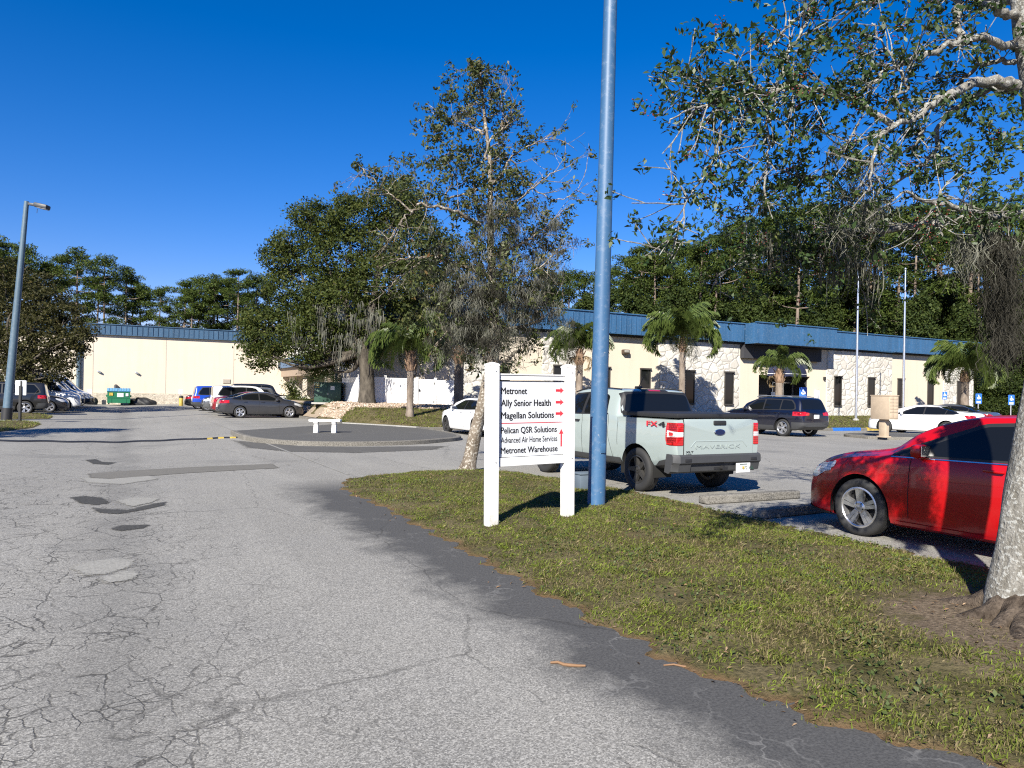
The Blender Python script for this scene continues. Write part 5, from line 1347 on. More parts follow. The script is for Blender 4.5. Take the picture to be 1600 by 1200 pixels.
def build_office():
    bx, by = 12.6, 40.0
    t = thing('office_building', 'long single-storey cream office building with blue metal fascia and white fieldstone panels', 'building', (0, 0, 0))
    mb = MB()
    # front wall in pieces round the entrance opening, then the other three sides
    mb.box(((bx + 42.4) / 2, by + .15, 2.6), (42.4 - bx, .3, 5.9)); mb.box(((48.0 + 70) / 2, by + .15, 2.6), (22.0, .3, 5.9)); mb.box((45.2, by + .15, 4.45), (5.596, .298, 2.2))
    mb.box((bx + .15, 46.2, 2.6), (.3, 11.8, 5.9)); mb.box((69.85, 46.2, 2.6), (.3, 11.8, 5.9)); mb.box((41.3, 51.9, 2.6), (56.7, .3, 5.88))
    mb.build('wall', M['cream'], t, 20)
    mb = MB(); mb.box((41.3, 46, 5.62), (58, 12.4, .10)); mb.build('soffit', M['soffit'], t, 20)
    mb = MB(); mb.box((41.3, 46, 6.75), (57.6, 11.9, .1)); mb.build('roof', M['metal'], t, 20)
    mb = MB(); fascia_ring(mb, 12.1, 40.3, 39.45, 52.6, 5.68, 7.02); fascia_ring(mb, 48.9, 70.5, 39.45, 52.6, 5.68, 7.02)
    mb.build('fascia', M['blue_fascia'], t, 20)
    mb = MB(); fascia_ring(mb, 40.3, 48.9, 38.3, 39.4, 5.56, 7.06); mb.build('canopy_fascia', M['blue_fascia'], t, 20)
    mb = MB(); mb.box((44.6, 39.78, 5.03), (8.4, .36, .98)); mb.box((44.6, 38.95, 5.60), (8.3, 1.15, .06)); mb.build('canopy_soffit', M['soffit'], t, 20)  # dark box paints the canopy-shaded wall above the entry; thin plate is soffit
    for x0, x1 in ((17.0, 19.4), (23.4, 25.9), (32.85, 40.3), (49.98, 58.05), (65.57, 69.98)):
        mb = MB(); mb.box(((x0 + x1) / 2, by - .04, 2.62), (x1 - x0, .1, 5.84)); mb.build('stone_panel', M['stone'], t, 20)
    for x in (20.6, 24.6, 28.2, 31.6, 35.5, 39.25, 51.15, 55.3, 59.35, 63.55, 67.8):
        deep = .10 if any(a <= x <= b for a, b in ((23.4, 25.9), (32.85, 40.3), (49.98, 58.05), (65.57, 69.98))) else 0
        y = by - deep
        f = MB(); w, z0, z1 = .78, 1.12, 3.42
        f.box((x, y - .05, z1 + .04), (w + .14, .22, .10)); f.box((x, y - .05, z0 - .04), (w + .10, .18, .08))
        for s in (-1, 1): f.box((x + s * (w / 2 + .02), y - .02, (z0 + z1) / 2), (.05, .10, z1 - z0 - .002))
        fo = f.build('window', simple('bronze_frame', (.05, .045, .04), .5), t, 20)
        p = MB(); p.box((x, y - .012, (z0 + z1) / 2), (w, .02, z1 - z0)); p.build('pane', M['bldglass'], fo, 20)
    # entrance recess: side reveals, doors, head
    e = MB(); e.box((45.2, by + 1.6, 1.8), (5.6, .1, 3.1)); e.box((42.34, by + .98, 1.8), (.1, 1.3, 3.1)); e.box((48.06, by + .98, 1.8), (.1, 1.3, 3.1)); e.box((45.2, by + .9, 3.32), (5.6, 1.4, .08))
    e.build('entrance_recess', M['soffit'], t, 20)
    for x in (43.2, 46.0, 47.2):
        d = MB(); d.box((x, by + 1.50, 1.6), (1.12, .05, 2.5)); dd = d.build('door', M['bldglass'], t, 20)
        d = MB()
        for s in (-.56, .56): d.box((x + s, by + 1.46, 1.6), (.07, .07, 2.5))
        d.box((x, by + 1.46, 2.85), (1.19, .07, .07)); d.build('door_frame', M['alu'], dd, 20)
        d = MB(); d.box((x - .4, by + 1.40, 1.35), (.03, .04, .6)); d.build('handle', M['alu'], dd, 20)
    d = MB(); d.box((43.2, by + 1.44, 1.55), (.95, .02, .8)); d.build('notice_panel', simple('pale_notice', (.5, .45, .40), .5), t)
    d = MB(); d.box((45.55, by + 1.42, 1.95), (.55, .02, .28)); d.build('notice_panel', M['vinyl'], t)
    # domed awning
    vs, fs = [], []; n, m = 16, 8
    for i in range(n + 1):
        a = math.pi * i / n
        for j in range(m + 1):
            q = .5 * math.pi * j / m
            vs.append((45.2 - 1.95 * math.cos(a) * math.cos(q), by - .05 - 1.15 * math.sin(a) * math.cos(q), 3.45 + 1.12 * math.sin(q)))
    for i in range(n):
        for j in range(m): fs.append((i * (m + 1) + j, (i + 1) * (m + 1) + j, (i + 1) * (m + 1) + j + 1, i * (m + 1) + j + 1))
    d = MB().add(vs, fs)
    for i in range(n):
        a0, a1 = math.pi * i / n, math.pi * (i + 1) / n
        p, q = (45.2 - 1.95 * math.cos(a0), by - .05 - 1.15 * math.sin(a0)), (45.2 - 1.95 * math.cos(a1), by - .05 - 1.15 * math.sin(a1))
        d.add([(*p, 3.45), (*q, 3.45), (*q, 3.25 + .04 * (i % 2)), (*p, 3.25 + .04 * ((i + 1) % 2))], [(0, 1, 2, 3)])
    aw = d.build('awning', M['awning'], t, 40)
    d = MB(); pts = [(45.2 - 1.96 * math.cos(math.pi * i / 24), by - .05 - 1.16 * math.sin(math.pi * i / 24), 3.46) for i in range(25)]; d.tube(pts, .02, 5); d.build('piping', M['vinyl'], aw)
    for x, z in ((29.8, 4.55), (65.5, 4.75)):
        d = MB(); d.box((x, by - .16, z), (.52, .30, .30), 0, 0, 0, .05); l = d.build('wall_light', simple('bronze_housing', (.06, .04, .028), .5), t)
        d = MB(); d.box((x, by - .30, z + .03), (.40, .06, .17), 0, 0, 0, .02); d.build('lens', simple('amber_lens', (.55, .30, .12) if x > 50 else (.30, .28, .25), .2), l)
    d = MB(); d.box((48.75, by - .08, 1.95), (.5, .16, .75), 0, 0, 0, .12); d.build('electric_meter', M['panel'], t)
    d = MB(); d.box((49.6, by - .08, 3.25), (.16, .2, .26), 0, 0, 0, .04); d.build('door_lamp', M['black'], t)
    d = MB()
    for x in (32.8, 40.42 - .0, 49.93, 58.1, 65.52): d.box((x, by - .02, 2.6), (.04, .06, 5.8))
    d.build('trim_strip', M['white_stucco'], t, 20)
build_office()

def build_warehouse():
    t = thing('warehouse', 'large windowless cream warehouse with blue metal fascia at the end of the road', 'building')
    y = 78.5; x0, x1 = -38, 15.2
    mb = MB(); mb.box(((x0 + x1) / 2, y + 10, 3.1), (x1 - x0, 20, 6.7)); mb.build('wall', M['cream'], t, 20)
    mb = MB(); fascia_ring(mb, x0 - .3, x1 + .3, y - .25, y + 20.2, 6.45, 7.42, .45); mb.build('fascia', mat_bluemetal('warehouse_blue_fascia', (.042, .095, .165)), t, 20)
    mb = MB(); mb.box(((x0 + x1) / 2, y + 10, 7.0), (x1 - x0, 20, .1)); mb.build('roof', M['metal'], t, 20)
    mb = MB(); mb.box(((x0 + 12.6) / 2, y - .13, .45), (12.6 - x0, .26, 1.1)); mb.build('stone_base', mat_ashlar(), t, 20)
    mb = MB()
    for x in (-21, -12, -2.6, 3.55, 9.75): mb.box((x, y - .004, 3.7), (.05, .02, 5.5))
    mb.build('control_joint', simple('joint_grey', (.40, .36, .30), .8), t, 20)
    mb = MB(); mb.tube([(-3.75, y - .16, 1.0), (-3.75, y - .16, 6.5)], .17, 10); mb.build('downspout', M['grey_pole'], t)
    mb = MB(); mb.box((9.1, y - .04, 2.35), (.7, .08, .42))
    for k in range(5): mb.box((9.1, y - .09, 2.2 + .075 * k), (.64, .03, .03))
    mb.build('wall_vent', simple('vent_tan', (.42, .38, .32), .7), t, 20)
    for px, py in ((155, 581), (214, 583)):
        q = at_y(px, py, y); mb = MB(); mb.box((q.x, y - .12, q.z), (.34, .22, .16), 0, 0, rad(25), .03); mb.build('wall_light', M['metal'], t)
    q = at_y(181, 603, y); mb = MB(); mb.tube([(q.x, y, q.z), (q.x, y - .5, q.z - .05), (q.x, y - .55, q.z - .45)], .16, 10); mb.build('vent_pipe', M['darkgrey'], t)
    # entry wing at its right end
    mb = MB(); mb.box((22.5, y + 3, 3.0), (14.6, 12, 6.6)); mb.build('side_wing', M['white_stucco'], t, 20)
    mb = MB(); mb.box((16.6, 73.9, 4.25), (5.0, 9.0, .95))
    k = 14.2
    while k < 19: mb.box((k, 69.38, 4.25), (.045, .04, .8)); k += .45
    mb.build('entry_canopy', M['blue_fascia'], t, 20)
    mb = MB(); mb.box((16.6, 74.0, 3.35), (4.4, 8.6, .85)); mb.build('canopy_soffit', M['tan_soffit'], t, 20)
    mb = MB()
    for x in (15.1, 18.3): mb.box((x, 70.2, 1.6), (.35, .35, 3.0))
    mb.build('canopy_post', M['cream'], t, 20)
def mat_ashlar():
    m, t, b, _ = nt('rough_ashlar'); k = N(t); p = k.obj()
    br = k.n('ShaderNodeTexBrick'); br.inputs['Scale'].default_value = 1.9; br.inputs['Mortar Size'].default_value = .02
    br.inputs['Color1'].default_value = (.52, .46, .37, 1); br.inputs['Color2'].default_value = (.36, .31, .24, 1); br.inputs['Mortar'].default_value = (.16, .14, .11, 1)
    q = k.n('ShaderNodeMapping'); q.inputs['Rotation'].default_value = (-math.pi / 2, 0, 0); k.l(k.vadd(p, k.noisec(p, 2.0), .12), q.inputs[0]); k.l(q.outputs[0], br.inputs[0])
    k.l(k.mix(k.rng(k.noise(p, 3, 5), .4, .7, 0, .5), br.outputs[0], (.60, .55, .46)), b.inputs['Base Color']); b.inputs['Roughness'].default_value = .9
    k.l(k.bump(k.noise(p, 5, 5), .8, .05), b.inputs['Normal']); return m
build_warehouse()

# white vinyl fence with a gate
def fence():
    t = thing('vinyl_fence', 'white solid vinyl fence with a gate between the oak trunk and the palms', 'fence')
    y = 38.5; H = 1.46
    pts = [(11.15, y), (12.6, y), (14.45, y), (15.55, y), (16.95, y)]
    z = lambda x: float(lawn_z(x, y)) - .02
    for i, (a, b) in enumerate(zip(pts, pts[1:])):
        x0, x1 = a[0] + .07, b[0] - .07; zz = z((x0 + x1) / 2); mb = MB()
        mb.box(((x0 + x1) / 2, y, zz + H / 2 + .02), (x1 - x0, .035, H - .16))
        for q in (.05, H - .04): mb.box(((x0 + x1) / 2, y, zz + q), (x1 - x0, .055, .10), 0, 0, 0, .006)
        k = x0 + .28
        while k < x1: mb.box((k, y - .0185, zz + H / 2), (.008, .006, H - .2)); k += .28
        g = mb.build('gate' if i == 2 else 'fence_panel', M['vinyl'], t, 20)
        if i == 2:
            m2 = MB(); m2.box((x1 - .02, y - .045, zz + 1.25), (.05, .03, .12)); m2.box((x1 - .02, y - .045, zz + .2), (.05, .03, .12)); m2.build('hinge', M['black'], g)
            m2 = MB(); m2.box((x0 + .06, y - .05, zz + .85), (.05, .05, .14)); m2.build('latch', M['black'], g)
    mb = MB(); mb.box((11.12, y + 1.7, z(11.2) + H / 2 + .02), (.035, 3.2, H - .1)); mb.build('fence_panel', M['vinyl'], t, 20)
    for x, _ in pts:
        mb = MB(); mb.box((x, y, z(x) + H / 2 + .03), (.12, .12, H + .10), 0, 0, 0, .006); mb.box((x, y, z(x) + H + .10), (.15, .15, .04), 0, 0, 0, .012); mb.build('post', M['vinyl'], t, 20)
fence()

# dumpster
def dumpster():
    a, b = on_ground(172, 631), on_ground(199, 631)
    x = (a.x + b.x) / 2; y = 76.4
    t = thing('dumpster', 'green steel dumpster with blue lids against the warehouse wall', 'dumpster', (x, y, 0))
    mb = MB(); mb.prism([(-.85, .12), (.75, .12), (.85, .95), (.85, 1.15), (-.85, 1.15)], -.92, .92, 'x')
    mb.box((0, -.80, 1.13), (1.9, .12, .09)); mb.box((0, -.86, .62), (1.86, .06, .07))
    for s in (-1, 1): mb.box((s * .97, -.1, .75), (.12, 1.3, .16)); mb.box((s * .6, -.855, .6), (.07, .05, .9))
    for s in (-1, 1): mb.box((s * .8, -.5, .08), (.12, .3, .16))
    mb.build('bin', M['dump_green'], t)
    for s in (-1, 1):
        mb = MB(); mb.prism([(-.92, 1.17), (.2, 1.42), (.85, 1.42), (.85, 1.46), (.18, 1.46), (-.93, 1.21)], s * .02, s * .95, 'x')
        for k in range(4): mb.prism([(-.9, 1.205), (.18, 1.455), (.18, 1.50), (-.9, 1.25)], s * (.12 + .22 * k), s * (.17 + .22 * k), 'x')
        mb.build('lid', M['dump_blue'], t)
    for xx, w, h, z, mt in ((-.62, .30, .26, .92, 'yellow'), (.12, .52, .36, .85, 'panel'), (.66, .22, .26, .88, 'panel')):
        mb = MB(); mb.box((xx, -.90, z), (w, .012, h)); mb.build('sticker', M[mt], t)
dumpster()
def heap(label, p, sx, sy, h, seed):
    bm = bmesh.new(); bmesh.ops.create_icosphere(bm, subdivisions=4, radius=1.0); r = random.Random(seed); ph = [r.uniform(0, 6) for _ in range(6)]
    for v in bm.verts:
        c = v.co; k = 1 + .13 * math.sin(5 * c.x + ph[0]) * math.sin(4 * c.y + ph[1]) + .07 * math.sin(11 * c.x + ph[2] + 6 * c.z)
        v.co = Vector((c.x * sx * k, c.y * sy * k, max(-.1, c.z) * h * k))
    o = bm_obj(bm, 'tarpaulin', M['tarp'], None, 60); o.location = p; tag(o, label, 'tarpaulin')
heap('crumpled black tarpaulin heap right of the green dumpster', (1.55, 76.6, 0), 1.15, .7, .62, 2)
heap('low black tarpaulin heap left of the green dumpster', (-3.0, 75.9, 0), .95, .7, .75, 8)

# pad-mounted transformer
p = at_depth(513, 630, 41.6)
def transformer(p):
    t = thing('transformer', 'dark green utility transformer box standing in front of the shrubs', 'transformer', (p.x, p.y, p.z - .03), rad(-20))
    w, d, h = 1.46, 1.1, 1.10
    mb = MB(); mb.box((0, 0, .03), (w + .25, d + .25, .1), 0, 0, 0, .01); mb.build('pad', M['concrete'], t)
    mb = MB(); mb.box((0, 0, .08 + h / 2), (w, d, h), 0, 0, 0, .012); mb.box((0, -.03, .08 + h + .02), (w + .05, d + .06, .045), 0, 0, 0, .012); mb.build('cabinet', M['green_box'], t)
    for s in (-1, 1):
        mb = MB(); mb.box((s * w / 4, -d / 2 - .008, .08 + h / 2 - .02), (w / 2 - .03, .02, h - .1), 0, 0, 0, .005); mb.build('door', M['green_box'], t)
    mb = MB(); mb.box((.28, -d / 2 - .022, .90), (.22, .008, .22)); mb.build('warning_label', M['panel'], t)
    mb = MB()
    for r in range(3):
        for c in range(2): mb.box((-.62 + .13 * c, -d / 2 - .022, .92 + .09 * r), (.1, .008, .045))
    mb.build('number_label', M['yellow'], t)
    mb = MB(); mb.tube([(.03, -d / 2 - .03, .5), (.03, -d / 2 - .03, .62)], .015, 6); mb.build('handle', M['metal'], t)
transformer(p)

# white cast-stone bench
def bench():
    p = on_ground(508, 676, lambda x, y: .115); L = 1.08
    t = thing('bench', 'backless white cast-stone bench on two scrolled legs on the paved island', 'bench', (p.x, p.y, .115), rad(-24))
    mb = MB(); mb.box((0, 0, .43), (L, .38, .085), 0, 0, 0, .012); mb.build('seat', M['whitestone'], t)
    prof = [(-.15, 0), (.15, 0), (.13, .06), (.07, .12), (.06, .2), (.10, .30), (.15, .35), (.15, .39), (-.15, .39), (-.15, .34), (-.09, .27), (-.10, .18), (-.13, .1)]
    for s in (-1, 1):
        mb = MB(); mb.prism(prof, s * .31 - .07, s * .31 + .07, 'x'); mb.build('leg', M['whitestone'], t)
bench()

# mailbox cabinet on the small kerbed island
MI = [(24.6, 19.95), (26.2, 18.9), (28.0, 18.3), (30.2, 18.5), (31.0, 19.6), (30.2, 21.6), (27.6, 21.9), (25.2, 21.2)]
# keep the island clear of the SUV
MI = [(27.0, 19.6), (28.0, 18.5), (29.6, 17.9), (31.4, 18.2), (32.0, 19.4), (31.3, 21.2), (29.2, 21.6), (27.5, 21.0), (27.0, 19.6)]
kerb('kerb', MI, M['kerb'], .16, .12)
flat('island_pavement', [tuple(p[:2]) for p in spline([(x, y, 0) for x, y in MI], 50)], .105, M['island'])
def mailbox():
    q = on_ground(1381, 683, lambda x, y: .11)
    t = thing('mailbox_cabinet', 'beige cluster mailbox cabinet on a pedestal in front of the white saloon', 'mailbox', q, rad(-8))
    mb = MB(); mb.box((0, 0, .36), (.22, .30, .72), 0, 0, 0, .008); mb.box((0, 0, .02), (.34, .42, .06), 0, 0, 0, .008); mb.build('pedestal', M['beige'], t)
    mb = MB(); mb.box((0, 0, 1.19), (.48, .92, .94), 0, 0, 0, .012); mb.box((0, 0, 1.672), (.52, .96, .04), 0, 0, 0, .01); b = mb.build('cabinet', M['beige'], t)
    for r in range(6):
        for c in range(2):
            if r == 0: h, z = .2, .87
            else: h, z = .12, 1.06 + .125 * (r - 1)
            m2 = MB(); m2.box((-.11 + .22 * c, -.465, z), (.205, .012, h - .012), 0, 0, 0, .003); m2.box((-.04 + .22 * c, -.473, z), (.018, .008, .018)); m2.build('mail_door', M['beige'], t)
mailbox()

# white railing by the far bays
def railing():
    p = on_ground(446, 629, lambda x, y: .12); t = thing('white_railing', 'short white picket railing beyond the charcoal saloon', 'railing', (p.x, 62.5 * .8, .1), 0)
    t.location = (10.9, 57.0, .1)
    mb = MB(); mb.box((0, 0, .95), (2.6, .06, .07)); mb.box((0, 0, .18), (2.6, .06, .07)); mb.build('rail', M['vinyl'], t)
    mb = MB()
    for k in range(11): mb.box((-1.25 + .25 * k, 0, .56), (.09, .03, .70))
    mb.build('pickets', M['vinyl'], t)
    for s in (-1, 1):
        mb = MB(); mb.box((s * 1.35, 0, .5), (.11, .11, 1.05)); mb.build('post', M['vinyl'], t)
railing()
# small utility box at the foot of the blue pole
mb = MB(); mb.box((0, 0, .11), (.30, .22, .24), 0, 0, 0, .015); mb.box((0, 0, .24), (.33, .25, .03), 0, 0, 0, .008)
o = mb.build('utility_box', simple('grey_blue_box', (.10, .13, .16), .6)); o.location = (*on_ground(913, 772)[:2], .10); tag(o, 'small grey utility box in the shade behind the blue pole', 'utility box')
# ------------------------------------------------------------------ vegetation
def tree_thing(name, label, base, trunk_mb, bark_m, crowns, group=None, cat='tree', tname='trunk', local=True):
    """trunk_mb in world coordinates; crowns: list of (part name, V, F, material)"""
    t = thing(name, label, cat, base, 0, group); b = np.array(base)
    if local: trunk_mb.v = [tuple(np.array(v) - b) for v in trunk_mb.v]
    trunk_mb.build(tname, bark_m, t, 60)
    for nm, V, F, m in crowns:
        o = link(nm, np_mesh(nm, V - (b if local else 0), F), m, t)
        if 'moss' in nm: o['kind'] = 'stuff'
    return t

def grow(mb, start, d, L, r, rng, depth, tips, nodes, gravity=-.05, wander=.25, kids=(2, 4), sides=6, shrink=.62):
    """random crooked branch with side shoots"""
    n = max(4, int(L / .16)); p = np.array(start, float); d = np.array(d, float); pts = [p.copy()]
    for i in range(n):
        d = d + rng.normal(0, wander, 3) * (L / n) * 2.2 + np.array([0, 0, gravity]) * (L / n)
        d /= np.linalg.norm(d); p = p + d * L / n; pts.append(p.copy())
        nodes.append((p.copy(), r * (1 - i / n)))
    mb.tube(pts, [max(.003, r * (1 - .72 * i / n)) for i in range(n + 1)], sides, 0, False)
    if depth > 0:
        for _ in range(rng.integers(*kids)):
            i = int(rng.uniform(.25, 1) * n); q = pts[i]; t = unit(np.array([rng.normal(0, 1, 3)]))[0]
            a = pts[min(i + 1, n)] - pts[max(i - 1, 0)]; a /= np.linalg.norm(a) + 1e-9
            nd = a * .75 + t * .75; nd /= np.linalg.norm(nd)
            grow(mb, q, nd, L * rng.uniform(.45, .8) * shrink / .62, max(.004, r * .5 * (1 - .5 * i / n)), rng, depth - 1, tips, nodes, gravity, wander, kids, max(4, sides - 1), shrink)
    else: tips.append(p.copy())

def whorls(C, n_leaf, spread, size, aspect, rng, up=.2):
    C = np.array(C); P = np.repeat(C, n_leaf, 0); o = rng.normal(0, 1, P.shape); o = unit(o) * rng.uniform(.25, 1, (len(P), 1)) ** .7 * spread
    return leaves(P + o, size, aspect, unit(o), up, .35, rng)

def moss_tufts(C, n, L, rng, width=.014, spread=.06, seg=4, wig=.10):
    C = np.array(C); P = np.repeat(C, n, 0) + rng.normal(0, 1, (len(C) * n, 3)) * np.array([spread, spread, spread * .6])
    l = np.repeat(L if np.ndim(L) else np.full(len(C), L), n) * rng.uniform(.25, 1.1, len(P))
    return strands(P, l, width, rng, seg, wig)

def limb(mb, pts, r0, r1, n=26, sides=8, wob=.012, rng=RNG):
    P = spline([tuple(p) for p in pts], n); P[1:-1] += rng.normal(0, wob, (n - 2, 3))
    mb.tube(P, [r0 + (r1 - r0) * (i / (n - 1)) ** .8 for i in range(n)], sides, 0, False); return P

# ---- the near pale tree at the right edge: trunk and traced limbs at their own depths
def z1(x, y, d): return at_depth(950 + x / 2.449, y / 2.449, d)
def near_tree():
    rng = np.random.default_rng(41); base = Vector((TREE_NEAR[0], TREE_NEAR[1], .06)); mb = MB(); nodes, tips = [], []
    T = [base + Vector((0, 0, -.15)), base + Vector((.0, 0, .25)), at_depth(1622, 760, 5.15), at_depth(1642, 640, 5.2), at_depth(1652, 500, 5.25), at_depth(1655, 350, 5.3), at_depth(1640, 220, 5.35), at_depth(1622, 100, 5.4), at_depth(1605, -30, 5.45), at_depth(1600, -220, 5.5), at_depth(1610, -420, 5.5)]
    P = spline([tuple(p) for p in T], 60)
    R = []
    for p in P:
        h = p[2]; R.append(.205 + .10 * math.exp(-max(h, 0) / .22) - .018 * h if h < 7 else .08)
    # fluted trunk with bumps
    k0 = len(mb.v); mb.tube(P, R, 26, 0, False)
    for i in range(k0, len(mb.v)):
        v = np.array(mb.v[i]); j = (i - k0) // 26; c = P[j]; a = math.atan2(v[1] - c[1], v[0] - c[0]); h = v[2]
        f = 1 + .05 * math.sin(3 * a + h * 1.3) + .03 * math.sin(7 * a - 5 * h) + .13 * math.exp(-max(h, 0) / .2) * math.sin(5 * a + 1) + .02 * math.sin(11 * h + 2 * a)
        mb.v[i] = (c[0] + (v[0] - c[0]) * f, c[1] + (v[1] - c[1]) * f, h)
    rb = MB()
    for a, L in ((205, .75), (165, .55), (238, .6), (285, .5), (120, .5), (190, .42), (330, .5), (60, .5)):
        c, s = math.cos(rad(a)), math.sin(rad(a)); q = base
        rb.tube([(q.x + c * .16, q.y + s * .16, .20), (q.x + c * .30, q.y + s * .30, .12), (q.x + c * (.3 + L * .4), q.y + s * (.3 + L * .4) + .03, .075), (q.x + c * (.3 + L * .8), q.y + s * (.3 + L * .8), .04), (q.x + c * (.3 + L), q.y + s * (.3 + L), -.02)], [.10, .075, .05, .032, .012], 8, 0, False)
    B = [  # traced limbs: (x, y, depth) in the enlarged crop, start radius, end radius
        ([(1560, 330, 5.4), (1500, 318, 5.3), (1420, 310, 5.2), (1330, 350, 5.05), (1250, 395, 4.95), (1180, 450, 4.9), (1080, 482, 4.8), (1035, 545, 4.75), (1005, 650, 4.7), (1000, 720, 4.7)], .074, .008),
        ([(1560, 350, 5.4), (1450, 340, 5.6), (1370, 392, 5.7), (1300, 440, 5.75), (1262, 510, 5.8), (1245, 590, 5.8), (1150, 660, 5.85), (1050, 730, 5.9), (985, 785, 5.9)], .052, .012),
        ([(1245, 590, 5.8), (1290, 625, 5.75), (1335, 655, 5.7)], .026, .012),
        ([(1650, 800, 5.3), (1560, 822, 5.2), (1480, 832, 5.1), (1350, 795, 4.9), (1230, 770, 4.8), (1130, 735, 4.7)], .055, .014),
        ([(1600, 815, 5.25), (1480, 835, 5.3), (1250, 850, 5.45), (1180, 862, 5.5), (1090, 880, 5.6), (1000, 880, 5.7), (850, 892, 5.8), (740, 912, 5.9), (650, 952, 5.95), (590, 972, 6.0), (430, 1045, 6.05)], .052, .007),
        ([(1570, 185, 5.4), (1440, 150, 5.2), (1340, 162, 5.1), (1240, 200, 5.0), (1150, 232, 4.9), (1080, 262, 4.85), (1000, 330, 4.8)], .050, .014),
        ([(1090, 480, 4.8), (980, 402, 4.75), (900, 360, 4.7), (820, 342, 4.65), (720, 335, 4.6), (620, 346, 4.55), (540, 358, 4.5), (440, 390, 4.45), (340, 412, 4.4), (260, 440, 4.35), (230, 472, 4.35)], .034, .006),
        ([(720, 335, 4.6), (640, 340, 4.7), (670, 260, 4.75), (690, 200, 4.75), (740, 130, 4.8), (770, 50, 4.85), (780, -20, 4.9)], .014, .017),
        ([(640, 170, 4.8), (680, 110, 4.8), (760, 50, 4.82)], .006, .012),
        ([(445, 390, 4.45), (432, 520, 4.45), (380, 640, 4.45), (310, 750, 4.45), (270, 870, 4.45), (235, 992, 4.45)], .014, .006),
        ([(650, 352, 4.56), (612, 440, 4.6), (608, 600, 4.62), (602, 752, 4.62)], .013, .010),
        ([(600, 348, 4.5), (530, 318, 4.5), (470, 310, 4.5), (400, 320, 4.5), (330, 325, 4.5), (250, 310, 4.5), (150, 290, 4.5)], .012, .004),
        ([(1380, 165, 5.1), (1340, 110, 5.15), (1335, 50, 5.2), (1345, -30, 5.2)], .040, .032),
        ([(1560, 240, 5.4), (1450, 240, 5.5), (1370, 290, 5.6), (1340, 335, 5.65), (1270, 420, 5.7)], .034, .012),
        ([(1560, 60, 5.4), (1450, 20, 5.2), (1330, -60, 5.1), (1200, -120, 5.0), (1050, -150, 4.9)], .05, .015),
        ([(1180, 452, 4.9), (1100, 380, 4.85), (1150, 330, 4.85), (1110, 260, 4.8), (1060, 180, 4.8), (1010, 90, 4.8)], .018, .008),
        ([(1210, 450, 4.95), (1180, 540, 5.0), (1100, 590, 5.05), (1040, 625, 5.1)], .018, .008),
        ([(960, 470, 4.8), (920, 545, 4.8), (890, 580, 4.8)], .014, .006),
        ([(900, 650, 5.0), (820, 680, 5.0), (700, 690, 5.0), (560, 740, 5.05)], .013, .004),
        ([(1000, 980, 6.2), (960, 1060, 6.2), (1000, 1170, 6.2)], .008, .004),
        ([(980, 882, 5.7), (900, 905, 5.75), (830, 960, 5.8), (700, 1010, 5.9), (560, 1040, 6.0)], .016, .005),
        ([(1300, 790, 4.9), (1270, 740, 4.95), (1260, 860, 5.0)], .02, .012)]
    paths = []
    for pts, r0, r1 in B: paths.append(limb(mb, [z1(*p) for p in pts], r0 * .64, r1 * .66, 30, 9, .010, rng))
    # twigs off the traced limbs
    cent = []
    for i, P_ in enumerate(paths):
        n = {0: 16, 1: 12, 4: 26, 5: 14, 6: 34, 7: 12, 9: 12, 10: 12, 11: 14, 18: 14, 20: 18, 3: 16, 12: 8, 14: 14, 15: 12, 13: 8}.get(i, 5)
        for _ in range(int(n * 1.5)):
            j = rng.integers(4, 24 if i in (6, 11) else len(P_)); q = P_[j]; a = unit(rng.normal(0, 1, (1, 3)))[0]; t = P_[j] - P_[j - 1]; t /= np.linalg.norm(t)
            nd = []; tp = []
            grow(mb, q, t * .7 + a * .8, rng.uniform(.12, .34), .006, rng, 1, tp, nd, -.1, .5, (1, 3), 4)
            cent += tp
            if rng.uniform() < .3: cent += [x[0] for x in nd[::6]]
    # upper crown out of the frame, and foliage masses measured on the photo (x, y, depth, radius, whorls)
    for a, h, L in ((200, 5.0, 2.0), (150, 5.6, 1.9), (250, 5.3, 1.8), (60, 5.2, 2.0), (330, 4.8, 1.8), (100, 4.6, 1.8), (20, 6.0, 1.9), (290, 6.2, 1.6), (180, 6.4, 1.6)):
        s = P[int(np.argmin(np.abs(P[:, 2] - h)))]; grow(mb, s, (math.cos(rad(a)), math.sin(rad(a)), .55), L, .05, rng, 2, tips, nodes, -.08, .3, (3, 5), 6)
    cent += [t for t in tips] + [n[0] for n in nodes[::9]]
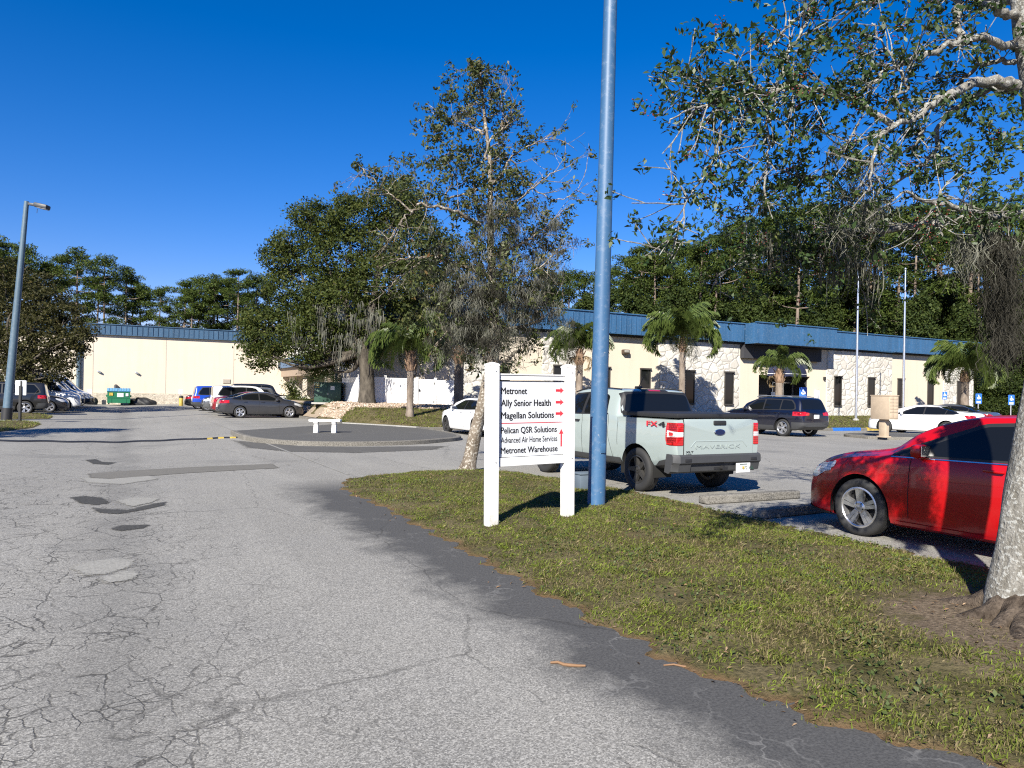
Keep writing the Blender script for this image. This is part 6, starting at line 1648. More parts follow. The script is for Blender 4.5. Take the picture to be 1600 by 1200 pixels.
    for x, y, d, r, k in ((560, 90, 4.7, .28, 26), (520, 130, 4.7, .16, 14), (600, 170, 4.7, .20, 18), (440, 240, 4.5, .22, 22), (400, 270, 4.5, .16, 14), (280, 300, 4.45, .14, 12), (215, 400, 4.4, .12, 12), (120, 400, 4.4, .03, 3), (520, 400, 4.6, .3, 26),
                          (640, 460, 4.7, .35, 30), (760, 260, 4.7, .36, 40), (700, 200, 4.7, .2, 18), (860, 280, 4.8, .34, 34), (960, 230, 4.8, .35, 34), (1050, 120, 4.9, .32, 30), (1150, 170, 5, .28, 26), (1250, 90, 5.1, .3, 28), (1060, 30, 5, .25, 20),
                          (860, 480, 4.9, .35, 34), (760, 560, 5, .34, 30), (640, 620, 5, .25, 16), (540, 690, 5, .16, 18), (470, 600, 4.5, .12, 10), (390, 480, 4.45, .13, 12), (330, 690, 4.45, .14, 14), (380, 660, 4.45, .10, 10), (350, 730, 4.45, .1, 8), (220, 870, 4.45, .10, 9),
                          (1400, 560, 5.3, .36, 70), (1500, 640, 5.3, .34, 64), (1450, 480, 5.4, .3, 44), (1560, 480, 5.3, .3, 40), (1330, 620, 5.5, .25, 26), (1530, 400, 5.5, .22, 20), (1540, 150, 5.3, .12, 10), (1180, 640, 5.4, .24, 18), (1130, 290, 5, .15, 14),
                          (700, 900, 5.8, .42, 90), (560, 860, 5.9, .34, 66), (820, 830, 5.7, .36, 64), (900, 960, 5.9, .4, 70), (640, 1000, 6, .36, 56), (450, 870, 5.9, .26, 34), (780, 760, 5.4, .3, 40), (1050, 960, 5.9, .34, 36), (500, 960, 6, .3, 36), (860, 700, 5.2, .2, 20), (1220, 720, 5.2, .26, 26), (1350, 720, 5.2, .24, 24), (1500, 760, 5.2, .24, 30), (1440, 900, 5.5, .3, 20)):
        c = np.array(z1(x, y, d)); cent += list(c + rng.normal(0, 1, (int(k * (.44 if y < 800 else .48)), 3)) * r * .62)
    V, F = whorls(cent, 11, .055, .046, .44, rng, .25)
    crowns = [('leaves', V, F, M['lf_holly'])]
    # berries
    bc = [cent[i] for i in rng.choice(len(cent), 130)] + [z1(118, 400, 4.4), z1(160, 420, 4.4), z1(380, 470, 4.45), z1(570, 180, 4.7), z1(400, 665, 4.45), z1(530, 690, 5)]
    bp = np.repeat(np.array([tuple(b) for b in bc]), 11, 0) + rng.normal(0, .028, (len(bc) * 11, 3))
    Vb = (bp[:, None] + oct_[None] * .0062).reshape(-1, 3); Fb = (of[None] + (np.arange(len(bp)) * 6)[:, None, None]).reshape(-1, 3)
    crowns.append(('berries', Vb, Fb, M['berry']))
    # bare grey twig tangle and moss
    mc = [z1(x, y, d) for x, y, d in ((940, 650, 5.0), (980, 690, 5.0), (1000, 640, 5.1), (930, 780, 5.1), (990, 760, 5.1), (1040, 790, 5.1), (880, 560, 4.9), (900, 860, 5.2))]
    P2 = np.repeat(np.array([tuple(m) for m in mc]), 46, 0) + rng.normal(0, .07, (len(mc) * 46, 3))
    V1, F1 = strands(P2, rng.uniform(.08, .26, len(P2)), .005, rng, 5, .65)
    mc = [z1(x, y, d) for x, y, d in ((1440, 850, 5.1), (1400, 860, 5.1), (1380, 900, 5.15))] + [z1(rng.uniform(560, 1200), rng.uniform(860, 1010), 5.8) for _ in range(16)] + [z1(960, 1000, 6.1), z1(955, 1040, 6.1)]
    V2, F2 = moss_tufts([tuple(m) for m in mc], 22, rng.uniform(.12, .4, len(mc)), rng, .008, .035)
    big = [z1(1420 + 45 * rng.normal(), 865 + 90 * rng.uniform() ** 1.5, 5.0 + .4 * rng.uniform()) for _ in range(12)]
    V3, F3 = moss_tufts([tuple(m) for m in big], 46, rng.uniform(.10, .34, len(big)), rng, .0042, .05, 6, .42)
    crowns.append(('hanging_moss', *join([(V1, F1), (V2, F2), (V3, F3)]), M['moss']))
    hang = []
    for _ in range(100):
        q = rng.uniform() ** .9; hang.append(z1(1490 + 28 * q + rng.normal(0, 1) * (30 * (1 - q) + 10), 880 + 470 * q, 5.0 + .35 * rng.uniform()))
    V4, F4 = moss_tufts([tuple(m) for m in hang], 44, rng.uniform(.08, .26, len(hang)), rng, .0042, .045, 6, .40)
    crowns.append(('dark_and_shade_hanging_moss', V4, F4, M['moss_dark_and_shade']))
    t = tree_thing('holly_tree', 'large pale-barked tree with leaning lichen-spotted trunk and berries at the right edge', tuple(base), mb, M['bark_near'], crowns)
    rb.v = [(v[0] - base[0], v[1] - base[1], v[2] - base[2]) for v in rb.v]; rb.build('roots', bark('root_bark', (0.028, 0.020, 0.014), (0.115, 0.09, 0.068), None, 14, 1.0), t, 60)
near_tree()

# ---- the mossy tree in the middle
def z2(x, y, d=14.7): return at_depth(500 + x / 3, 50 + y / 3, d)
def mid_tree():
    rng = np.random.default_rng(77); b = on_ground(731, 739); base = (b.x, b.y, .06); mb = MB()
    D = 14.75
    T = [(base[0], base[1], -.1), (base[0] + .01, base[1], .1), at_depth(740, 690, D), at_depth(752, 640, D), at_depth(762, 600, D), at_depth(771, 560, D), at_depth(772, 500, D), at_depth(768, 430, D), at_depth(766, 340, D), at_depth(766, 260, D), at_depth(758, 190, D), at_depth(752, 130, D), at_depth(748, 96, D)]
    P = spline([tuple(p) for p in T], 70); R = [.135 + .10 * math.exp(-max(0, p[2]) / .15) - (.011 * p[2] if p[2] < 3 else .033 + .0175 * (p[2] - 3)) for p in P]
    R = [max(.018, r) for r in R]; k0 = len(mb.v); mb.tube(P, R, 18, 0, False)
    for i in range(k0, len(mb.v)):
        v = np.array(mb.v[i]); c = P[(i - k0) // 18]; a = math.atan2(v[1] - c[1], v[0] - c[0]); h = v[2]
        f = 1 + .10 * math.sin(2 * a + h * 1.1) + .06 * math.sin(5 * a - 2.3 * h) + .05 * math.sin(3 * a + 7 * h); mb.v[i] = (c[0] + (v[0] - c[0]) * f, c[1] + (v[1] - c[1]) * f, h)
    q = lambda x, y, d=0: at_depth(x, y, D + d)
    B = [([z2(745, 900, 14.6), z2(710, 890, 14.6), z2(640, 860, 14.4), z2(580, 842, 14.2), z2(460, 830, 14.0)], .055, .022),
         ([z2(780, 600), z2(800, 500), z2(865, 458), z2(905, 390), z2(935, 330)], .03, .008), ([z2(800, 720), z2(850, 670), z2(895, 585), z2(960, 540), z2(1020, 512), z2(1090, 488)], .035, .008),
         ([z2(895, 600), z2(950, 650), z2(1010, 695), z2(1090, 752), z2(1170, 742), z2(1215, 700), z2(1250, 640)], .02, .005), ([z2(860, 880), z2(930, 810), z2(1005, 768), z2(1070, 720), z2(1135, 690)], .03, .006),
         ([z2(770, 480), z2(700, 440), z2(640, 410), z2(560, 388), z2(520, 370)], .028, .006), ([z2(740, 740), z2(640, 740), z2(570, 720), z2(600, 640), z2(590, 570), z2(570, 520)], .03, .010),
         ([q(765, 430), q(710, 415), z2(560, 1075), z2(480, 1072), z2(400, 1085), z2(290, 1132)], .05, .012), ([z2(475, 1078), z2(420, 1125), z2(375, 1165), z2(335, 1215)], .022, .008),
         ([z2(460, 832, 14), z2(400, 880, 14), z2(380, 940, 14), z2(330, 1000, 14)], .02, .006), ([z2(440, 850, 14), z2(330, 760, 14), z2(240, 690, 14), z2(180, 620, 14)], .02, .005),
         ([z2(850, 470), z2(855, 380), z2(862, 260)], .012, .004), ([z2(770, 330), z2(700, 310), z2(640, 318)], .014, .006),
         ([q(770, 575), q(795, 560), q(812, 546)], .05, .03), ([q(772, 560), q(748, 555), q(730, 545), q(700, 520)], .05, .03),
         ([q(771, 520), q(845, 500), q(825, 475), q(805, 463), q(793, 485)], .04, .012), ([q(769, 480), q(825, 455), q(845, 470), q(860, 484)], .03, .010), ([q(770, 510), q(735, 470), q(700, 470), q(683, 500)], .03, .01),
         ([q(768, 400), q(820, 380), q(850, 360), q(880, 330)], .03, .01), ([q(769, 450), q(830, 430), q(870, 400)], .03, .01), ([q(770, 500), q(720, 500), q(680, 540)], .03, .012)]
    cent, nodes_all = [], []
    for pts, r0, r1 in B:
        pts = [Vector(p) + Vector((0, 0, 0)) for p in pts]; off = rng.normal(0, .25, 3) * np.array([0, 1, 0]); off2 = rng.uniform(-.9, .9)
        w = np.array([math.sin(YAW), math.cos(YAW), 0]) * off2
        pts = [np.array(p) + w * min(1, i / 2) for i, p in enumerate(pts)]
        P_ = limb(mb, pts, r0, r1, 22, 7, .015, rng)
        for _ in range(9):
            j = rng.integers(5, len(P_)); nd, tp = [], []
            t = P_[j] - P_[j - 1]; t /= np.linalg.norm(t)
            grow(mb, P_[j], t * .7 + unit(rng.normal(0, 1, (1, 3)))[0] * .8, rng.uniform(.25, .75), .009, rng, 1, tp, nd, -.1, .45, (1, 3), 4)
            nodes_all += [x[0] for x in nd]
            if rng.uniform() < .8: cent += tp
    for j in range(26, 68, 2):
        for _ in range(2):
            nd, tp = [], []; a = rng.uniform(0, 6.28); grow(mb, P[j], (math.cos(a), math.sin(a), .35), rng.uniform(.25, .68), .012, rng, 2, tp, nd, -.05, .4, (2, 4), 5)
            cent += tp; nodes_all += [x[0] for x in nd[::3]]
    # leaf masses (px, py, radius m, whorls)
    for x, y, r, k in ((748, 108, .22, 36), (755, 128, .15, 14), (740, 150, .22, 26), (700, 150, .2, 20), (690, 180, .22, 24), (735, 180, .2, 20), (680, 208, .25, 34), (790, 188, .22, 22), (800, 170, .14, 10), (820, 215, .2, 16), (845, 210, .14, 8), (750, 240, .32, 44), (720, 235, .25, 24), (780, 250, .25, 24),
                       (745, 275, .4, 56), (700, 260, .25, 26), (680, 255, .2, 16), (640, 258, .18, 12), (800, 275, .3, 30), (820, 285, .22, 18), (560, 260, .14, 12), (585, 275, .16, 14), (640, 285, .45, 40), (690, 300, .4, 46), (720, 330, .4, 46), (770, 310, .45, 56), (810, 330, .35, 36), (650, 330, .4, 34), (610, 310, .3, 22), (850, 340, .3, 28), (885, 340, .22, 18), (870, 380, .3, 26), (825, 380, .45, 44), (770, 380, .55, 60), (720, 390, .5, 46), (680, 420, .5, 44), (740, 440, .5, 44), (800, 440, .5, 44), (850, 420, .3, 26),
                       (690, 480, .4, 30), (745, 500, .4, 26), (815, 500, .35, 24), (660, 450, .35, 30), (640, 500, .25, 14), (830, 530, .22, 12)):
        c = np.array(at_depth(x, y, D + rng.uniform(-.9, .9))); k = int(k * (1.4 if y > 400 else .8)); cent += list(c + rng.normal(0, 1, (k, 3)) * r * .58)
    V, F = whorls(cent, 11, .105, .085, .46, rng, .2)
    crowns = [('leaves', V, F, M['lf_mid'])]
    mc = []
    for x, y, sx, sy, k in ((790, 370, 45, 45, 80), (770, 450, 60, 45, 150), (720, 480, 35, 40, 70), (820, 470, 45, 40, 80), (760, 520, 55, 25, 90), (850, 400, 25, 35, 30), (690, 430, 30, 40, 34), (790, 330, 40, 20, 24), (865, 350, 14, 12, 8), (700, 545, 20, 12, 12), (870, 500, 30, 30, 14)):
        for _ in range(int(k * 1.15)): mc.append(tuple(at_depth(x + rng.normal(0, .62) * sx, y + rng.normal(0, .62) * sy, D + rng.uniform(-1.0, 1.0))))
    mc += [tuple(p) for p in nodes_all if rng.uniform() < .012]; rng.shuffle(mc)
    V, F = moss_tufts(mc, 30, rng.uniform(.10, .36, len(mc)), rng, .0075, .065, 5, .42)
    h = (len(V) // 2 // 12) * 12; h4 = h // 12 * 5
    crowns.append(('hanging_moss', V[:h], F[:h4], M['moss'])); crowns.append(('dark_and_shade_hanging_moss', V[h:], F[h4:] - h, M['moss_dark_and_shade']))  # dark half of the tufts paints trunk shadow and dark foliage into the crown
    tree_thing('mossy_tree', 'thin pale leaning tree draped in grey moss behind the directory sign', base, mb, M['bark_pale'], crowns)
mid_tree()

# ---- oaks
def oak(label, base, lobes, trunk_r, fork, leafmat, rng, leaf=.15, dens=1.0, moss=(), barkm='bark_dark', name='oak_tree'):
    mb = MB(); b = np.array(base); f = np.array(fork)
    P = spline([tuple(b - (0, 0, .2)), tuple(b + (0, 0, .3)), tuple(b * .5 + f * .5 + rng.normal(0, .08, 3) * (1, 1, 0)), tuple(f)], 24)
    mb.tube(P, [trunk_r * (1 + .32 * math.exp(-max(0, p[2] - b[2]) / .35) - .12 * (p[2] - b[2]) / max(.1, f[2] - b[2])) for p in P], 16, 0, False)
    parts = []
    for c, r in lobes:
        c = np.array(c); v = c - f; m = f + v * .5 + rng.normal(0, .3, 3) + np.array([0, 0, -.12 * np.linalg.norm(v[:2])])
        L = limb(mb, [f + (0, 0, -.25), m, c], trunk_r * .42, .035, 16, 7, .03, rng)
        nd, tp = [], []
        for _ in range(4): grow(mb, L[rng.integers(9, 16)], unit(rng.normal(0, 1, (1, 3)))[0] + (0, 0, .2), r * .9, .03, rng, 1, tp, nd, 0, .3, (2, 3), 4)
        n = int(64 * r * r * dens) + 8
        o = unit(rng.normal(0, 1, (n, 3))); k = rng.uniform(.45, 1.02, (n, 1)) ** .6
        C = c + o * k * r * np.array([1, 1, .8]) * (1 + .16 * np.sin(o[:, :1] * 5 + c[0]) * np.sin(o[:, 2:] * 6 + c[1]))
        cnt = 26; cl = np.repeat(C, cnt, 0); s = rng.normal(0, 1, cl.shape) * np.array([.20, .20, .12]) * (1.0 + .25 * rng.uniform(-1, 1, (len(cl), 1)))
        parts.append(leaves(cl + s, leaf, .5, np.repeat(o, cnt, 0), .4, .4, rng))
    V, F = join(parts); cr = [('crown', V, F, leafmat)]
    if len(moss):
        V, F = moss_tufts([tuple(m) for m in moss], 16, rng.uniform(.4, 1.3, len(moss)), rng, .03, .12, 4, .1); cr.append(('hanging_moss', V, F, M['moss']))
    return tree_thing(name, label, tuple(base), mb, M[barkm], cr)
def lobes_px(L): return [(tuple(at_depth(x, y, d)), r) for x, y, d, r in L]
rng = np.random.default_rng(3)
b = at_depth(573, 630, 38.6); b.z = float(lawn_z(b.x, b.y))
oak('great dark oak with stout trunk in front of the white fence', tuple(b), lobes_px([(430, 520, 39.9, 1.75), (412, 556, 39.4, .95), (408, 500, 40.4, 1.1), (470, 455, 40.9, 2.1), (440, 405, 40.2, 1.15), (452, 380, 40.7, 1.1), (500, 350, 40.2, 1.5), (480, 335, 40.7, .95), (540, 400, 40.4, 2.3), (560, 345, 41.2, 1.6),
    (610, 318, 40.7, 1.55), (640, 380, 40.7, 2.1), (600, 440, 39.9, 2.3), (520, 480, 39.4, 2.2), (570, 525, 39.9, 1.8), (485, 530, 38.9, 1.7), (660, 450, 41.2, 2.0), (640, 510, 40.7, 1.6), (625, 292, 41.2, .9), (540, 555, 40.4, .9), (690, 400, 42.2, 1.6), (500, 572, 39.4, .7), (395, 535, 39.9, .8), (640, 330, 42.2, 1.2), (540, 320, 41.2, .8)]),
    .40, tuple(at_depth(570, 545, 38.6)), M['lf_oak'], rng, .15, 1.0, [at_depth(rng.uniform(440, 600), rng.uniform(470, 545), 37 + rng.uniform(0, 1.5)) for _ in range(40)])
b = at_depth(517, 626, 48.5); b.z = float(lawn_z(b.x, b.y))
oak('slimmer grey oak just left of the stout oak, behind the green transformer', tuple(b), lobes_px([(500, 500, 48, 1.5), (540, 500, 48.5, 1.4), (520, 460, 48, 1.6), (470, 500, 47.5, 1.2), (560, 530, 48, 1.0)]), .27, tuple(at_depth(518, 560, 48.5)), M['lf_oak'], rng, .15, .8,
    [at_depth(rng.uniform(480, 560), rng.uniform(520, 560), 47.8) for _ in range(26)], 'bark_palm')
rng = np.random.default_rng(8)
b = on_ground(22, 642)
oak('broad brownish oak overhanging the parked vans on the left', tuple(b), lobes_px([(70, 480, 47, 1.9), (30, 470, 48, 2.0), (100, 500, 46, 1.5), (60, 530, 46, 2.0), (100, 545, 45.5, 1.3), (125, 530, 45.5, .8), (20, 540, 46, 1.9), (60, 580, 45, 1.5), (95, 580, 45, .9), (20, 590, 45, 1.3), (-20, 500, 48, 2.2), (-30, 560, 46, 1.8), (-25, 440, 49, 1.8), (60, 445, 48, 1.2), (135, 515, 45.5, .5), (40, 610, 45, .7), (5, 430, 49, 1.6)]),
    .33, (b.x, b.y, 2.6), M['lf_darkoak'], rng, .17, .52)
# out of the frame on the left, throwing their shade on the road
oak('oak beside the road left of the leaning lamp post', (-10.8, 23.6, 0), [((-11.2, 23.4, 6.5), 1.5), ((-9.8, 24.6, 7.2), 1.2), ((-12.2, 21.9, 6.2), 1.3), ((-10.4, 22.0, 5.8), 1.0), ((-11.2, 23.8, 8.6), 1.1)], .25, (-10.9, 23.6, 3.2), M['lf_darkoak'], rng, .17, .8)

# ---- pines
def pine_meshes(seed, H, crown0, spread):
    rng = np.random.default_rng(seed); mb = MB(); lean = rng.normal(0, .25, 2)
    P = spline([(0, 0, -.3), (lean[0] * .3, lean[1] * .3, H * .35), (lean[0] * .8, lean[1] * .8, H * .7), (lean[0], lean[1], H * .97)], 20)
    mb.tube(P, [.24 * (1 - .78 * i / 19) + .05 * math.exp(-i) for i in range(20)], 8, 0, False); C = []
    nb = rng.integers(15, 20)
    for i in range(nb):
        t = crown0 + (1 - crown0) * (i / (nb - 1)) ** .9; s = P[min(19, int(t * 19))]; a = i * 2.4 + rng.uniform(-.5, .5)
        prof = math.sin(math.pi * min(1, max(.12, (t - crown0) / (1 - crown0) * .82 + .16))) ** .7
        L = spread * prof * rng.uniform(.55, 1.15); e = np.array([math.cos(a) * L, math.sin(a) * L, L * rng.uniform(.05, .5)])
        m = s + e * .55 + np.array([0, 0, -.12 * L]); mb.tube(spline([tuple(s), tuple(m), tuple(s + e)], 7), [.07, .06, .05, .04, .03, .025, .018], 5, 0, False)
        for k in range(rng.integers(3, 6)):
            C.append((s + e * rng.uniform(.5, 1.08) + rng.normal(0, .42, 3) * (1, 1, .5), rng.uniform(.55, 1.0)))
    for k in range(4): C.append((P[-1] + rng.normal(0, .5, 3) * (1, 1, .6), .8))
    parts = []
    for c, r in C:
        n = int(105 * r); o = unit(rng.normal(0, 1, (n, 3))); p = c + o * r * rng.uniform(.5, 1.05, (n, 1)) * np.array([1.15, 1.15, .55])
        parts.append(leaves(p, .36, .26, o, .5, .4, rng))
    V, F = join(parts); return mb, V, F
def pine(label, H, c0, sp_, seed, loc, group):
    mb, V, F = pine_meshes(seed, H, c0, sp_); t = thing('pine_tree', label, 'pine', loc, 0, group)
    mb.build('trunk', M['bark_pine'], t, 60); link('crown', np_mesh('crown', V, F), M['lf_pine'], t); return t
G1 = 'pines behind the warehouse'; G2 = 'pines in the wood behind the office building'
kinds = [pine('tall pine rising behind the warehouse at the left', 21, .50, 3.4, 100, (-24, 104, 0), G1), pine('tall pine rising behind the warehouse at the left', 19.5, .42, 3.0, 101, (-17, 108, 0), G1),
         pine('tall pine rising behind the warehouse at the left', 18, .45, 3.6, 102, (-12, 101, 0), G1), pine('tall pine rising behind the warehouse at the left', 17, .36, 2.8, 103, (-6, 104, 0), G1), pine('tall pine rising behind the warehouse at the left', 20, .55, 3.2, 104, (-28, 110, 0), G1)]
Hs = [21, 19.5, 18, 17, 20]
def put_pine(px, ptop, D, k, label, group):
    p = at_depth(px, ptop, D); s = p.z / Hs[k]
    dup(kinds[k], (p.x, p.y, 0), RNG.uniform(0, 6.28), label, (s * RNG.uniform(.9, 1.15), s * RNG.uniform(.9, 1.15), s), group)
pl = [(2, 374, 96, 0), (42, 385, 96, 1), (25, 400, 104, 4), (75, 408, 100, 3), (120, 388, 94, 2), (100, 400, 101, 0), (165, 402, 95, 1), (150, 430, 103, 3), (198, 418, 96, 4), (205, 436, 102, 2), (222, 450, 98, 3), (-30, 370, 98, 2), (-60, 380, 98, 0)]
t0 = [(p, o) for p, o in zip(pl[:5], kinds)]
for (px, pt, D, k), o in t0:
    p = at_depth(px, pt, D); o.location = (p.x, p.y, 0); i = kinds.index(o); o.scale = (p.z / Hs[i],) * 3
for px, pt, D, k in pl[5:]: put_pine(px, pt, D, k, 'tall pine rising behind the warehouse at the left', G1)
put_pine(246, 450, 95, 1, 'lone slim pine standing apart between the two groups behind the warehouse', G1)
for px, pt, D, k in ((285, 438, 96, 2), (310, 432, 99, 1), (300, 450, 94, 3), (335, 430, 97, 4), (345, 446, 102, 2), (372, 420, 95, 0), (360, 436, 100, 3), (398, 430, 98, 1), (420, 440, 101, 4), (275, 470, 100, 0), (322, 462, 95, 1), (384, 460, 100, 2)):
    put_pine(px, pt, D, k, 'pine in the close group behind the warehouse, left of the great oak', G1)
W_L = 'pine in the dark wood behind the office building'
r2 = np.random.default_rng(51)
for px, pt in ((870, 430), (890, 424), (915, 428), (945, 420), (975, 398), (1000, 384), (1022, 376), (1045, 372), (1070, 384), (1095, 378), (1120, 366), (1145, 348), (1170, 342), (1195, 336), (1225, 330), (1250, 322), (1285, 318), (1310, 330), (1340, 322), (1370, 312), (1395, 326), (1425, 318), (1455, 330), (1480, 322), (1510, 316), (1540, 330), (1570, 322), (1600, 316), (1640, 320), (1000, 400), (1050, 402), (1100, 396), (1150, 376), (1210, 366), (1270, 360), (1330, 362), (1400, 360), (1470, 366), (1530, 362), (1590, 360)):
    put_pine(px + r2.uniform(-6, 6), pt, 88 + r2.uniform(-8, 16), int(r2.integers(0, 5)), W_L, G2)

# ---- broadleaved wood
def bush_tree(seed, H, spread, leafmat, n_l, leaf=.26, low=.12):
    rng = np.random.default_rng(seed); mb = MB(); mb.tube([(0, 0, -.3), (.1, 0, H * .4), (0, .1, H * .75)], [.2, .14, .06], 7, 0, False); parts = []
    for i in range(n_l):
        t = low + (1 - low) * rng.uniform(); r = spread * (math.sin(math.pi * min(1, .22 + .74 * t)) ** .6) * .55; a = rng.uniform(0, 6.28); d = spread * .62 * rng.uniform() ** .5 * (1.05 - .5 * t)
        c = np.array([math.cos(a) * d, math.sin(a) * d, H * t * .93]); r = r * rng.uniform(.5, .8)
        mb.tube([(0, 0, H * t * .6), tuple(c * (.55, .55, .9)), tuple(c)], [.07, .05, .02], 5, 0, False)
        n = int(95 * r * r) + 26; o = unit(rng.normal(0, 1, (n, 3))); p = c + o * r * rng.uniform(.55, 1.08, (n, 1))
        cl = np.repeat(p, 6, 0); parts.append(leaves(cl + rng.normal(0, .2, cl.shape), leaf, .5, np.repeat(o, 6, 0), .4, .4, rng))
    V, F = join(parts); return mb, V, F
def bush(name, label, cat, seed, H, sp_, m, n_l, loc, group=None, leaf=.26, low=.12):
    mb, V, F = bush_tree(seed, H, sp_, M[m], n_l, leaf, low); t = thing(name, label, cat, loc, 0, group); mb.build('trunk', M['bark_dark'], t, 60); link('crown', np_mesh('crown', V, F), M[m], t); return t
G3 = 'dense evergreen trees behind the office building'; WL = 'dense dark evergreen tree in the wood behind the office building'
bk = [bush('evergreen_tree', WL, 'tree', 200 + i, 12, 4.2, 'lf_wood', 26, (60 + 8 * i, 62, 0), G3) for i in range(3)]
first = [0, 0, 0]
for i, (x, y, s) in enumerate([(q[0], q[1], q[2] * 1.18) for q in [(24, 66, .75), (31, 64, .8), (37, 60, .82), (43, 62, .85), (48, 59, .84), (53, 62, .95), (58, 59, .9), (63, 61, 1.0), (68, 58, .95), (73, 60, 1.05), (78, 56, 1.0), (83, 58, 1.1), (88, 54, 1.05), (76, 49, .85), (81, 46, .9), (86, 49, 1.0), (92, 47, 1.1), (80, 41, .85), (87, 42, 1.0), (94, 40, 1.05), (99, 45, 1.15), (72, 66, 1.15), (62, 67, 1.1), (84, 65, 1.2), (94, 58, 1.2), (86, 36, .8), (92, 34, .9), (99, 35, 1.0), (106, 40, 1.1), (76, 45, .6), (100, 52, 1.2), (52, 68, 1.05), (28, 70, .95), (34, 69, .9), (40, 68, 1.0), (46, 67, .95), (57, 66, 1.1), (66, 70, 1.2), (78, 70, 1.25), (90, 68, 1.3), (104, 62, 1.3), (110, 50, 1.3), (116, 44, 1.3), (108, 30, 1.2), (75, 41, .5), (96, 29, 1.0)]]):
    k = i % 3; sc = (s * RNG.uniform(.95, 1.2), s * RNG.uniform(.95, 1.2), s * RNG.uniform(.92, 1.12))
    if not first[k]: bk[k].location = (x, y, 0); bk[k].scale = sc; first[k] = 1
    else: dup(bk[k], (x, y, 0), RNG.uniform(0, 6.28), WL, sc)
G4 = 'low trees at the foot of the pines behind the warehouse'
for i, (x, y, s) in enumerate([(-30, 102, .6), (-22, 100, .55), (-14, 103, .5), (-5, 101, .42), (12, 101, .5), (18, 101, .55), (24, 100, .6)]): dup(bk[i % 3], (x, y, 0), RNG.uniform(0, 6), 'low dark tree at the foot of the pines behind the warehouse', s, G4)

# shrubs near the transformer and wall
def shrub(label, px, py, D, H, w, m, seed, leaf=.12):
    p = at_depth(px, py, D); z = float(lawn_z(p.x, p.y)) if p.y < 44 else .1
    return bush('shrub', label, 'shrub', seed, H, w, m, 12, (p.x, p.y, z), None, leaf, .05)
shrub('young conifer-like shrub against the warehouse wall', 455, 620, 52, 2.3, .75, 'lf_oak', 301)
shrub('low green shrub by the railing, left of the transformer', 466, 628, 50, 1.0, .8, 'lf_oak', 302)
shrub('rounded green shrub between the transformer and the fence', 546, 625, 47.5, 1.5, .95, 'lf_wood', 303)
shrub('low dark shrub at the left foot of the transformer', 480, 628, 49, .9, .7, 'lf_wood', 304)

# ---- palms
def frond_mesh(seed, L=2.5, droop=1.0, ll=.72, n=52, w=.05):
    rng = np.random.default_rng(seed); t = np.linspace(0, 1, n); V, F = [], []
    ang = .95 - 2.0 * droop * t ** 1.25; dx = np.cos(ang) * L / n; dz = np.sin(ang) * L / n; X = np.cumsum(dx); Z = np.cumsum(dz)
    for i in range(n - 1):
        w0 = .022 * (1 - .8 * t[i]); a = len(V); V += [(X[i], -w0, Z[i]), (X[i], w0, Z[i]), (X[i + 1], w0, Z[i + 1]), (X[i + 1], -w0, Z[i + 1])]; F.append((a, a + 1, a + 2, a + 3))
        if t[i] < .14: continue
        for s in (-1, 1):
            for q in range(2):
                l = ll * (math.sin(math.pi * (.12 + .86 * t[i])) ** .6) * rng.uniform(.75, 1.1); out = rng.uniform(.25, .75); h = rng.uniform(-.1, .35)
                d = np.array([.45 + rng.uniform(-.1, .25), s * out, h]); d /= np.linalg.norm(d); p0 = np.array([X[i] + rng.uniform(0, .03), 0, Z[i]]); p1 = p0 + d * l * .5; p2 = p1 + (d * .45 + np.array([0, 0, -.95])) * l * .55
                u = np.array([w * .5, 0, w * .3]); a = len(V); V += [tuple(p0 - u * .4), tuple(p0 + u * .4), tuple(p1 + u), tuple(p1 - u)]; F.append((a, a + 1, a + 2, a + 3))
                a = len(V); V += [tuple(p1 - u), tuple(p1 + u), tuple(p2 + u * .2), tuple(p2 - u * .2)]; F.append((a, a + 1, a + 2, a + 3))
    return np_mesh('frond', np.array(V), np.array(F))
FR = [frond_mesh(i, 2.5, d) for i, d in ((1, .9), (2, 1.15), (3, 1.4), (4, 1.65))]
for f in FR: f.materials.append(M['lf_palm'])
FD = frond_mesh(9, 2.0, 1.9, .45, 30); FD.materials.append(M['lf_dead'])
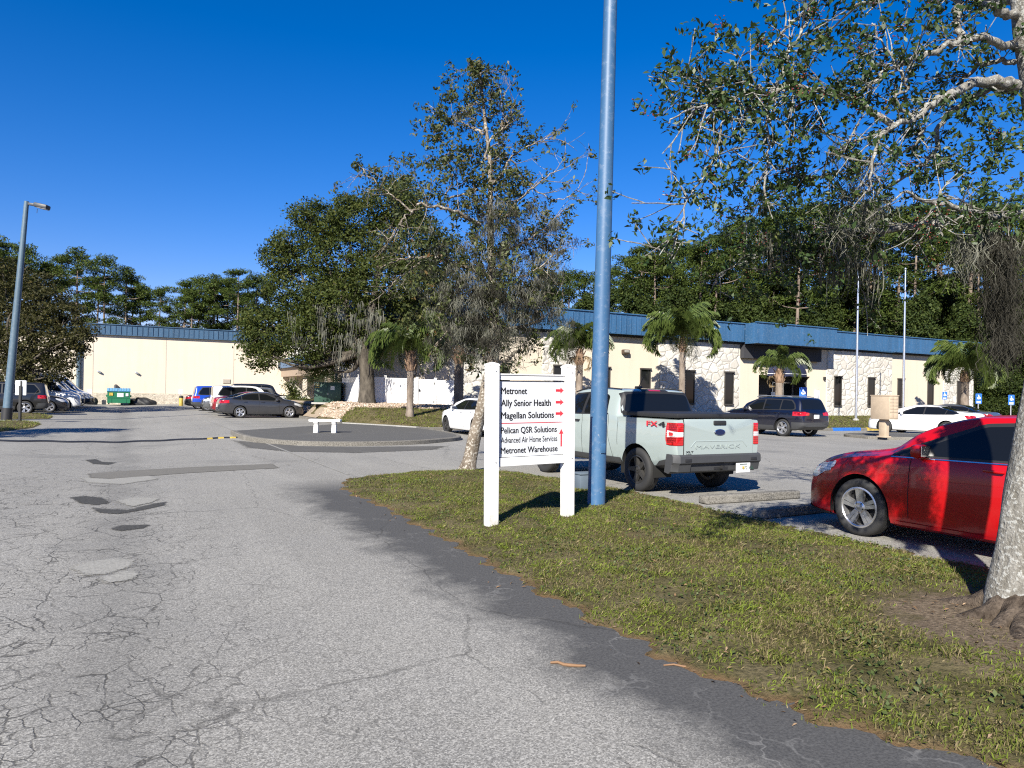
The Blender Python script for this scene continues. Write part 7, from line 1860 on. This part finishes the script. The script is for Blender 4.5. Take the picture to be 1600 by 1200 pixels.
def palm(label, loc, H, r, nf, size, seed, dead=2, group='feather palms along the front of the office building'):
    rng = np.random.default_rng(seed); t = thing('queen_palm', label, 'palm', loc, rng.uniform(0, 6), group); mb = MB()
    prof = [(r * 1.35, -.2), (r * 1.2, .1)]; z = .3
    while z < H - .9: prof += [(r * (1.06 - .12 * z / H), z), (r * (.98 - .12 * z / H), z + .05)]; z += .16
    mb.lathe(prof, 14); mb.build('trunk', M['bark_palm'], t, 60)
    mb = MB(); mb.lathe([(r * .92, H - .95), (r * 1.2, H - .75), (r * 1.1, H - .35), (r * .7, H)], 10)
    for k in range(14):
        a = k * 2.4; zz = H - .95 + .06 * k; mb.tube([(math.cos(a) * r, math.sin(a) * r, zz), (math.cos(a) * r * 1.7, math.sin(a) * r * 1.7, zz + .26)], [.045, .02], 4)
    mb.build('leaf_bases', M['boot'], t)
    for k in range(nf):
        f = k / nf; o = bpy.data.objects.new('frond', FR[min(3, int((1 - f) * 4))]); COL.objects.link(o); o.parent = t
        s = size * rng.uniform(.85, 1.12); o.location = (0, 0, H - .12); o.scale = (s,) * 3; o.rotation_euler = (rng.normal(0, .15), -.75 * f + .15 + rng.normal(0, .08), k * 2.4 + rng.uniform(-.3, .3))
    for k in range(dead):
        o = bpy.data.objects.new('dead_frond', FD); COL.objects.link(o); o.parent = t; o.location = (0, 0, H - .5); o.scale = (size * .8,) * 3; o.rotation_euler = (0, .5, rng.uniform(0, 6.28))
    return t
def place_palm(label, px, crown_py, D, r, nf, size, seed, dead=2, zb=None):
    p = at_depth(px, crown_py, D); z0 = (float(lawn_z(p.x, p.y)) if p.y > float(lawn_start(p.x)) else 0) if zb is None else zb
    return palm(label, (p.x, p.y, z0), p.z - z0, r, nf, size, seed, dead)
place_palm('feather palm standing alone on the lawn in front of the white fence', 642, 548, 34.5, .17, 24, 0.99, 1, 1)
place_palm('thick palm trunk at the right end of the white fence, its head lost in moss', 718, 540, 38, .26, 20, 1.06, 2, 2)
place_palm('palm with a shaggy brown head just left of the tall blue pole', 906, 545, 42, .21, 21, 1.01, 3, 3)
place_palm('lush feather palm in front of the fieldstone panel, directly behind the pickup cab', 1067, 527, 45, .20, 31, 1.25, 4, 0)
place_palm('short feather palm with orange leaf bases in front of the entrance awning', 1218, 576, 48, .25, 11, .95, 5, 1)
place_palm('full feather palm at the right-hand end of the office building', 1508, 578, 56, .30, 34, 1.37, 6, 1)
def fan_palm(name, label, loc, H, r, n, R, seed):
    rng = np.random.default_rng(seed); t = thing(name, label, 'palm' if H > 1.5 else 'shrub', loc); mb = MB()
    mb.lathe([(r * 1.2, -.2), (r, .2), (r, H - .2), (r * .7, H)], 10); mb.build('trunk', M['bark_palm'], t, 60); V, F = [], []
    for k in range(n):
        a = k * 2.4 + rng.uniform(-.3, .3); el = rng.uniform(-.5, 1.1); d = np.array([math.cos(a) * math.cos(el), math.sin(a) * math.cos(el), math.sin(el)]); st = rng.uniform(.5, .8) * R; c = np.array([0, 0, H]) + d * st
        s = np.array([-math.sin(a), math.cos(a), 0]); u = np.cross(d, s)
        i0 = len(V); V += [tuple(np.array([0, 0, H]) - s * .012), tuple(np.array([0, 0, H]) + s * .012), tuple(c + s * .008), tuple(c - s * .008)]; F.append((i0, i0 + 1, i0 + 2, i0 + 3))
        for j in range(22):
            b = (j / 21 - .5) * 4.0; e = d * math.cos(b) + s * math.sin(b) + u * .12 * rng.normal(); l = R * .75 * rng.uniform(.85, 1.05); w = np.cross(e, u) * .022
            p1 = c + e * l * .6; p2 = c + e * l - np.array([0, 0, .12 * R]); i0 = len(V); V += [tuple(c), tuple(p1 + w), tuple(p2), tuple(p1 - w)]; F.append((i0, i0 + 1, i0 + 2, i0 + 3))
    link('fan_leaves', np_mesh('fan_leaves', np.array(V), np.array(F)), M['lf_fan'], t); return t
p = at_depth(768, 548, 36.5); z = float(lawn_z(p.x, p.y))
fan_palm('fan_palm', 'dark fan palm whose spiky head shows above the directory sign', (p.x, p.y, z), p.z - z, .17, 26, 1.35, 61)
p = at_depth(505, 628, 47.5); fan_palm('palmetto', 'dark palmetto clump right behind the green transformer', (p.x, p.y, .9), .75, .2, 26, 1.5, 62)
p = at_depth(536, 628, 47.5); fan_palm('palmetto', 'dark palmetto between the transformer and the slim oak trunk', (p.x, p.y, .9), .45, .2, 20, 1.2, 63)
# ------------------------------------------------------------------ camera, sky, sun
cam = bpy.data.cameras.new('camera'); co = bpy.data.objects.new('camera', cam); COL.objects.link(co)
cam.sensor_fit = 'HORIZONTAL'; cam.sensor_width = 36.0; cam.lens = FPX / 1600 * 36.0; cam.shift_y = (HOR - 600) / 1600; cam.clip_start = .05; cam.clip_end = 3000
co.matrix_world = Matrix.Translation((0, 0, EYE)) @ Matrix.Rotation(-YAW, 4, 'Z') @ Matrix.Rotation(math.pi / 2, 4, 'X') @ Matrix.Rotation(ROLL, 4, 'Z')
SC.camera = co
AZ, EL = rad(47), rad(33)      # light travels towards AZ (clockwise from +Y)
w = bpy.data.worlds.new('World'); SC.world = w; w.use_nodes = True; t = w.node_tree; t.nodes.clear()
sky = t.nodes.new('ShaderNodeTexSky'); sky.sky_type = 'NISHITA'; sky.sun_disc = False; sky.sun_elevation = EL; sky.sun_rotation = AZ + math.pi
sky.altitude = 0; sky.air_density = 1.0; sky.dust_density = 0.1; sky.ozone_density = 4.0
bg = t.nodes.new('ShaderNodeBackground'); bg.inputs[1].default_value = .068; wo = t.nodes.new('ShaderNodeOutputWorld')
hs = t.nodes.new('ShaderNodeHueSaturation'); hs.inputs['Saturation'].default_value = 1.40; hs.inputs['Hue'].default_value = .5; t.links.new(sky.outputs[0], hs.inputs['Color']); mu = t.nodes.new('ShaderNodeMix'); mu.data_type = 'RGBA'; mu.blend_type = 'MULTIPLY'; mu.inputs[0].default_value = 1.0; mu.inputs[7].default_value = (1.0, .79, 1.05, 1); t.links.new(hs.outputs[0], mu.inputs[6]); t.links.new(mu.outputs[2], bg.inputs[0]); t.links.new(bg.outputs[0], wo.inputs[0])
sl = bpy.data.lights.new('sun', 'SUN'); sl.energy = 5.0; sl.angle = rad(.53); sl.color = (1.0, .945, .84); so = bpy.data.objects.new('sun', sl); COL.objects.link(so)
d = Vector((math.sin(AZ) * math.cos(EL), math.cos(AZ) * math.cos(EL), -math.sin(EL))); so.rotation_euler = d.to_track_quat('-Z', 'Y').to_euler(); so.location = (-20, -20, 30)
SC.view_settings.view_transform = 'Standard'; SC.view_settings.look = 'None'; SC.view_settings.exposure = 1.05; SC.view_settings.gamma = 1.0
SC.cycles.use_denoising = False; SC.cycles.filter_width = 1.15; SC.cycles.use_adaptive_sampling = False; SC.cycles.adaptive_threshold = .01
SC.cycles.max_bounces = 6; SC.cycles.transparent_max_bounces = 8; SC.cycles.caustics_reflective = False; SC.cycles.caustics_refractive = False
SC.cycles.sample_clamp_indirect = 6.0
